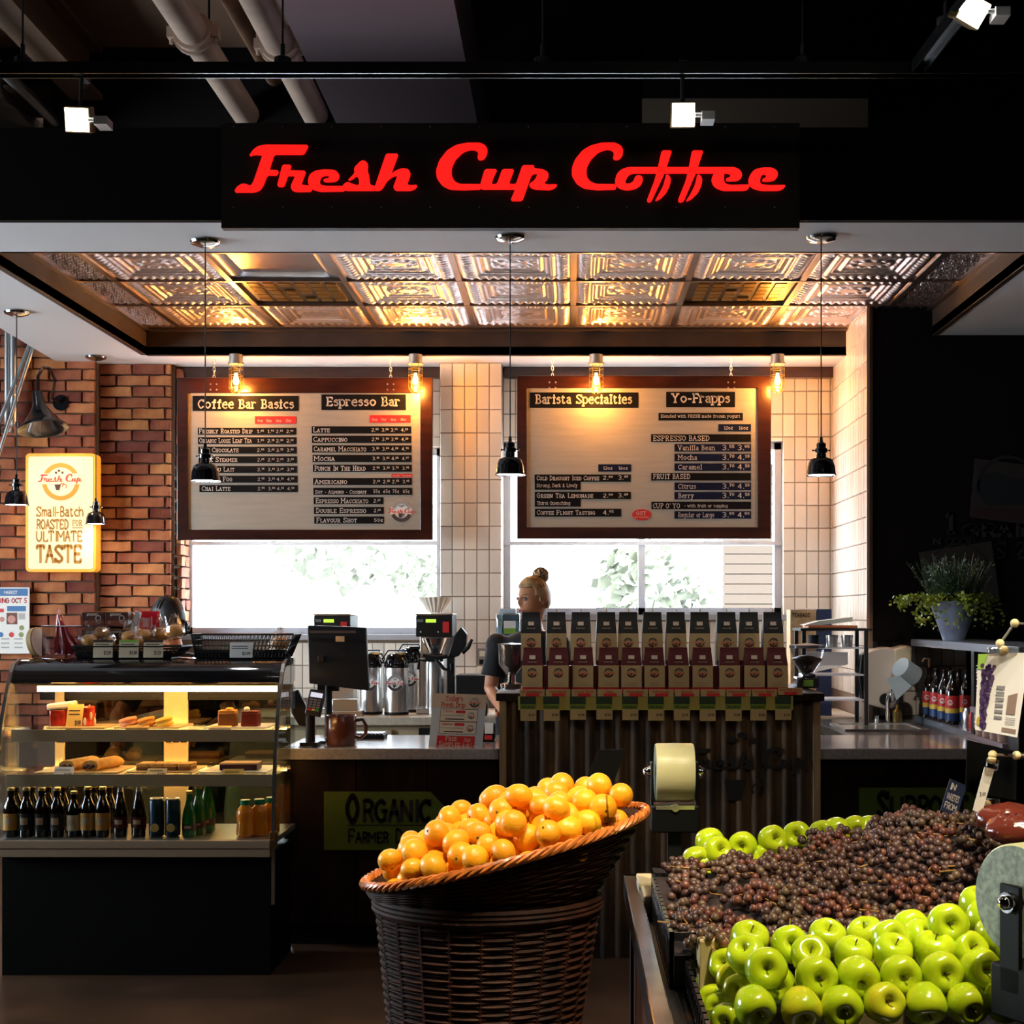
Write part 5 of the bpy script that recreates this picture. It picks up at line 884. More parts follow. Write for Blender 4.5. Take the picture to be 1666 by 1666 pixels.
# todays drip sign
d = 6.60; fr = PF(d, 460, 960, 4.384); o = thing('drip_sign', "white counter sign reading Today's Fresh Drip with a red free samples band", 'sign', P(745, 1219, d)); mb = MB(); A = Fr(P(697, 1216, d), Vector((1, 0, -.03)), Vector((.085, .10, 1)).normalized()); k_ = d/FP/4.384
def a2(cx, cy): return ((cx-1042-(1125-cy)*.10)*k_, (1125-cy)*k_)
class Fx(Fr): pass
S = Fr(A.O, A.R*k_, A.U*k_)
def sc_(cx, cy): return cx-1042-(1125-cy)*.085, (1125-cy)
rect(mb, S, 0, -8, 382, 385, 0, 0, .004); rect(mb, S, -2, 285, 384, 388, .001, 1)
text(mb, "Today's", S, 92, 338, 32, x1=218, m=2, k=.002, w=1.5); text(mb, 'Fresh Drip', S, 62, 292, 32, x1=238, m=2, k=.002, w=1.5); logo(mb, S, 300, 330, 36, 3, 4, 2, 4, k=.002)
for y0, t in ((195, 'El Salvador'), (105, 'Sumatra')):
    rect(mb, S, 62, y0-5, 330, y0+85, .001, 4); rect(mb, S, 65, y0-2, 327, y0+82, .0015, 5); text(mb, t, S, 80, y0+60, 16, x1=160, m=2, k=.002); rect(mb, S, 172, y0+55, 240, y0+75, .002, 2); rect(mb, S, 80, y0+35, 235, y0+40, .002, 3); rect(mb, S, 100, y0+8, 235, y0+16, .002, 4); logo(mb, S, 285, y0+40, 24, 3, 4, 2, 4, k=.002)
rect(mb, S, 55, 0, 325, 88, .001, 2); text(mb, 'Free', S, 115, 52, 32, x1=200, m=5, k=.002, w=1.5, sc=True); text(mb, 'Samples', S, 72, 14, 32, x1=225, m=5, k=.002, w=1.5, sc=True); text(mb, 'Just', S, 245, 50, 26, x1=300, m=5, k=.002); text(mb, 'Ask!', S, 240, 14, 26, x1=305, m=5, k=.002)
mb.out('card', [mat('sign_white', (.55, .60, .62), .5), mat('sign_tan', (.62, .47, .32), .6), MRED, LGM[0], LGM[1], mat('sign_cream', (.70, .60, .44), .6)], o, smooth=False)
MB().poly([A.pt(.02, -.005, -.006), A.pt(.14, -.005, -.006), A.pt(.15, .2, -.006), A.pt(.03, .2, -.006)], depth=(0, -.003, 0)).poly([A.pt(.06, .16, -.007), A.pt(.1, .16, -.007), Vector((A.pt(.1, 0).x, d+.1, ZK)), Vector((A.pt(.06, 0).x, d+.1, ZK))], depth=(0, 0, -.002)).out('easel_back', PAPER, o, smooth=False)
d = 6.85; x = XP(800, d)-.03; o = thing('label_scale', 'black device with white and red stickers behind the drip sign', 'device', (x, d, ZK)); MB().bx(x-.07, x+.045, d-.05, d+.08, ZK, ZK+.085).out('body', MBLK, o, bev=.012); mb = MB().bx(x+.0, x+.04, d-.054, d-.05, ZK+.04, ZK+.09).bx(x-.0, x+.035, d-.055, d-.0505, ZK+.012, ZK+.032, 1); mb.out('sticker', [PAPER, RED], o, smooth=False); MB().cyl((x-.04, d-.02, ZK+.085), (x-.04, d-.02, ZK+.13), .03, .025).out('hopper', MBLK, o)
# ================================================================ back counter machines
def airpot(px, d, lab, h=.37):
    x = XP(px, d); o = thing('airpot', lab, 'airpot', (x, d, SEW), 'steel airpots on the back counter'); c_ = (x, d, SEW)
    MB().lathe([(0, 0), (.072, 0), (.074, .012), (.072, .018)], c_, 24).out('base', MBLK, o); MB().lathe([(.072, .018), (.072, h*.74), (.069, h*.77)], c_, 28, close=True).out('body', STEEL, o)
    MB().lathe([(.071, h*.76), (.073, h*.80), (.070, h*.86), (.058, h*.93), (.045, h*.99), (0, h)], c_, 24).out('lid', GBLK, o)
    mb = MB().tube([(x-.02, d-.05, SEW+h*.93), (x-.03, d-.10, SEW+h*.95), (x-.03, d-.115, SEW+h*.88), (x-.03, d-.112, SEW+h*.80)], [.016, .013, .009, .007], 10); mb.out('spout', GBLK, o); MB().box((x+.03, d+.01, SEW+h*.99), (.07, .10, .018)).out('pump_lever', GBLK, o, bev=.004)
    MB().tube([(x-.072, d, SEW+h*.83), (x-.085, d+.0, SEW+h*.9), (x-.05, d, SEW+h*1.04), (x+.05, d, SEW+h*1.04), (x+.085, d, SEW+h*.9), (x+.072, d, SEW+h*.83)], .005, 8).out('carry_handle', MBLK, o)
    mb = MB(); fr = Fr((x, d-.0735, SEW+h*.52), (1, 0, 0), (0, 0, 1)); logo(mb, fr, 0, 0, .048, 0, 1, 2, 1, disc=3, k=.001); mb.out('badge', LGM, o, smooth=False)
airpot(603, 8.72, 'steel airpot half hidden by the till screen'); airpot(645, 8.68, 'steel airpot with round badge, in front centre of the row'); airpot(668, 8.92, 'steel airpot standing behind the centre one', .40)
def brewer(px, lab, d=8.8):
    x = XP(px, d); o = thing('coffee_brewer', lab, 'coffee machine', (x, d, SEW), 'coffee brewers under the windows'); zt = ZP(998, d); w = .11
    MB().bx(x-w, x+w, d-.1, d+.22, SEW, SEW+.035).out('base', STEEL, o, bev=.006); MB().bx(x-w+.005, x+w-.005, d+.08, d+.2, SEW+.035, zt-.14).out('column', STEEL, o, bev=.004)
    MB().bx(x-w, x+w, d-.11, d+.2, zt-.14, zt-.012).out('head', MBLK, o, bev=.004); MB().bx(x-w-.004, x+w+.004, d-.115, d+.205, zt-.012, zt).out('lid', STEEL, o, bev=.003)
    mb = MB(); y = d-.113; mb.bx(x-.05, x+.012, y, y+.004, zt-.055, zt-.035).bx(x+.052, x+.09, y, y+.004, zt-.115, zt-.05, 1).bx(x-.085, x-.077, y, y+.004, zt-.115, zt-.107, 2).bx(x+.02, x+.028, y, y+.004, zt-.115, zt-.107, 2); fr = Fr((x-.1, y, zt-.05), (1, 0, 0), (.1, 0, 1)); text(mb, 'Curtis', fr, 0, 0, .016, x1=.035, m=2, k=.003); mb.out('control_panel', [mat('lcd_green', (.3, .5, .05), .4, emit=(.35, .6, .04), es=.8), MRED, PAPER], o, smooth=False)
    MB().lathe([(.0, -.10), (.035, -.10), (.045, -.08), (.085, 0)], (x, d-.02, zt-.15), 24).out('brew_basket', CHR, o); MB().bx(x-.055, x+.055, d-.125, d-.10, zt-.29, zt-.24).out('basket_handle', MBLK, o, bev=.006)
    return x, d, zt, o
x, d, zt, o = brewer(545, 'coffee brewer behind the till screen, only its black head showing'); x, d, zt, o = brewer(709, 'coffee brewer with black head and red switch beside the tiled pier')
mb = MB(); n = 40; prof = [(.048, 0), (.10, .095)]; vs = [(x+(r*(1+.05*(-1)**k*(1 if j else .4)))*math.cos(2*PI*k/n), d+(r*(1+.05*(-1)**k))*math.sin(2*PI*k/n), zt+.004+zz) for j, (r, zz) in enumerate(prof) for k in range(n)]; mb.add(vs, [(k, (k+1) % n, n+(k+1) % n, n+k) for k in range(n)]+[tuple(reversed(range(n)))])
one('filter_papers', 'fluted white paper coffee filters stacked on the brewer', 'coffee filter', mb, mat('filter_paper', (.78, .70, .60), .8), smooth=False)
x = XP(708, 8.75); o = thing('thermal_server', 'tall slim steel server standing under the brewer', 'server', (x, 8.75, SEW)); MB().lathe([(0, 0), (.058, 0), (.06, .01), (.058, .30), (.05, .33)], (x, 8.75, SEW), 28).out('body', STEEL, o); MB().lathe([(.05, .33), (.055, .345), (.04, .36), (0, .36)], (x, 8.75, SEW), 20).out('collar', MBLK, o); MB().tube([(x-.05, 8.70, SEW+.32), (x-.09, 8.68, SEW+.33), (x-.095, 8.68, SEW+.27)], .008, 8).out('spout', MBLK, o)
d = 8.55; x = XP(745, d); o = thing('wall_grinder', 'black angular grinder head and lever beside the brewer', 'grinder', (x, d, SEW)); MB().poly([P(728, 1072, d), P(738, 1035, d), P(750, 1020, d), P(760, 1032, d), P(758, 1050, d), P(745, 1068, d)], depth=(0, -.09, 0)).out('head', MBLK, o, bev=.006); MB().tube([P(752, 1062, d), P(762, 1053, d), P(768, 1040, d)], [.014, .012, .008], 8).out('lever', MBLK, o)
MB().tube([P(688, 1066, d), P(710, 1070, d), P(728, 1068, d)], .012, 8).tube([P(708, 1070, d), P(722, 1088, d), P(734, 1092, d), P(734, 1080, d)], .010, 8).out('brace', MBLK, o); MB().bx(XP(727, d), XP(739, d), d+.0, d+.05, SEW, ZP(1068, d)).bx(XP(720, d), XP(748, d), d-.03, d+.12, SEW, SEW+.02).out('column', MBLK, o, bev=.003)
d = 9.27; o = thing('wall_outlet', 'steel-plated power outlet on the tiled pier', 'outlet', P(784, 1098, d)); fr = PF(9.277, 0, 0); mb = MB(); rect(mb, fr, 776, 1055, 793, 1086, 0, 0, .005); mb.out('plate', mat('plate_steel', (.35, .3, .26), .4, .6), o, smooth=False); mb = MB(); rect(mb, fr, 780, 1059, 789, 1068, .002, 0); rect(mb, fr, 780, 1073, 789, 1081, .002, 1); mb.out('sockets', [CRM, MBLK], o, smooth=False); MB().bx(XP(776, 9.26), XP(792, 9.26), 9.24, 9.27, ZP(1098, 9.26), ZP(1084, 9.26)).out('plug', CRM, o, bev=.003)
d = 8.6; o = thing('toaster', 'black appliance with two brass-lit pots on the back counter beside the pier', 'appliance', P(768, 1130, d)); MB().bx(XP(742, d), XP(792, d), d-.05, d+.2, SEW, ZP(1098, d)).out('body', mat('till_black'), o, bev=.006); 
for a in (757, 788): MB().lathe([(0, 0), (.018, 0), (.02, .06), (.016, .08), (0, .08)], (XP(a, 8.52), 8.52, SEW), 14).out('pot', mat('brass_pot', (.55, .40, .2), .25, 1), o)
d = 8.55; x = XP(826, d); o = thing('water_dispenser', 'clear blue-tinted water dispenser with green label behind the barista', 'water dispenser', (x, d, SEW)); BLG = mat('blue_jug', (.55, .72, .82), .08, alpha=.25)
MB().bx(x-.065, x+.075, d-.07, d+.1, ZP(1040, d), ZP(998, d)).out('jug', BLG, o, bev=.012); MB().bx(x-.05, x+.05, d-.05, d+.08, ZP(998, d), ZP(990, d)).out('lid', mat('jug_lid', (.5, .6, .66), .3), o, bev=.005); MB().bx(x-.07, x+.08, d-.08, d+.12, SEW, ZP(1040, d)).out('base', MBLK, o, bev=.006); mb = MB().bx(x-.02, x+.05, d-.073, d-.071, ZP(1031, d), ZP(1022, d)).bx(x-.02, x+.05, d-.073, d-.071, ZP(1022, d), ZP(1010, d), 1); mb.out('label', [mat('lime'), PAPER], o, smooth=False)
o = thing('server_tray', 'shallow steel drip tray beside the brewer base behind the till', 'tray', (XP(560, 8.62), 8.62, SEW)); x = XP(560, 8.62); MB().bx(x-.1, x+.12, 8.52, 8.62, SEW, SEW+.03).bx(x-.06, x+.09, 8.54, 8.61, SEW+.03, SEW+.10).out('tray', STEEL, o, bev=.004)
# grinders on the coffee stand
def grinder(px, d, lab, base, r, beans):
    x = XP(px, d); o = thing('coffee_grinder', lab, 'grinder', (x, d, base), None); zt = ZP(1053, d); hb = ZP(1098, d)
    MB().lathe([(.018, hb), (.03, hb+.01), (r*.8, hb+.06), (r, zt-.02), (r*1.02, zt)], (x, d, 0), 28, close=True).out('hopper', mat('hopper_clear', (.88, .88, .92), .04, alpha=.14), o); MB().lathe([(0, zt-.004), (r*1.06, zt-.004), (r*1.06, zt+.01), (.03, zt+.016), (0, zt+.02)], (x, d, 0), 28).out('lid', mat('smoke_lid', (.10, .09, .10), .15), o)
    if beans: MB().lathe([(0, hb+.004), (.025, hb+.012), (r*.78, hb+.06), (r*.92, (hb+zt)/2+.012), (r*.5, (hb+zt)/2+.024), (0, (hb+zt)/2+.03)], (x, d, 0), 24).out('beans', mat('coffee_beans', (.02, .009, .005), .35, bump=1, bs=220), o)
    MB().bx(x-.055, x+.05, d-.05, d+.08, base, hb-.01).bx(x-.035, x+.035, d-.04, d+.05, hb-.012, hb+.006).out('body', mat('grinder_body', (.08, .07, .07), .25, .5), o, bev=.008); MB().bx(x-.025, x+.02, d-.056, d-.05, base+.01, base+.04).out('tag', mat('lime'), o, smooth=False)
    MB().cyl((x-.03, d-.05, base+.06), (x-.03, d-.10, base+.055), .009).out('lever', CHR, o)
grinder(1313, 6.72, 'coffee grinder with a clear hopper of dark beans, right end of the stand', 1.159, .078, True)
x = XP(832, 6.72); o = thing('blender_jug', 'steel and glass grinder jar at the left end of the coffee stand', 'grinder', (x, 6.72, 1.159)); d = 6.72
MB().lathe([(.022, .06), (.04, .085), (.058, .11), (.062, .20)], (x, d, 1.159), 24, close=True).lathe([(.062, .20), (.066, .205), (.0, .21)], (x, d, 1.159), 24, close=True).out('jar', mat('jar_steel', (.35, .35, .38), .15, .9), o); MB().lathe([(0, 0), (.05, 0), (.052, .02), (.02, .028), (.02, .06), (0, .06)], (x, d, 1.159), 20).out('base', CHR, o)
# ================================================================ right alcove: rack, dispenser, shelf unit
d = 8.02; xa, xb = XP(1302, d), XP(1402, d); RK = mat('rack_black', (.012, .012, .014), .35); o = thing('wire_rack', 'black shelving rack with clear trays beside the tiled side wall', 'rack', ((xa+xb)/2, d, .896)); zt = ZP(1026, d)
for a in (xa, xb):
    for b in (d-.12, d+.14): MB().bx(a-.010, a+.010, b-.01, b+.01, .896, zt).out('post', RK, o, smooth=False)
MB().bx(xa-.02, xb+.03, d-.14, d+.16, zt, zt+.014).out('top_shelf', RK, o, smooth=False)
for py in (1055, 1098, 1138): z = ZP(py, d); MB().bx(xa+.012, xb-.012, d-.12, d+.13, z, z+.008).out('shelf', mat('shelf_pale', (.62, .58, .60), .4), o, smooth=False)
MB().poly([Vector((XP(x_, d), d+.1, ZP(y_, d))) for x_, y_ in ((1308, 1060), (1385, 1062), (1385, 1082), (1330, 1095), (1308, 1095))], depth=(0, -.004, 0)).out('paper_stack', WTR, o, smooth=False)
for k, (px, m, lab) in enumerate(((1322, MBLK, 'black canister on the upper level of the rack'), (1352, STEEL, 'steel tin on the upper level of the rack'), (1376, STEEL, 'second steel tin on the upper level of the rack'))):
    x = XP(px, d); z = ZP(1055, d)+.0085; one('storage_tin', lab, 'tin', MB().lathe([(0, 0), (.03, 0), (.032, .005), (.032, .05), (.034, .052), (.034, .066), (0, .068)], (x, d-.03, z), 18), m, 'tins on the rack')
z = zt+.0145; o = thing('paper_stack', 'curled pale papers with an orange folder lying on the rack top', 'papers', (XP(1345, d), d, z)); mb = MB().box((XP(1350, d), d, z+.008), (.27, .2, .014)); mb.out('folder', mat('orange_folder', (.55, .14, .04), .5), o, bev=.003)
mb = MB(); mb.poly([Vector((XP(x_, d), d-.08, ZP(y_, d))) for x_, y_ in ((1305, 1017), (1330, 1010), (1382, 1004), (1383, 1011), (1330, 1017))], depth=(0, -.16, 0)); mb.out('sheets', mat('papers_grey', (.58, .60, .52), .6), o)
d = 8.6; o = thing('carton', 'open kraft carton with black lettering on the back counter by the rack', 'box', P(1306, 1030, d)); x0, x1 = XP(1286, d), XP(1328, d); MB().bx(x0, x1, d, d+.15, ZP(1165, d), ZP(992, d)).out('box', KRAFT, o, smooth=False); mb = MB(); fr = PF(d-.001, 0, 0); text(mb, 'TEABAGS', fr, 1289, 1004, 6, x1=1318, slab=False, w=1.8, k=.002); mb.out('print', INK, o, smooth=False)
o = one('blue_carton', 'dark blue carton beside the kraft carton', 'box', MB().bx(XP(1329, d), XP(1353, d), d, d+.12, ZP(1165, d), ZP(991, d)), mat('blue_box', (.02, .035, .10), .5), smooth=False); o = one('paper_sheet', 'white papers standing up out of the kraft carton', 'papers', MB().poly([P(1290, 992, d+.1), P(1322, 988, d+.1), P(1322, 1010, d+.1), P(1290, 1010, d+.1)], depth=(0, -.01, 0)), PAPER, smooth=False)
d = 8.25; x = XP(1437, d); o = thing('towel_dispenser', 'rounded white dispenser with a black dot, beside the syrup bottles', 'dispenser', (x, d, ZP(1153, d)))
q = [P(a, b, d-.10) for a, b in ((1412, 1062), (1420, 1058), (1446, 1053), (1462, 1056), (1464, 1140), (1455, 1152), (1440, 1154), (1412, 1146), (1404, 1120), (1402, 1085))]; MB().poly(q, depth=(0, -.22, 0)).out('shell', mat('dispenser_white', (.74, .66, .58), .25, coat=.3), o, bev=.018, seg=4)
q = [P(a, b, d-.12) for a, b in ((1455, 1056), (1480, 1050), (1484, 1054), (1482, 1092), (1458, 1130))]; MB().poly(q, depth=(0, -.2, 0)).out('side_cover', mat('dispenser_cream', (.70, .60, .42), .35), o, bev=.01)
c_ = P(1441, 1138, d-.118); MB().cyl(c_, c_+Vector((0, .02, 0)), .033, n=24).out('dot', MBLK, o); q = [P(a, b, d-.14) for a, b in ((1402, 1066), (1412, 1060), (1408, 1100), (1412, 1145), (1404, 1140), (1398, 1100))]; MB().poly(q, depth=(0, -.1, 0)).out('hinge_side', MBLK, o, bev=.004)
o = thing('hand_towel', 'pale blue towel roll and hanging sheet at the dispenser', 'towel', P(1467, 1110, d-.2)); TWL = mat('towel_blue', (.45, .56, .62), .8, bump=.3); MB().cyl(P(1465, 1085, d-.25), P(1487, 1100, d-.2), .058, n=24).out('roll', TWL, o); c_ = P(1488, 1100, d-.2); MB().cyl(c_+Vector((-.004, -.004, 0)), c_+Vector((.006, .002, -.002)), .032, n=20).out('core', MBLK, o)
MB().poly([P(1443, 1104, d-.30), P(1463, 1099, d-.30), P(1483, 1116, d-.31), P(1459, 1139, d-.31)], depth=(0, -.006, 0)).out('sheet', TWL, o, smooth=False)
x, d = XP(1470, 7.9), 7.62; o = thing('soap_pump', 'chrome pump bottle standing by the sink', 'soap pump', (1.80, 7.98, .896)); MB().lathe([(0, 0), (.026, 0), (.028, .06), (.01, .075), (.008, .10), (0, .10)], (1.80, 7.98, .905), 16).out('bottle', mat('brass_dark'), o); MB().tube([(1.80, 7.98, 1.0), (1.80, 7.98, 1.08), (1.76, 7.95, 1.085)], .005, 8).out('spout', CHR, o)
# shelf unit along the right
o = su = thing('shelf_unit', 'shelf unit with blue-steel edges running along the right side under the dark wall', 'shelf', (2.1, 7.3, 0)); BST = mat('blue_steel_edge', (.42, .47, .56), .25, .6)
MB().bx(1.95, 2.32, 6.3, 8.30, 1.322, 1.36).out('top_shelf', BST, o, smooth=False); MB().bx(1.95, 2.32, 7.05, 8.22, .895, .925).out('lower_shelf', BST, o, smooth=False); MB().bx(2.30, 2.34, 6.3, 8.3, 0, 1.322).out('back_panel', DARKW, o, smooth=False); MB().bx(1.95, 2.30, 6.30, 6.46, .90, 1.322).out('end_panel', DKW, o, smooth=False)
MB().bx(1.95, 2.3, 7.0, 7.05, .90, 1.322).out('divider', MBLK, o, smooth=False); MB().bx(1.93, 2.3, 6.47, 7.0, 1.03, 1.055).out('cup_shelf', mat('mauve_shelf', (.30, .25, .30), .4), o, smooth=False); MB().bx(1.93, 2.3, 6.47, 7.05, .901, .92).out('cup_shelf', MC['mauve_shelf'], o, smooth=False)
SYR = [mat('syrup_red', (.6, .03, .03), .4), mat('syrup_yellow', (.78, .52, .05), .4), mat('syrup_blue', (.02, .06, .2), .4)]
def syrup(x, y, lab, pump=0, z0=.9255):
    o = thing('syrup_bottle', lab, 'bottle', (x, y, z0), 'syrup bottles on the lower shelf'); c_ = (x, y, z0); MB().lathe([(0, 0), (.034, 0), (.036, .006), (.036, .17), (.03, .195), (.014, .23), (.012, .27), (.014, .28), (0, .285)], c_, 18).out('glass', DG, o)
    MB().lathe([(.0368, .02), (.0368, .06), (.0368, .085), (.0368, .15)], c_, 18, m=[2, 1, 0], close=True).out('label', SYR, o); fr = Fr((x-.0373, y, z0), Vector((.3, -1, 0)).normalized(), (0, 0, 1)); mb = MB(); logo(mb, Fr((x-.02, y-.034, z0+.115), Vector((.8, -.6, 0)), (0, 0, 1)), 0, 0, .014, 0, 0, 0, 0, k=.001); mb.out('label_print', PAPER, o, smooth=False)
    if pump: MB().cyl((x, y, z0+.28), (x, y, z0+.33), .006).tube([(x, y, z0+.33), (x-.03, y-.02, z0+.33), (x-.045, y-.03, z0+.315)], .005, 8).out('pump', mat('pump_tan', (.6, .4, .25), .4), o)
for k, y in enumerate((8.06, 7.90, 7.73, 7.57)): syrup(1.995, y, f'{ords[k]} syrup bottle from the rack end, red and yellow label', pump=(k == 0))
syrup(2.09, 7.98, 'syrup bottle standing behind the first two on the lower shelf'); syrup(2.09, 7.80, 'syrup bottle standing behind the second and third on the lower shelf'); syrup(2.09, 7.64, 'syrup bottle standing behind the last two on the lower shelf')
for k, (x, y, m, lab) in enumerate(((2.02, 7.36, STEEL, 'small silver jar on the lower shelf beside the syrup bottles'), (2.02, 7.24, mat('bright_red'), 'small red jar at the end of the lower shelf'))): one('shelf_jar', lab, 'jar', MB().lathe([(0, 0), (.026, 0), (.028, .01), (.028, .07), (.02, .085), (.02, .10), (0, .10)], (x, y, .9255), 16), m)
CUP = mat('paper_cup', (.72, .58, .50), .6); CUPR = mat('cup_rim', (.75, .78, .85), .4)
def cups(x, y, z0, h, lab):
    o = thing('cup_stack', lab, 'paper cups', (x, y, z0), 'stacks of paper cups'); MB().lathe([(0, 0), (.030, 0), (.036, h*.9), (.036, h*.9)], (x, y, z0), 18).out('cup', CUP, o); mb = MB(); n = 9
    for k in range(n): zz = h*(.35+.65*k/(n-1)); mb.tube([(x+.037*math.cos(a*PI/8), y+.037*math.sin(a*PI/8), z0+zz) for a in range(16)], .0022, 4, closed=True)
    mb.out('rims', CUPR, o)
for y, z0, h, lab in ((6.90, 1.056, .20, 'paper cup stack on the cup shelf, farther'), (6.78, 1.056, .20, 'paper cup stack on the cup shelf, nearer'), (6.94, .921, .105, 'paper cup stack under the cup shelf, farthest'), (6.82, .921, .105, 'paper cup stack under the cup shelf, second'), (6.70, .921, .105, 'paper cup stack under the cup shelf, third'), (6.58, .921, .105, 'paper cup stack under the cup shelf, nearest')): cups(1.972, y, z0, h, lab)
# potted plant on the top shelf
x, y, z = 2.05, 7.75, 1.361; o = thing('potted_plant', 'bushy trailing plant in a grey-blue tapered pot on the top shelf', 'plant', (x, y, z)); MB().lathe([(0, 0), (.055, 0), (.058, .005), (.125, .20), (.132, .205), (.126, .21), (.11, .19), (0, .19)], (x, y, z), 28).out('pot', mat('pot_blue_grey', (.16, .19, .27), .35), o)
LF = [mat('leaf_dark', (.018, .05, .012), .5, rv=0, var=.5, vs=30), mat('leaf_gold', (.30, .28, .02), .5, col2=(.12, .20, .015), vs=30), mat('leaf_edge', (.14, .24, .02), .5)]
mb = MB(); q = random.Random(3)
def leafq(mb, p, dr, w, m): n = dr.orthogonal().normalized(); n = (Matrix.Rotation(q.uniform(0, 6.3), 3, dr.normalized()) @ n); mb.add([p, p+dr*.5+n*w, p+dr, p+dr*.5-n*w], [(0, 1, 2, 3)], m)
for k in range(330):
    a = q.uniform(0, 2*PI); t = q.uniform(.15, 1); L_ = q.uniform(.12, .30); r0 = q.uniform(0, .09); p = Vector((x+r0*math.cos(a), y+r0*math.sin(a), z+.18)); dr = Vector((math.cos(a)*t*.8, math.sin(a)*t*.8, 1)).normalized(); tip = p+dr*L_; mb.tube([p, tip], .0012, 3, 0, caps=False)
    for j in range(9): leafq(mb, p.lerp(tip, .2+j*.09), Vector((q.gauss(0, 1), q.gauss(0, 1), q.uniform(.2, 1.4))).normalized()*.024, .0035, 0)
mb.out('upright_sprigs', LF, o, smooth=False)['kind'] = 'stuff'
mb = MB()
for k in range(70):
    a = q.uniform(0, 2*PI) if k < 58 else q.uniform(2.9, 3.5); r1 = q.uniform(.15, .24) if k < 58 else q.uniform(.26, .34); drop = q.uniform(-.02, .16) if k < 58 else q.uniform(.0, .04); pts = [Vector((x+.08*math.cos(a), y+.08*math.sin(a), z+.20)), Vector((x+r1*.75*math.cos(a), y+r1*.75*math.sin(a), z+.24)), Vector((x+r1*math.cos(a), y+r1*math.sin(a), z+.22-drop*.4)), Vector((x+r1*1.02*math.cos(a), y+r1*1.02*math.sin(a), z+.2-drop))]
    for i in range(3):
        for j in range(8): leafq(mb, pts[i].lerp(pts[i+1], j/8)+Vector((q.uniform(-.012, .012), q.uniform(-.012, .012), q.uniform(-.012, .012))), Vector((q.gauss(0, 1), q.gauss(0, 1), q.uniform(-.5, 1))).normalized()*.022, .009, q.choice((1, 1, 2)))
mb.out('trailing_leaves', LF, o, smooth=False)['kind'] = 'stuff'
# ================================================================ people
def headshape(u):
    x, y, z = u                                  # face looks along -y
    r = Vector((x*.073, y*.094, z*.112)); f = max(0, -y)
    if z < 0: r.x *= 1-.30*z*z; r.y *= 1-.12*z*z if y < 0 else 1-.45*z*z
    g = lambda cx, cz, sx, sz: math.exp(-((x-cx)/sx)**2-((z-cz)/sz)**2)*(1 if y < 0 else 0)
    r.y -= .022*g(0, -.12, .13, .16)+.012*g(0, -.22, .20, .08)+.006*g(0, .05, .12, .2); r.y += .010*g(.36, .03, .2, .13)+.010*g(-.36, .03, .2, .13)
    r.y -= .006*g(0, .22, .6, .1)+.007*g(0, -.50, .28, .07)+.006*g(0, -.60, .24, .06)-.004*g(0, -.55, .3, .03); r.y -= .010*g(0, -.84, .3, .15); r.y -= .004*g(.5, -.2, .25, .25)+.004*g(-.5, -.2, .25, .25)
    return r
def head_mb(mb, M, n=44):
    h = n//2; vs = []
    for i in range(h+1):
        t = PI*i/h
        for k in range(n): vs.append(M @ headshape((math.sin(t)*math.cos(2*PI*k/n), math.sin(t)*math.sin(2*PI*k/n), -math.cos(t))))
    mb.add(vs, [(i*n+k, i*n+(k+1) % n, (i+1)*n+(k+1) % n, (i+1)*n+k) for i in range(h) for k in range(n)])
    for s in (-1, 1): mb.ball(M @ Vector((s*.076, .012, -.005)), (.010, .018, .030), 12, R=M.to_3x3()); mb.tube([M @ Vector((s*.072, .02, .02)), M @ Vector((s*.084, .028, .012)), M @ Vector((s*.084, .026, -.012)), M @ Vector((s*.074, .012, -.03))], .006, 6)
def remesh(mb, name, m, par, vox=.006, sm=4):
    o = mb.out(name, m, par); md = o.modifiers.new('r', 'REMESH'); md.mode = 'VOXEL'; md.voxel_size = vox; md.use_smooth_shade = True; s = o.modifiers.new('s', 'SMOOTH'); s.iterations = sm; s.factor = .5
    dg = bpy.context.evaluated_depsgraph_get(); me = bpy.data.meshes.new_from_object(o.evaluated_get(dg)); o.modifiers.clear(); o.data = me; me.polygons.foreach_set('use_smooth', [True]*len(me.polygons)); return o
SKIN = mat('skin', (.62, .27, .14), .5, sheen=.15, var=.06, vs=8); SHIRT = mat('black_tshirt', (.010, .011, .014), .85, bump=.4, bs=50); TRS = mat('dark_trousers', (.012, .012, .02), .85)
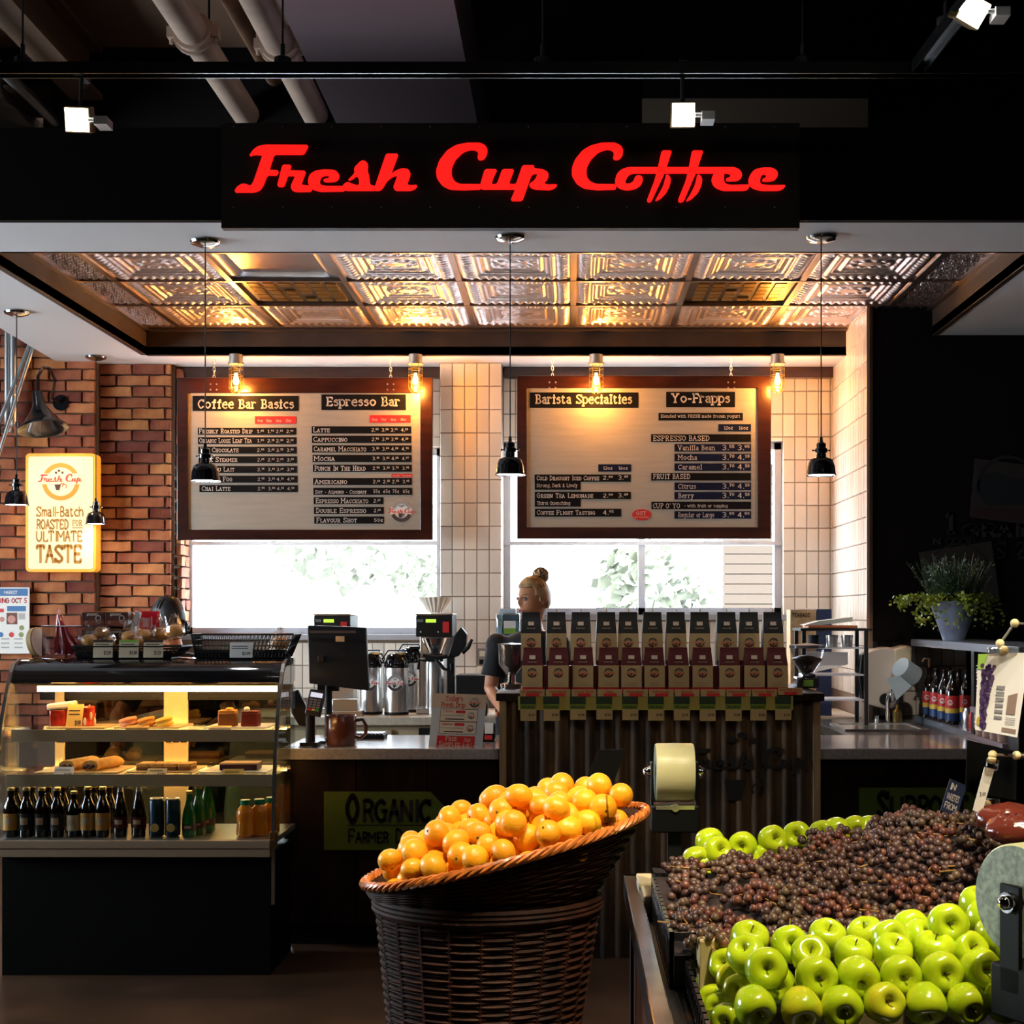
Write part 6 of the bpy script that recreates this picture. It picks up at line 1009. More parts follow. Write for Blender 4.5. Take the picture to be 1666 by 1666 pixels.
def person(lab, hc, yaw, pitch, hipz, feet, lean, arms, hair, haircol, bun):
    """hc head centre; arms = list of (shoulder, elbow, wrist, fingertip direction)"""
    hc = Vector(hc); F_ = Vector(feet); o = thing('person', lab, 'person', (F_.x, F_.y, 0)); M = Matrix.Translation(hc) @ Matrix.Rotation(yaw, 4, 'Z') @ Matrix.Rotation(pitch, 4, 'X'); neck = hc+Vector((0, .01, -.125))+lean*.05; chest = neck+Vector((0, 0, -.16))+lean*.15; hip = Vector((F_.x, F_.y, hipz))
    b = MB(); head_mb(b, M); b.tube([M @ Vector((0, .02, -.04)), neck, neck+Vector((0, 0, -.06))], [.050, .048, .06], 14); sw = .165
    def torso(mb, e):
        Rl = [(neck+Vector((0, 0, -.05)), .07, .06), (chest+Vector((0, 0, .07)), .15, .09), (chest, .165, .105), (chest.lerp(hip, .45), .135, .095), (chest.lerp(hip, .75), .14, .095), (hip, .165, .11), (hip+Vector((0, 0, -.08)), .15, .1)]; n = 20; vs = [c+Vector(((rx+e)*math.cos(2*PI*k/n), (ry+e)*math.sin(2*PI*k/n), 0)) for c, rx, ry in Rl for k in range(n)]
        mb.add(vs, [(i*n+k, i*n+(k+1) % n, (i+1)*n+(k+1) % n, (i+1)*n+k) for i in range(len(Rl)-1) for k in range(n)]+[tuple(range(n)), tuple(reversed(range((len(Rl)-1)*n, len(Rl)*n)))])
    torso(b, 0); sh = MB(); torso(sh, .010); tr = MB()
    for S_, E_, W_, dr in arms:
        S_, E_, W_ = Vector(S_), Vector(E_), Vector(W_); dr = Vector(dr).normalized(); b.tube([chest.lerp(S_, .6), S_, S_.lerp(E_, .5), E_, E_.lerp(W_, .3), W_], [.055, .052, .042, .036, .037, .024], 14); b.ball(E_, .036, 12); b.ball(S_, .053, 12)
        side = dr.cross(Vector((0, 0, 1))).normalized(); pc = W_+dr*.045; b.ball(pc, (.036, .036, .018), 12); b.tube([W_, pc], [.024, .032], 10, flat=.6)
        for k, L_ in enumerate((.062, .072, .068, .052)): base = pc+dr*.026+side*(.026-.0175*k); b.tube([base, base+dr*L_*.5+Vector((0, 0, -.004)), base+dr*L_*.8+Vector((0, 0, -.018)), base+dr*L_*.9+Vector((0, 0, -.034))], [.0088, .0082, .0075, .006], 8)
        th = pc-dr*.012+side*.03; b.tube([th, th+side*.022+dr*.018, th+side*.024+dr*.045+Vector((0, 0, -.01))], [.011, .010, .008], 8)
        sh.tube([chest.lerp(S_, .5), S_, S_.lerp(E_, .55), S_.lerp(E_, .72)], [.066, .068, .062, .066], 16); sh.ball(S_, .066, 14)
    for s in (-1, 1):
        hp = hip+Vector((s*.085, 0, -.03)); kn = Vector((F_.x+s*.09, F_.y-.03, .48)); an = Vector((F_.x+s*.09, F_.y+.02, .08)); b.tube([hp, hp.lerp(kn, .4), kn, kn.lerp(an, .35), an], [.085, .075, .052, .052, .034], 14); tr.tube([hp+Vector((0, 0, .04)), hp.lerp(kn, .4), kn, kn.lerp(an, .35), an], [.098, .086, .064, .062, .056], 14); b.tube([an, an+Vector((0, -.1, -.04)), an+Vector((0, -.16, -.05))], [.034, .034, .025], 10)
    tr.ball(hip+Vector((0, 0, -.03)), (.17, .115, .1), 16)
    remesh(b, 'body', SKIN, o, .005, 2); remesh(sh, 'tshirt', SHIRT, o, .008, 5); remesh(tr, 'trousers', TRS, o, .010, 4)
    mb = MB()
    for s in (-1, 1): an = Vector((F_.x+s*.09, F_.y+.02, 0)); mb.ball(an+Vector((0, -.06, .045)), (.045, .13, .045), 14)
    mb.out('shoes', MBLK, o)
    mb = MB(); n = 56; h = 28; vs = []; q_ = random.Random(5)
    for i in range(h+1):
        t = PI*i/h
        for k in range(n):
            a = 2*PI*k/n; u = (math.sin(t)*math.cos(a), math.sin(t)*math.sin(a), -math.cos(t)); r = headshape((u[0], abs(u[1]) if u[1] > -.2 else u[1], u[2])) if u[1] < 0 else headshape(u); vs.append(r*(1.11+.012*math.sin(k*2.9+i*.6)))
    fs = [(i*n+k, i*n+(k+1) % n, (i+1)*n+(k+1) % n, (i+1)*n+k) for i in range(h) for k in range(n)]
    def keep(f): c = sum((vs[i] for i in f), Vector())/4; return c.z > .062+.0*c.x if c.y < -.045 else (c.z > .02 if c.y < -.012 else (c.z > -.02 if c.y < .03 else c.z > -.055))
    mb.add([M @ v for v in vs], [f for f in fs if keep(f)]); mb.out('hair', haircol, o, solid=.006, ang=70)
    bc_ = M @ Vector(bun); mb = MB()
    for k in range(16):
        ax = Vector((q_.gauss(0, 1), q_.gauss(0, 1), q_.gauss(0, 1))).normalized(); e1 = ax.orthogonal().normalized(); e2 = ax.cross(e1); R1 = q_.uniform(.024, .040); mb.tube([bc_+ax*q_.uniform(-.012, .012)+(e1*math.cos(a*PI/8)+e2*math.sin(a*PI/8))*R1 for a in range(16)], .008, 6, closed=True)
    mb.ball(bc_, .036, 14).ball(bc_.lerp(hc, .35), .026, 12); mb.out('hair_bun', haircol, o, ang=60)
    mb = MB(); R3 = M.to_3x3()
    for s in (-1, 1):
        e = M @ Vector((s*.027, -.083, .004)); mb.ball(e, .0118, 14, 0); dn = (R3 @ Vector((s*.05, -1, -.05))).normalized(); mb.ball(e+dn*.0072, .0056, 12, 1)
        mb.tube([M @ Vector((s*.012, -.094, .008)), M @ Vector((s*.027, -.098, .013)), M @ Vector((s*.042, -.088, .006))], .0022, 6, 2); mb.tube([M @ Vector((s*.012, -.099, .026)), M @ Vector((s*.030, -.100, .032)), M @ Vector((s*.048, -.086, .026))], .0028, 6, 3)
    mb.out('eyes_and_brows', [mat('eye_white', (.38, .33, .30), .3), mat('iris', (.04, .05, .05), .1), mat('lash', (.02, .012, .01), .6), haircol], o)
    mb = MB().tube([M @ Vector((-.022, -.094, -.060)), M @ Vector((0, -.105, -.057)), M @ Vector((.022, -.094, -.060))], [.003, .006, .003], 8); mb.out('lips', mat('lips', (.45, .10, .08), .4), o); return o
BLN = mat('blonde_hair', (.22, .12, .055), .45, col2=(.58, .36, .16), vs=30, stretch=(1, 1, .3), bump=.8, bs=150); DRK = mat('dark_hair', (.008, .006, .007), .4, bump=.6, bs=150)
hd = 7.85; hx, hz = XP(868, hd), ZP(974, hd)
person('barista with fair hair in a high bun and black t-shirt, behind the coffee bags', (hx, hd, hz), R_(-48), R_(4), .96, (-.235, 7.86, 0), Vector((-.02, 0, 0)), [((-.405, 7.86, 1.335), (-.44, 7.84, 1.10), (-.36, 7.62, .99), (.3, -1, -.15)), ((-.07, 7.86, 1.335), (-.02, 7.86, 1.08), (-.06, 7.62, .98), (-.1, -1, -.1))], None, BLN, (.0, .06, .122))
hd = 7.45; hx, hz = XP(272, hd), ZP(1008, hd)
person('worker with dark hair in a low bun bending behind the pastry case', (hx, hd, hz), R_(-128), R_(-12), .90, (-1.98, 7.62, 0), Vector((.35, .5, .1)), [((-2.20, 7.44, 1.19), (-2.30, 7.30, .98), (-2.22, 7.10, .90), (.2, -1, -.1)), ((-1.83, 7.50, 1.19), (-1.74, 7.36, .98), (-1.84, 7.14, .90), (-.2, -1, -.1))], None, DRK, (.0, .118, -.018))
# ================================================================ wicker basket of oranges
WK = mat('wicker', (.036, .0095, .0035), .65, spec=.2, var=.5, vs=25, rv=0, bump=.3); WKR = mat('wicker_rim', (.60, .17, .03), .35, var=.4, vs=25, coat=.2)
bx_, by_ = -.172, 3.74
o = thing('wicker_basket', 'tall brown wicker pedestal basket topped by a tilted oval basket, foreground', 'basket', (bx_-.02, by_, 0))
def woven(rows, ns, amp, r, m, name, cfun):
    mb = MB(); N = ns*4
    for j, t in enumerate(rows):
        pts = [cfun(t, 2*PI*k/N, amp*(1 if j % 2 else -1)*math.cos(ns*2*PI*k/N/2*1.0)) for k in range(N)]; mb.tube(pts, r, 4, closed=True)
    ob = mb.out(name, m, o, ang=70); return ob
def low(t, a, e): r = .19+(.285-.19)*t+e; z = .005+t*.745; return Vector((bx_-.065+.02*t+r*math.cos(a), by_+r*.86*math.sin(a), z))
woven([i/72 for i in range(73)], 22, .0035, .0056, WK, 'pedestal_weave', low)['kind'] = 'stuff'
mb = MB()
for k in range(22): a = 2*PI*(k+.5)/22; mb.tube([low(t, a, 0) for t in (0, .5, 1)], .006, 5)
mb.out('pedestal_stakes', WK, o)['kind'] = 'stuff'
mb = MB()
for dz in (0, .012, .024): mb.tube([low(1, 2*PI*k/60, .006)+Vector((0, 0, dz)) for k in range(60)], .009, 6, closed=True)
mb.out('pedestal_rim', WK, o)
RX, RY = .357, .285
def rimz(x): return .898+(x-bx_)*.262
def up(t, a, e):
    s = .76+.24*t**.8; x = bx_+(RX*s+e)*math.cos(a)-.055*(1-t); y = by_+(RY*s+e)*math.sin(a); zt = rimz(bx_+RX*math.cos(a)); return Vector((x, y, .765+(zt-.765)*t if t > 0 else .765))
woven([i/20 for i in range(21)], 28, .0035, .0056, WK, 'bowl_weave', up)['kind'] = 'stuff'
mb = MB(); n = 64; vs = [up(t, 2*PI*k/n, -.008) for t in (0, .5, 1) for k in range(n)]; mb.add(vs, [(i*n+k, i*n+(k+1) % n, (i+1)*n+(k+1) % n, (i+1)*n+k) for i in range(2) for k in range(n)]+[tuple(range(n))]); mb.out('bowl_lining', mat('wicker_inner', (.06, .02, .008), .8), o)
for j in range(4):
    mb = MB(); N = 160; ph = j*PI/2
    mb.tube([up(1, 2*PI*k/N, .006+.008*math.cos(20*2*PI*k/N+ph))+Vector((0, 0, .004+.008*math.sin(20*2*PI*k/N+ph))) for k in range(N)], .0058, 5, closed=True); mb.out('rim_strand', WKR, o)
# oranges
ORG_M = mat('orange_peel', (.95, .36, .008), .38, rv=.08, bump=.35, bs=130, col2=(1, .47, .015), vs=7, coat=.15)
mb = MB(); n, h = 22, 12; vs = []
for i in range(h+1):
    t = PI*i/h
    for k in range(n):
        a = 2*PI*k/n; d_ = Vector((math.sin(t)*math.cos(a), math.sin(t)*math.sin(a), -math.cos(t))); r = 1-.07*math.exp(-((1-d_.z)/.03))-.04*math.exp(-((1+d_.z)/.02))+.012*noise.noise(d_*2); vs.append(Vector((d_.x, d_.y, d_.z*.88))*r*.0335)
mb.add(vs, [(i*n+k, i*n+(k+1) % n, (i+1)*n+(k+1) % n, (i+1)*n+k) for i in range(h) for k in range(n)]); OME = mesh_of(mb, ORG_M)
mb = MB(); mb.lathe([(0, .0272), (.003, .0278), (.0032, .0286), (0, .0290)], n=8); OST = mesh_of(mb, mat('orange_stem', (.08, .07, .015), .8))
def heap(n, sampler, floor, r, seed, tries=30, pack=.90):
    q = random.Random(seed); pts = []
    for i in range(n):
        best = None
        for k in range(tries):
            x, y = sampler(q); z = floor(x, y)+r
            for p in pts:
                d2 = (p[0]-x)**2+(p[1]-y)**2
                if d2 < (2*r*pack)**2: z = max(z, p[2]+math.sqrt((2*r*pack)**2-d2))
            lim = z-floor(x, y)
            if best is None or lim < best[0]: best = (lim, x, y, z)
        pts.append(best[1:])
    return pts
def osam(q):
    while True:
        u, v = q.uniform(-1, 1), q.uniform(-1, 1)
        if u*u+v*v < .87**2: return bx_+u*(RX-.01), by_+v*(RY-.01)
def ofl(x, y): u, v = (x-bx_)/RX, (y-by_)/RY; return rimz(x)-.066+.062*(1-(u*u+v*v))*(1.0 if u > -.2 else .8)+.02*v
op = heap(132, osam, ofl, .0315, 4)
for i, (x, y, z) in enumerate(op):
    r = rnd.uniform(.9, 1.12); t = bpy.data.objects.new('orange', OME); COL.objects.link(t); t.location = (x, y, z); e = (rnd.uniform(0, 6.3), rnd.uniform(0, 6.3), rnd.uniform(0, 6.3)); t.rotation_euler = e; t.scale = (r, r, r)
    tag(t, 'small glossy orange in the heap filling the wicker basket', 'orange', 'oranges in the wicker basket'); piece(OST, 'stem_end', t, (0, 0, 0))
# chalk card and clips at the basket
d = 3.95; o = thing('price_sign', 'black slanted sign card clipped behind the heap of oranges', 'sign', P(970, 1300, d)); mb = MB(); mb.poly([P(974, 1220, d), P(1019, 1219, d), P(994, 1283, d), P(946, 1285, d)], depth=(0, -.005, 0)); mb.out('card', mat('chalk_black', (.003, .0035, .0035), .85, spec=.1), o, smooth=False)
CLR = mat('clear_plastic', (.92, .88, .80), .08, alpha=.35)
mb = MB().box(P(970, 1283, d)+Vector((0, -.01, 0)), (.036, .012, .012)).box(P(967, 1290, d)+Vector((0, -.01, 0)), (.028, .012, .008)).cyl(P(968, 1290, d)+Vector((0, -.01, 0)), P(965, 1330, d), .005, n=8).ball(P(958, 1289, d)+Vector((0, -.01, 0)), .007, 8); mb.out('clip', mat('clip_silver', (.7, .66, .6), .2, .9), o)
p = P(992, 1333, 3.55); one('rim_clip', 'clear plastic sign clip gripping the basket rim near its high end', 'clip', MB().box(p, (.03, .014, .012)).box(p+Vector((.006, -.004, -.018)), (.010, .012, .03)).cyl(p+Vector((-.004, 0, 0)), p+Vector((-.008, 0, .06)), .003, n=6).ball(p+Vector((.01, -.008, -.03)), .008, 8), CLR)
# ================================================================ produce table
TX0, TX1, TY0, TY1, TZ = .155, 1.55, 2.15, 4.12, .76
o = tb = thing('produce_table', 'dark produce table with a steel edge strip, lower right foreground', 'table', ((TX0+TX1)/2, 3.1, 0)); RWD = mat('red_brown_panel', (.11, .028, .014), .5, var=.4, vs=3)
MB().bx(TX0+.03, TX1, TY0+.03, TY1-.03, .08, .70).out('body', MBLK, o, smooth=False); MB().bx(TX0+.012, TX0+.028, TY0+.05, TY1-.25, .10, .68).out('side_panel', RWD, o, smooth=False)
for x, y in ((TX0+.04, TY0+.04), (TX0+.04, TY1-.05), (TX1-.04, TY0+.04), (TX1-.04, TY1-.05)): MB().bx(x-.03, x+.03, y-.03, y+.03, 0, .70).out('leg', MBLK, o, smooth=False)
EST = mat('edge_strip_steel', (.50, .50, .54), .16, .95, var=.3, vs=5)
MB().bx(TX0-.008, TX0+.032, TY0, TY1, .70, TZ).out('edge_strip', EST, o, smooth=False, bev=.004); MB().bx(TX0-.008, TX1, TY1-.03, TY1, .70, TZ).out('edge_strip', MBLK, o, smooth=False, bev=.004)
MB().bx(TX0+.03, TX1, TY0, TY1-.03, .70, .715).out('deck', MBLK, o, smooth=False)
# black crates
CRB = mat('crate_black', (.012, .011, .012), .22, coat=.4)
def crate(x0, x1, y0, y1, z0, z1, lab, n=9):
    o = thing('produce_crate', lab, 'crate', ((x0+x1)/2, (y0+y1)/2, z0), 'black produce crates'); MB().bx(x0, x1, y0, y1, z0, z0+.006).out('floor', CRB, o, smooth=False); t = .008
    for a, b, c_, d_ in ((x0, x1, y0, y0+t), (x0, x1, y1-t, y1), (x0, x0+t, y0, y1), (x1-t, x1, y0, y1)):
        mb = MB(); mb.bx(a, b, c_, d_, z1-.018, z1).bx(a, b, c_, d_, z0, z0+.015); L_ = max(b-a, d_-c_); k = int(L_/.045)
        for i in range(k+1):
            if b-a > d_-c_: u = a+(b-a-.010)*i/k; mb.bx(u, u+.010, c_, d_, z0, z1)
            else: u = c_+(d_-c_-.010)*i/k; mb.bx(a, b, u, u+.010, z0, z1)
        mb.out('slatted_side', CRB, o, smooth=False)
    return o
crate(.205, .80, 3.02, 3.72, .716, .835, 'black slatted crate under the left part of the grapes'); crate(.81, 1.42, 3.02, 3.90, .716, .86, 'black slatted crate under the right part of the grapes'); crate(.235, .99, 2.50, 3.0, .716, .785, 'low black slatted crate holding the front green apples'); crate(.25, .95, 3.93, 4.08, .716, .80, 'black slatted crate under the row of apples at the back')
one('carton_box', 'cream cardboard box end showing beneath the grapes, left', 'box', MB().bx(XP(1137, 2.95), XP(1185, 2.95), 2.94, 3.01, .722, .838), mat('carton_cream', (.60, .44, .20), .6, var=.2, vs=10), smooth=False, bev=.004)
one('cream_tub', 'cream block at the far left corner of the produce table', 'box', MB().bx(XP(1036, 4.02), XP(1068, 4.02), 3.9, 4.05, .761, .775).bx(XP(1040, 4.0), XP(1095, 4.0), 3.75, 3.92, .72, .768), mat('cream_block', (.75, .62, .38), .5), bev=.004, smooth=False)
one('cardboard_liner', 'cardboard liner edge rising behind the front apples', 'liner', MB().bx(XP(1375, 2.98), XP(1470, 2.98), 2.985, 2.995, .74, ZP(1505, 2.99)), mat('carton_cream'), smooth=False)
# grapes: bunches of individual berries
GRM = [mat('grape_%s' % n, c, .42, rv=.35, col2=c2, vs=40, coat=.12) for n, c, c2 in (('dusky', (.045, .017, .015), (.085, .038, .028)), ('red', (.10, .022, .014), (.15, .045, .026)), ('brown', (.06, .030, .018), (.11, .06, .034)))]
bm = bmesh.new(); bmesh.ops.create_icosphere(bm, subdivisions=2, radius=.0098); GME = []
for m in GRM: me = bpy.data.meshes.new('grape'); bm.to_mesh(me); me.materials.append(m); me.polygons.foreach_set('use_smooth', [True]*len(me.polygons)); GME.append(me)
bm.free()
STM = mat('grape_stem', (.35, .17, .03), .6)
def H(x, y): return .83+.105*sst(.28, .95, x)*sst(3.0, 3.62, y)+.012*math.sin(x*9+y*5)+.02*sst(3.0, 3.25, y)
q = random.Random(11); tmpl = []
for k in range(6):
    pts = []; L_ = q.uniform(.085, .11); T = 0
    while len(pts) < 29 and T < 4000:
        T += 1; u, v = q.uniform(-1, 1), q.uniform(-1, 1)
        if u*u+v*v > 1: continue
        wz = .052*(1-.35*u); p = Vector((u*L_, v*wz, .030*math.sqrt(max(0, 1-u*u-v*v))+q.uniform(-.012, .004)))
        if all((p-s).length > .0165 for s in pts): pts.append(p)
    tmpl.append(pts)
cells = []
for j in range(8):
    for i in range(8):
        y = 2.99+j*.115; x = .285+i*.118+(j % 2)*.05
        if x > .30+ (y-2.9)*.9+.55 and y < 3.1: pass
        if x < 1.20 and (y < 3.72 or x > .62) and y < 3.86: cells.append((x, y))
cells += [(.29, 2.99), (.27, 3.10), (.36, 2.96)]
mbs = MB().tube([(-.05, 0, -.004), (.02, .002, 0), (.085, 0, .006)], .0022, 5).tube([(0, 0, 0), (.02, .03, .006)], .0016, 4).tube([(.02, 0, 0), (.035, -.03, .008)], .0016, 4); SME = mesh_of(mbs, STM)
for n_, (x, y) in enumerate(cells):
    x += q.uniform(-.02, .02); y += q.uniform(-.02, .02); z = H(x, y)-.012+q.uniform(-.008, .012)
    t = thing('grape_bunch', 'bunch of dusky purple grapes in the big pile on the produce table', 'grapes', (x, y, z), 'bunches of grapes on the produce table'); yaw = q.uniform(0, 2*PI); sl = Matrix.Rotation(math.atan2(H(x, y+.04)-H(x, y-.04), .08), 4, 'X') @ Matrix.Rotation(-math.atan2(H(x+.04, y)-H(x-.04, y), .08), 4, 'Y') @ Matrix.Rotation(yaw, 4, 'Z')
    mi = q.choice((0, 0, 0, 1, 2))
    for p in tmpl[n_ % 6]:
        wp = Vector((x, y, z))+sl @ p
        if wp.x < .215 or wp.y < 2.935: continue
        s = q.uniform(.86, 1.14); piece(GME[mi if q.random() < .8 else q.randrange(3)], 'grape', t, sl @ p, None, (s, s, s*1.06))
    s_o = piece(SME, 'stem', t, (0, 0, .012)); s_o.rotation_euler = sl.to_euler()
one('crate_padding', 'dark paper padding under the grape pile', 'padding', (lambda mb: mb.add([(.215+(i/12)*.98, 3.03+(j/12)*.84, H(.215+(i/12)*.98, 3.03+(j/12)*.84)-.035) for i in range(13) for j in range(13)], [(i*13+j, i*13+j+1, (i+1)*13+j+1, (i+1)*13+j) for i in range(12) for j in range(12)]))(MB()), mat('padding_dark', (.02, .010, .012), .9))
# apples
AP = [mat('green_apple', (.42, .58, .008), .2, rv=.10, col2=(.60, .66, .015), vs=14, coat=.5), mat('yellow_apple', (.70, .60, .02), .2, rv=.08, col2=(.48, .58, .015), vs=18, coat=.5)]
prof = [(0, -.0215), (.004, -.0235), (.010, -.0290), (.018, -.0325), (.027, -.0285), (.0345, -.0150), (.0380, .0020), (.0375, .0150), (.0330, .0260), (.0250, .0322), (.0165, .0325), (.0095, .0275), (.0045, .0200), (.0015, .0165), (0, .0160)]
AME = []
for m in AP:
    n = 28; mb = MB(); vs = [Vector((r*(1+.022*math.cos(5*2*PI*k/n)*(1 if abs(z) > .01 else .3))*math.cos(2*PI*k/n), r*(1+.022*math.cos(5*2*PI*k/n)*(1 if abs(z) > .01 else .3))*math.sin(2*PI*k/n), z)) for r, z in prof for k in range(n)]
    mb.add(vs, [(i*n+k, i*n+(k+1) % n, (i+1)*n+(k+1) % n, (i+1)*n+k) for i in range(len(prof)-1) for k in range(n)]); AME.append(mesh_of(mb, m, ang=80))
ASM = mesh_of(MB().tube([(0, 0, .014), (.001, .001, .026), (.004, .002, .036)], [.0012, .0012, .0018], 6), mat('apple_stalk', (.16, .09, .03), .7)); ACX = mesh_of(MB().lathe([(0, -.0225), (.0035, -.0245), (.0045, -.029), (.002, -.0245), (0, -.0240)], n=7), mat('apple_calyx', (.07, .05, .02), .9))
def apple(p, lab, grp, toward=None, mi=0, s=1):
    t = bpy.data.objects.new('apple', AME[mi]); COL.objects.link(t); t.location = p; dr = Vector(toward) if toward else Vector((q.gauss(0, .5), -1, q.uniform(-.35, .9))); t.rotation_euler = dr.to_track_quat('Z', 'Y').to_euler(); t.scale = (s, s, s)
    tag(t, lab, 'apple', grp); piece(ASM, 'stalk', t, (0, 0, 0)); piece(ACX, 'calyx', t, (0, 0, 0))
FA = [(1227, 1636, 2.60, (.25, -1, -.45)), (1303, 1639, 2.60, (.1, -1, -.55)), (1369, 1637, 2.60, (0, -1, -.2)), (1437, 1632, 2.60, (.25, -1, .35)), (1506, 1632, 2.60, (0, -1, -.9)), (1573, 1632, 2.60, (.15, -1, -.3)), (1633, 1628, 2.60, (.2, -1, -.5)),
(1246, 1576, 2.655, (-.05, -1, .25)), (1327, 1588, 2.655, (.1, -1, .05)), (1395, 1589, 2.655, (.2, -1, -.25)), (1464, 1586, 2.655, (.08, -1, .03)), (1531, 1582, 2.655, (.1, -1, .12)), (1594, 1577, 2.655, (.25, -1, .2)), (1655, 1590, 2.66, (.2, -1, .1)),
(1219, 1531, 2.80, (.1, -.5, 1)), (1284, 1537, 2.78, (.05, -1, .35)), (1345, 1527, 2.83, (.1, -.6, 1)), (1318, 1556, 2.72, (-.1, -.9, .8)), (1410, 1524, 2.83, (-.4, -.4, 1)), (1448, 1530, 2.77, (.15, -1, .5)), (1452, 1552, 2.72, (.2, -.5, 1)), (1388, 1556, 2.74, (.1, -.3, 1)),
(1481, 1512, 2.86, (.1, -1, .25)), (1494, 1530, 2.80, (.5, -.5, .6)), (1541, 1503, 2.76, (-.03, -1, .18)), (1520, 1548, 2.73, (0, -.3, 1)), (1574, 1548, 2.74, (.2, -.8, .5)), (1590, 1474, 2.88, (.2, -.3, 1)), (1602, 1497, 2.84, (.3, -.5, 1)), (1618, 1520, 2.80, (.3, -1, .1)), (1645, 1500, 2.86, (.1, -1, .6)), (1650, 1545, 2.76, (.1, -1, .4)),
(1182, 1571, 2.93, (-.5, -1, .5)), (1192, 1593, 2.86, (-.3, -1, .3)), (1205, 1612, 2.80, (-.5, -1, .3)), (1157, 1609, 2.98, (-.5, -.8, .5)), (1163, 1628, 2.92, (-.4, -1, .2)), (1173, 1642, 2.86, (-.5, -1, .2)), (1186, 1658, 2.76, (-.5, -1, 0)), (1216, 1556, 2.74, (-.4, -.6, .8)), (1262, 1600, 2.72, (0, -1, 0)), (1345, 1610, 2.72, (0, -1, 0)), (1480, 1612, 2.72, (0, -1, 0)), (1410, 1612, 2.72, (0, -1, 0)), (1560, 1608, 2.72, (0, -1, 0))]
for k, (a, b, d, dr) in enumerate(FA): apple(P(a, b, d), 'glossy green apple in the stacked front heap of the produce table', 'green apples in the front heap', dr, 1 if k in (1, 3, 33, 34) else 0, rnd.uniform(.96, 1.04)*(.9 if 32 <= k <= 38 else 1.0))
BA = [(1154, 1370), (1166, 1386), (1209, 1376), (1256, 1367), (1298, 1361), (1338, 1358), (1361, 1353), (1392, 1349), (1412, 1352), (1133, 1400), (1149, 1410), (1190, 1393), (1246, 1392), (1290, 1388), (1326, 1382), (1110, 1420), (1220, 1398), (1272, 1395)]
for k, (a, b) in enumerate(BA): apple(P(a, b, 3.92 if k not in (1, 9, 10, 15) else 3.85), 'green apple in the ragged row behind the grapes', 'green apples behind the grapes', (q.uniform(-.4, .5), -1, q.uniform(-.1, .6)), 0, rnd.uniform(.98, 1.08))
# ================================================================ bag roll stands
ROLL = mat('bag_roll', (.62, .58, .32), .35, sheen=.1, bump=.15, bs=12, stretch=(1, 30, 1)); RIM = mat('roll_side', (.40, .45, .34), .3, var=.3, vs=90)
def roll_stand(c_, r, w, yaw, lab, pole):
    c_ = Vector(c_); o = thing('bag_roll_stand', lab, 'bag dispenser', (c_.x, c_.y, 0), 'produce bag roll stands'); M = Matrix.Translation(c_) @ Matrix.Rotation(yaw, 4, 'Z'); mb = MB(M @ Matrix.Rotation(PI/2, 4, 'Y')); n = 48
    mb.lathe([(.02, -w/2), (r*.97, -w/2), (r, -w/2+.004), (r*1.005, 0), (r, w/2-.004), (r*.97, w/2), (.02, w/2)], n=n, m=[1, 0, 0, 0, 0, 1], close=True); mb.out('bag_roll', [ROLL, RIM], o, ang=50)
    MB(M).bx(-w/2-.022, w/2+.022, -.006, .006, -.006, .006).out('axle', CHR, o)
    for s in (-1, 1): MB(M).bx(s*(w/2+.010)-.004, s*(w/2+.010)+.004, -.024, .024, -r*1.6, .03).out('side_plate', mat('stand_black', (.0025, .0025, .003), .5, spec=.25), o, bev=.003); MB(M).ball((s*(w/2+.024), -.0, 0), .013, 12).cyl((s*(w/2+.014), 0, 0), (s*(w/2+.022), 0, 0), .018, n=14).out('knob', CHR, o)
    MB(M).bx(-w/2-.014, w/2+.014, -.045, .045, -r*2.05, -r*1.12).out('box', MC['stand_black'], o, bev=.004); MB(M).bx(-w/2, w/2, -.048, -.044, -r*1.24, -r*1.10).cyl((0, -.052, -r*1.17), (0, -.044, -r*1.17), .012, n=14).out('tear_bar', mat('clip_silver'), o)
    MB(M).bx(-.02, .02, -.015, .02, pole-c_.z, -r*2.0).bx(-.09, .09, -.09, .09, pole-c_.z, pole-c_.z+.012).out('pole', MBLK, o, smooth=False)
roll_stand(P(1097, 1256, 4.24), .084, .112, 0, 'black stand with a pale green roll of produce bags behind the table', 0.0)
roll_stand(P(1690, 1462, 2.50), .098, .11, R_(28), 'black stand with a big roll of produce bags at the right edge', .716)
# signs on clip arms at the right
def arm(pts, o, r=.0035):
    MB().tube(pts, r, 8).out('rod', mat('rod_clear', (.6, .55, .45), .15, .7), o)
    for p in pts: MB().ball(p, .0105, 12).out('joint', mat('joint_cream', (.80, .60, .30), .35), o)
d = 3.3; o = thing('grape_poster', 'white printed card with a long bunch of grapes, held by a clip arm at right', 'sign', P(1620, 1195, d)); A = P(1591.6, 1064, d); B = P(1663.6, 1061, d); C_ = P(1644, 1197, d); D_ = P(1586, 1187, d); B.y -= .05; C_.y -= .05
fr = Fr(D_, (C_-D_)*1.08, (A-D_)+Vector((.0, 0, 0))); nrm = (B-A).cross(D_-A).normalized(); nrm = nrm if nrm.y < 0 else -nrm
def PQ(u, v, k=0): return D_.lerp(C_, u).lerp(A.lerp(B, u), v)+nrm*k
mb = MB(); mb.poly([PQ(0, 0), PQ(1, 0), PQ(1, 1), PQ(0, 1)], 0, depth=nrm*.003); k = .001
mb.poly([PQ(.0, .8, k), PQ(.12, .8, k), PQ(.2, 1, k), PQ(0, 1, k)], 1)
q2 = random.Random(9)
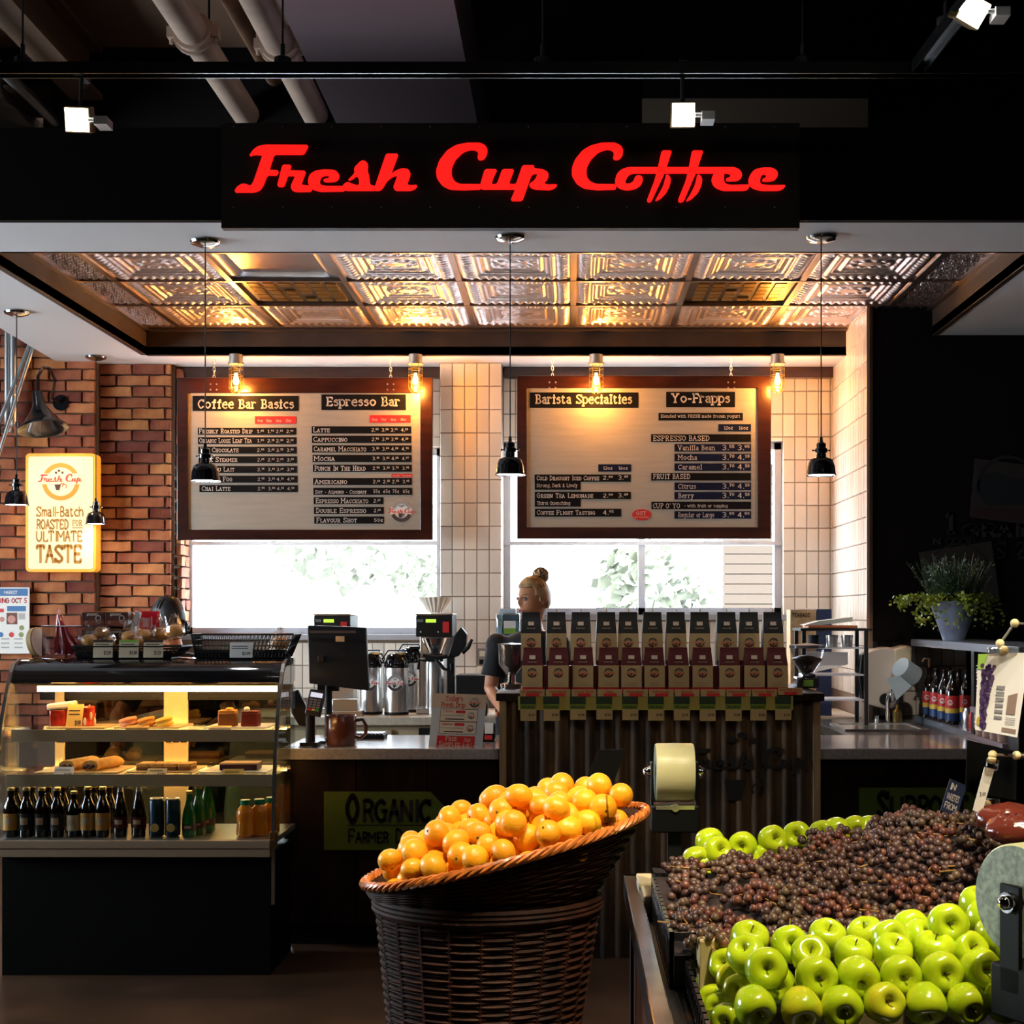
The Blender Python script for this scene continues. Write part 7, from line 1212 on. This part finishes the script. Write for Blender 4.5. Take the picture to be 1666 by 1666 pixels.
for i in range(90): v = .04+.82*i/90; w = .04+.10*v; u = .20-.02*math.sin(v*6)+q2.uniform(-w, w); mb.poly([PQ(u+.042*math.cos(a), v+.026*math.sin(a), k+.0002*(i % 5+1)) for a in [j*PI/4 for j in range(8)]], 2+(i % 2))
mb.poly([PQ(.08+.05*math.cos(a), .12+.06*math.sin(a), k) for a in [j*PI/5 for j in range(10)]], 4)
for i in range(6):
    v = .56-i*.075; mb.poly([PQ(.42, v, k), PQ(.60, v, k), PQ(.60, v+.035, k), PQ(.42, v+.035, k)], 5)
mb.poly([PQ(.68, .26, k), PQ(.88, .26, k), PQ(.88, .52, k), PQ(.68, .48, k)], 6)
for i in range(4): mb.poly([PQ(.68, .21-i*.025, k), PQ(.9, .21-i*.025, k), PQ(.9, .217-i*.025, k), PQ(.68, .217-i*.025, k)], 5)
mb.poly([PQ(.62, .04, k), PQ(.95, .04, k), PQ(.95, .09, k), PQ(.62, .09, k)], 6)
mb.out('card', [mat('card_glossy', (.80, .74, .70), .15, coat=.6), mat('leaf_print', (.30, .48, .08), .4), mat('grape_print', (.04, .02, .07), .3), mat('grape_print_b', (.09, .05, .12), .3), mat('gold_print', (.5, .33, .04), .5), mat('print_grey', (.22, .20, .22), .5), mat('print_brown', (.26, .17, .14), .5)], o, smooth=False)
MB().box(PQ(.5, 1.0)+Vector((0, -.006, .004)), (.075, .014, .02)).out('clip', CLR, o, bev=.003); arm([PQ(.5, 1.04), P(1627, 1047, d), P(1651, 1014, d), P(1678, 1016, d)], o)
glare = tuple(PQ(.65, .6))
d = 3.45; o = thing('chalk_sign', 'blank black sign card held on a clip arm above the grapes', 'sign', P(1612, 1300, d)); MB().poly([P(1574, 1204, d), P(1655, 1223, d), P(1653, 1302, d), P(1571, 1288, d)], depth=(0, -.005, 0)).out('card', mat('chalk_black'), o, smooth=False)
MB().box(P(1613, 1303, d)+Vector((0, -.008, 0)), (.035, .012, .014)).out('clip', CLR, o, bev=.002); arm([P(1606, 1308, d), P(1606, 1345, d)], o)
d = 3.3; o = thing('price_strip', 'narrow pale price strip hanging from a clip arm before the black card', 'price tag', P(1595, 1325, d)); mb = MB(); mb.poly([P(1602, 1248, d), P(1618, 1252, d), P(1597, 1325, d), P(1583, 1318, d)], 0, depth=(0, -.003, 0)); fr = PF(d-.0008, 0, 0); text(mb, '3.49', fr, 1594, 1295, 6, x1=1604, w=1.6, slab=False, m=1, k=0); mb.out('strip', [mat('strip_pale', (.62, .56, .50), .4), mat('print_grey')], o, smooth=False)
MB().box(P(1613, 1243, d)+Vector((0, -.006, 0)), (.028, .014, .026), R=Matrix.Rotation(.2, 3, 'Y')).out('clip', CLR, o, bev=.003); arm([P(1614, 1236, d), P(1615, 1228, d), P(1654, 1229, d), P(1680, 1229, d)], o)
d = 3.78; o = thing('varieties_card', 'small navy chalk card with white lettering stuck in the grapes', 'sign', P(1540, 1325, d)); mb = MB(); A = P(1530, 1318, d); fr = Fr(A, (P(1557, 1329, d)-A)/100, (P(1546, 1267, d)-A)/180); mb.poly([fr.pt(0, 0), fr.pt(100, 0), fr.pt(100, 180), fr.pt(0, 180)], 0, depth=fr.N*.003)
for s, y in (('FROM', 22), ('VARIETIES', 72), ('IN', 128)): text(mb, s, fr, 10, y, 34, x1=(48 if s == 'IN' else 84), m=1, w=1.6, slab=False)
mb.out('card', [NAVY, LET], o, smooth=False)
FLM = mat('brown_film', (.13, .024, .014), .12, coat=.7, bump=.8, bs=30)
for k, (a, b, s, lab) in enumerate(((1640, 1333, .075, 'shiny red-brown wrapped pack beside the grapes, farther'), (1655, 1350, .07, 'shiny red-brown wrapped pack beside the grapes, nearer'))):
    p = P(a, b, 3.3-.1*k); mb = MB(); n = 20; vs = []; q3 = random.Random(k)
    for i in range(11):
        t = PI*i/10
        for j in range(n): aa = 2*PI*j/n; w = 1+q3.uniform(-.1, .1); vs.append(p+Vector((s*w*math.sin(t)*math.cos(aa), s*.8*w*math.sin(t)*math.sin(aa), -s*.5*w*math.cos(t))))
    mb.add(vs, [(i*n+j, i*n+(j+1) % n, (i+1)*n+(j+1) % n, (i+1)*n+j) for i in range(10) for j in range(n)]); one('wrapped_pack', lab, 'pack', mb, FLM, 'wrapped packs beside the grapes', ang=75)
# track heads above the frame that light the produce, then three added fill heads
track_head((-.35, 2.7, 3.32), (-.17, 3.74, .95), 'track head above the frame aimed at the oranges', 170, spot=34, col=(1, .84, .58)); track_head((.75, 1.75, 3.32), (.72, 2.75, .8), 'track head above the frame aimed at the front apples', 135, spot=44, col=(1, .9, .62)); track_head((1.1, 2.5, 3.32), (.75, 3.5, .9), 'track head above the frame aimed at the grapes', 110, spot=48, col=(1, .88, .62))
track_head((1.28, 2.0, 3.32), glare, 'added track head above the frame putting glare on the clip cards', 45, spot=12, col=(1, .95, .9)); track_head((.35, 3.6, 3.35), (.40, 6.4, 1.15), 'added track head above the frame giving warm fill to the coffee stand', 17, spot=26, col=(1, .74, .42))  # both heads are added: glare for the cards, warm fill for the stand
track_head((1.25, 3.3, 3.35), tuple(P(1445, 1110, 8.1)), 'added track head above the frame brightening the white dispenser', 110, spot=11, col=(1, .88, .74))  # added head, only there to brighten the dispenser in the alcove
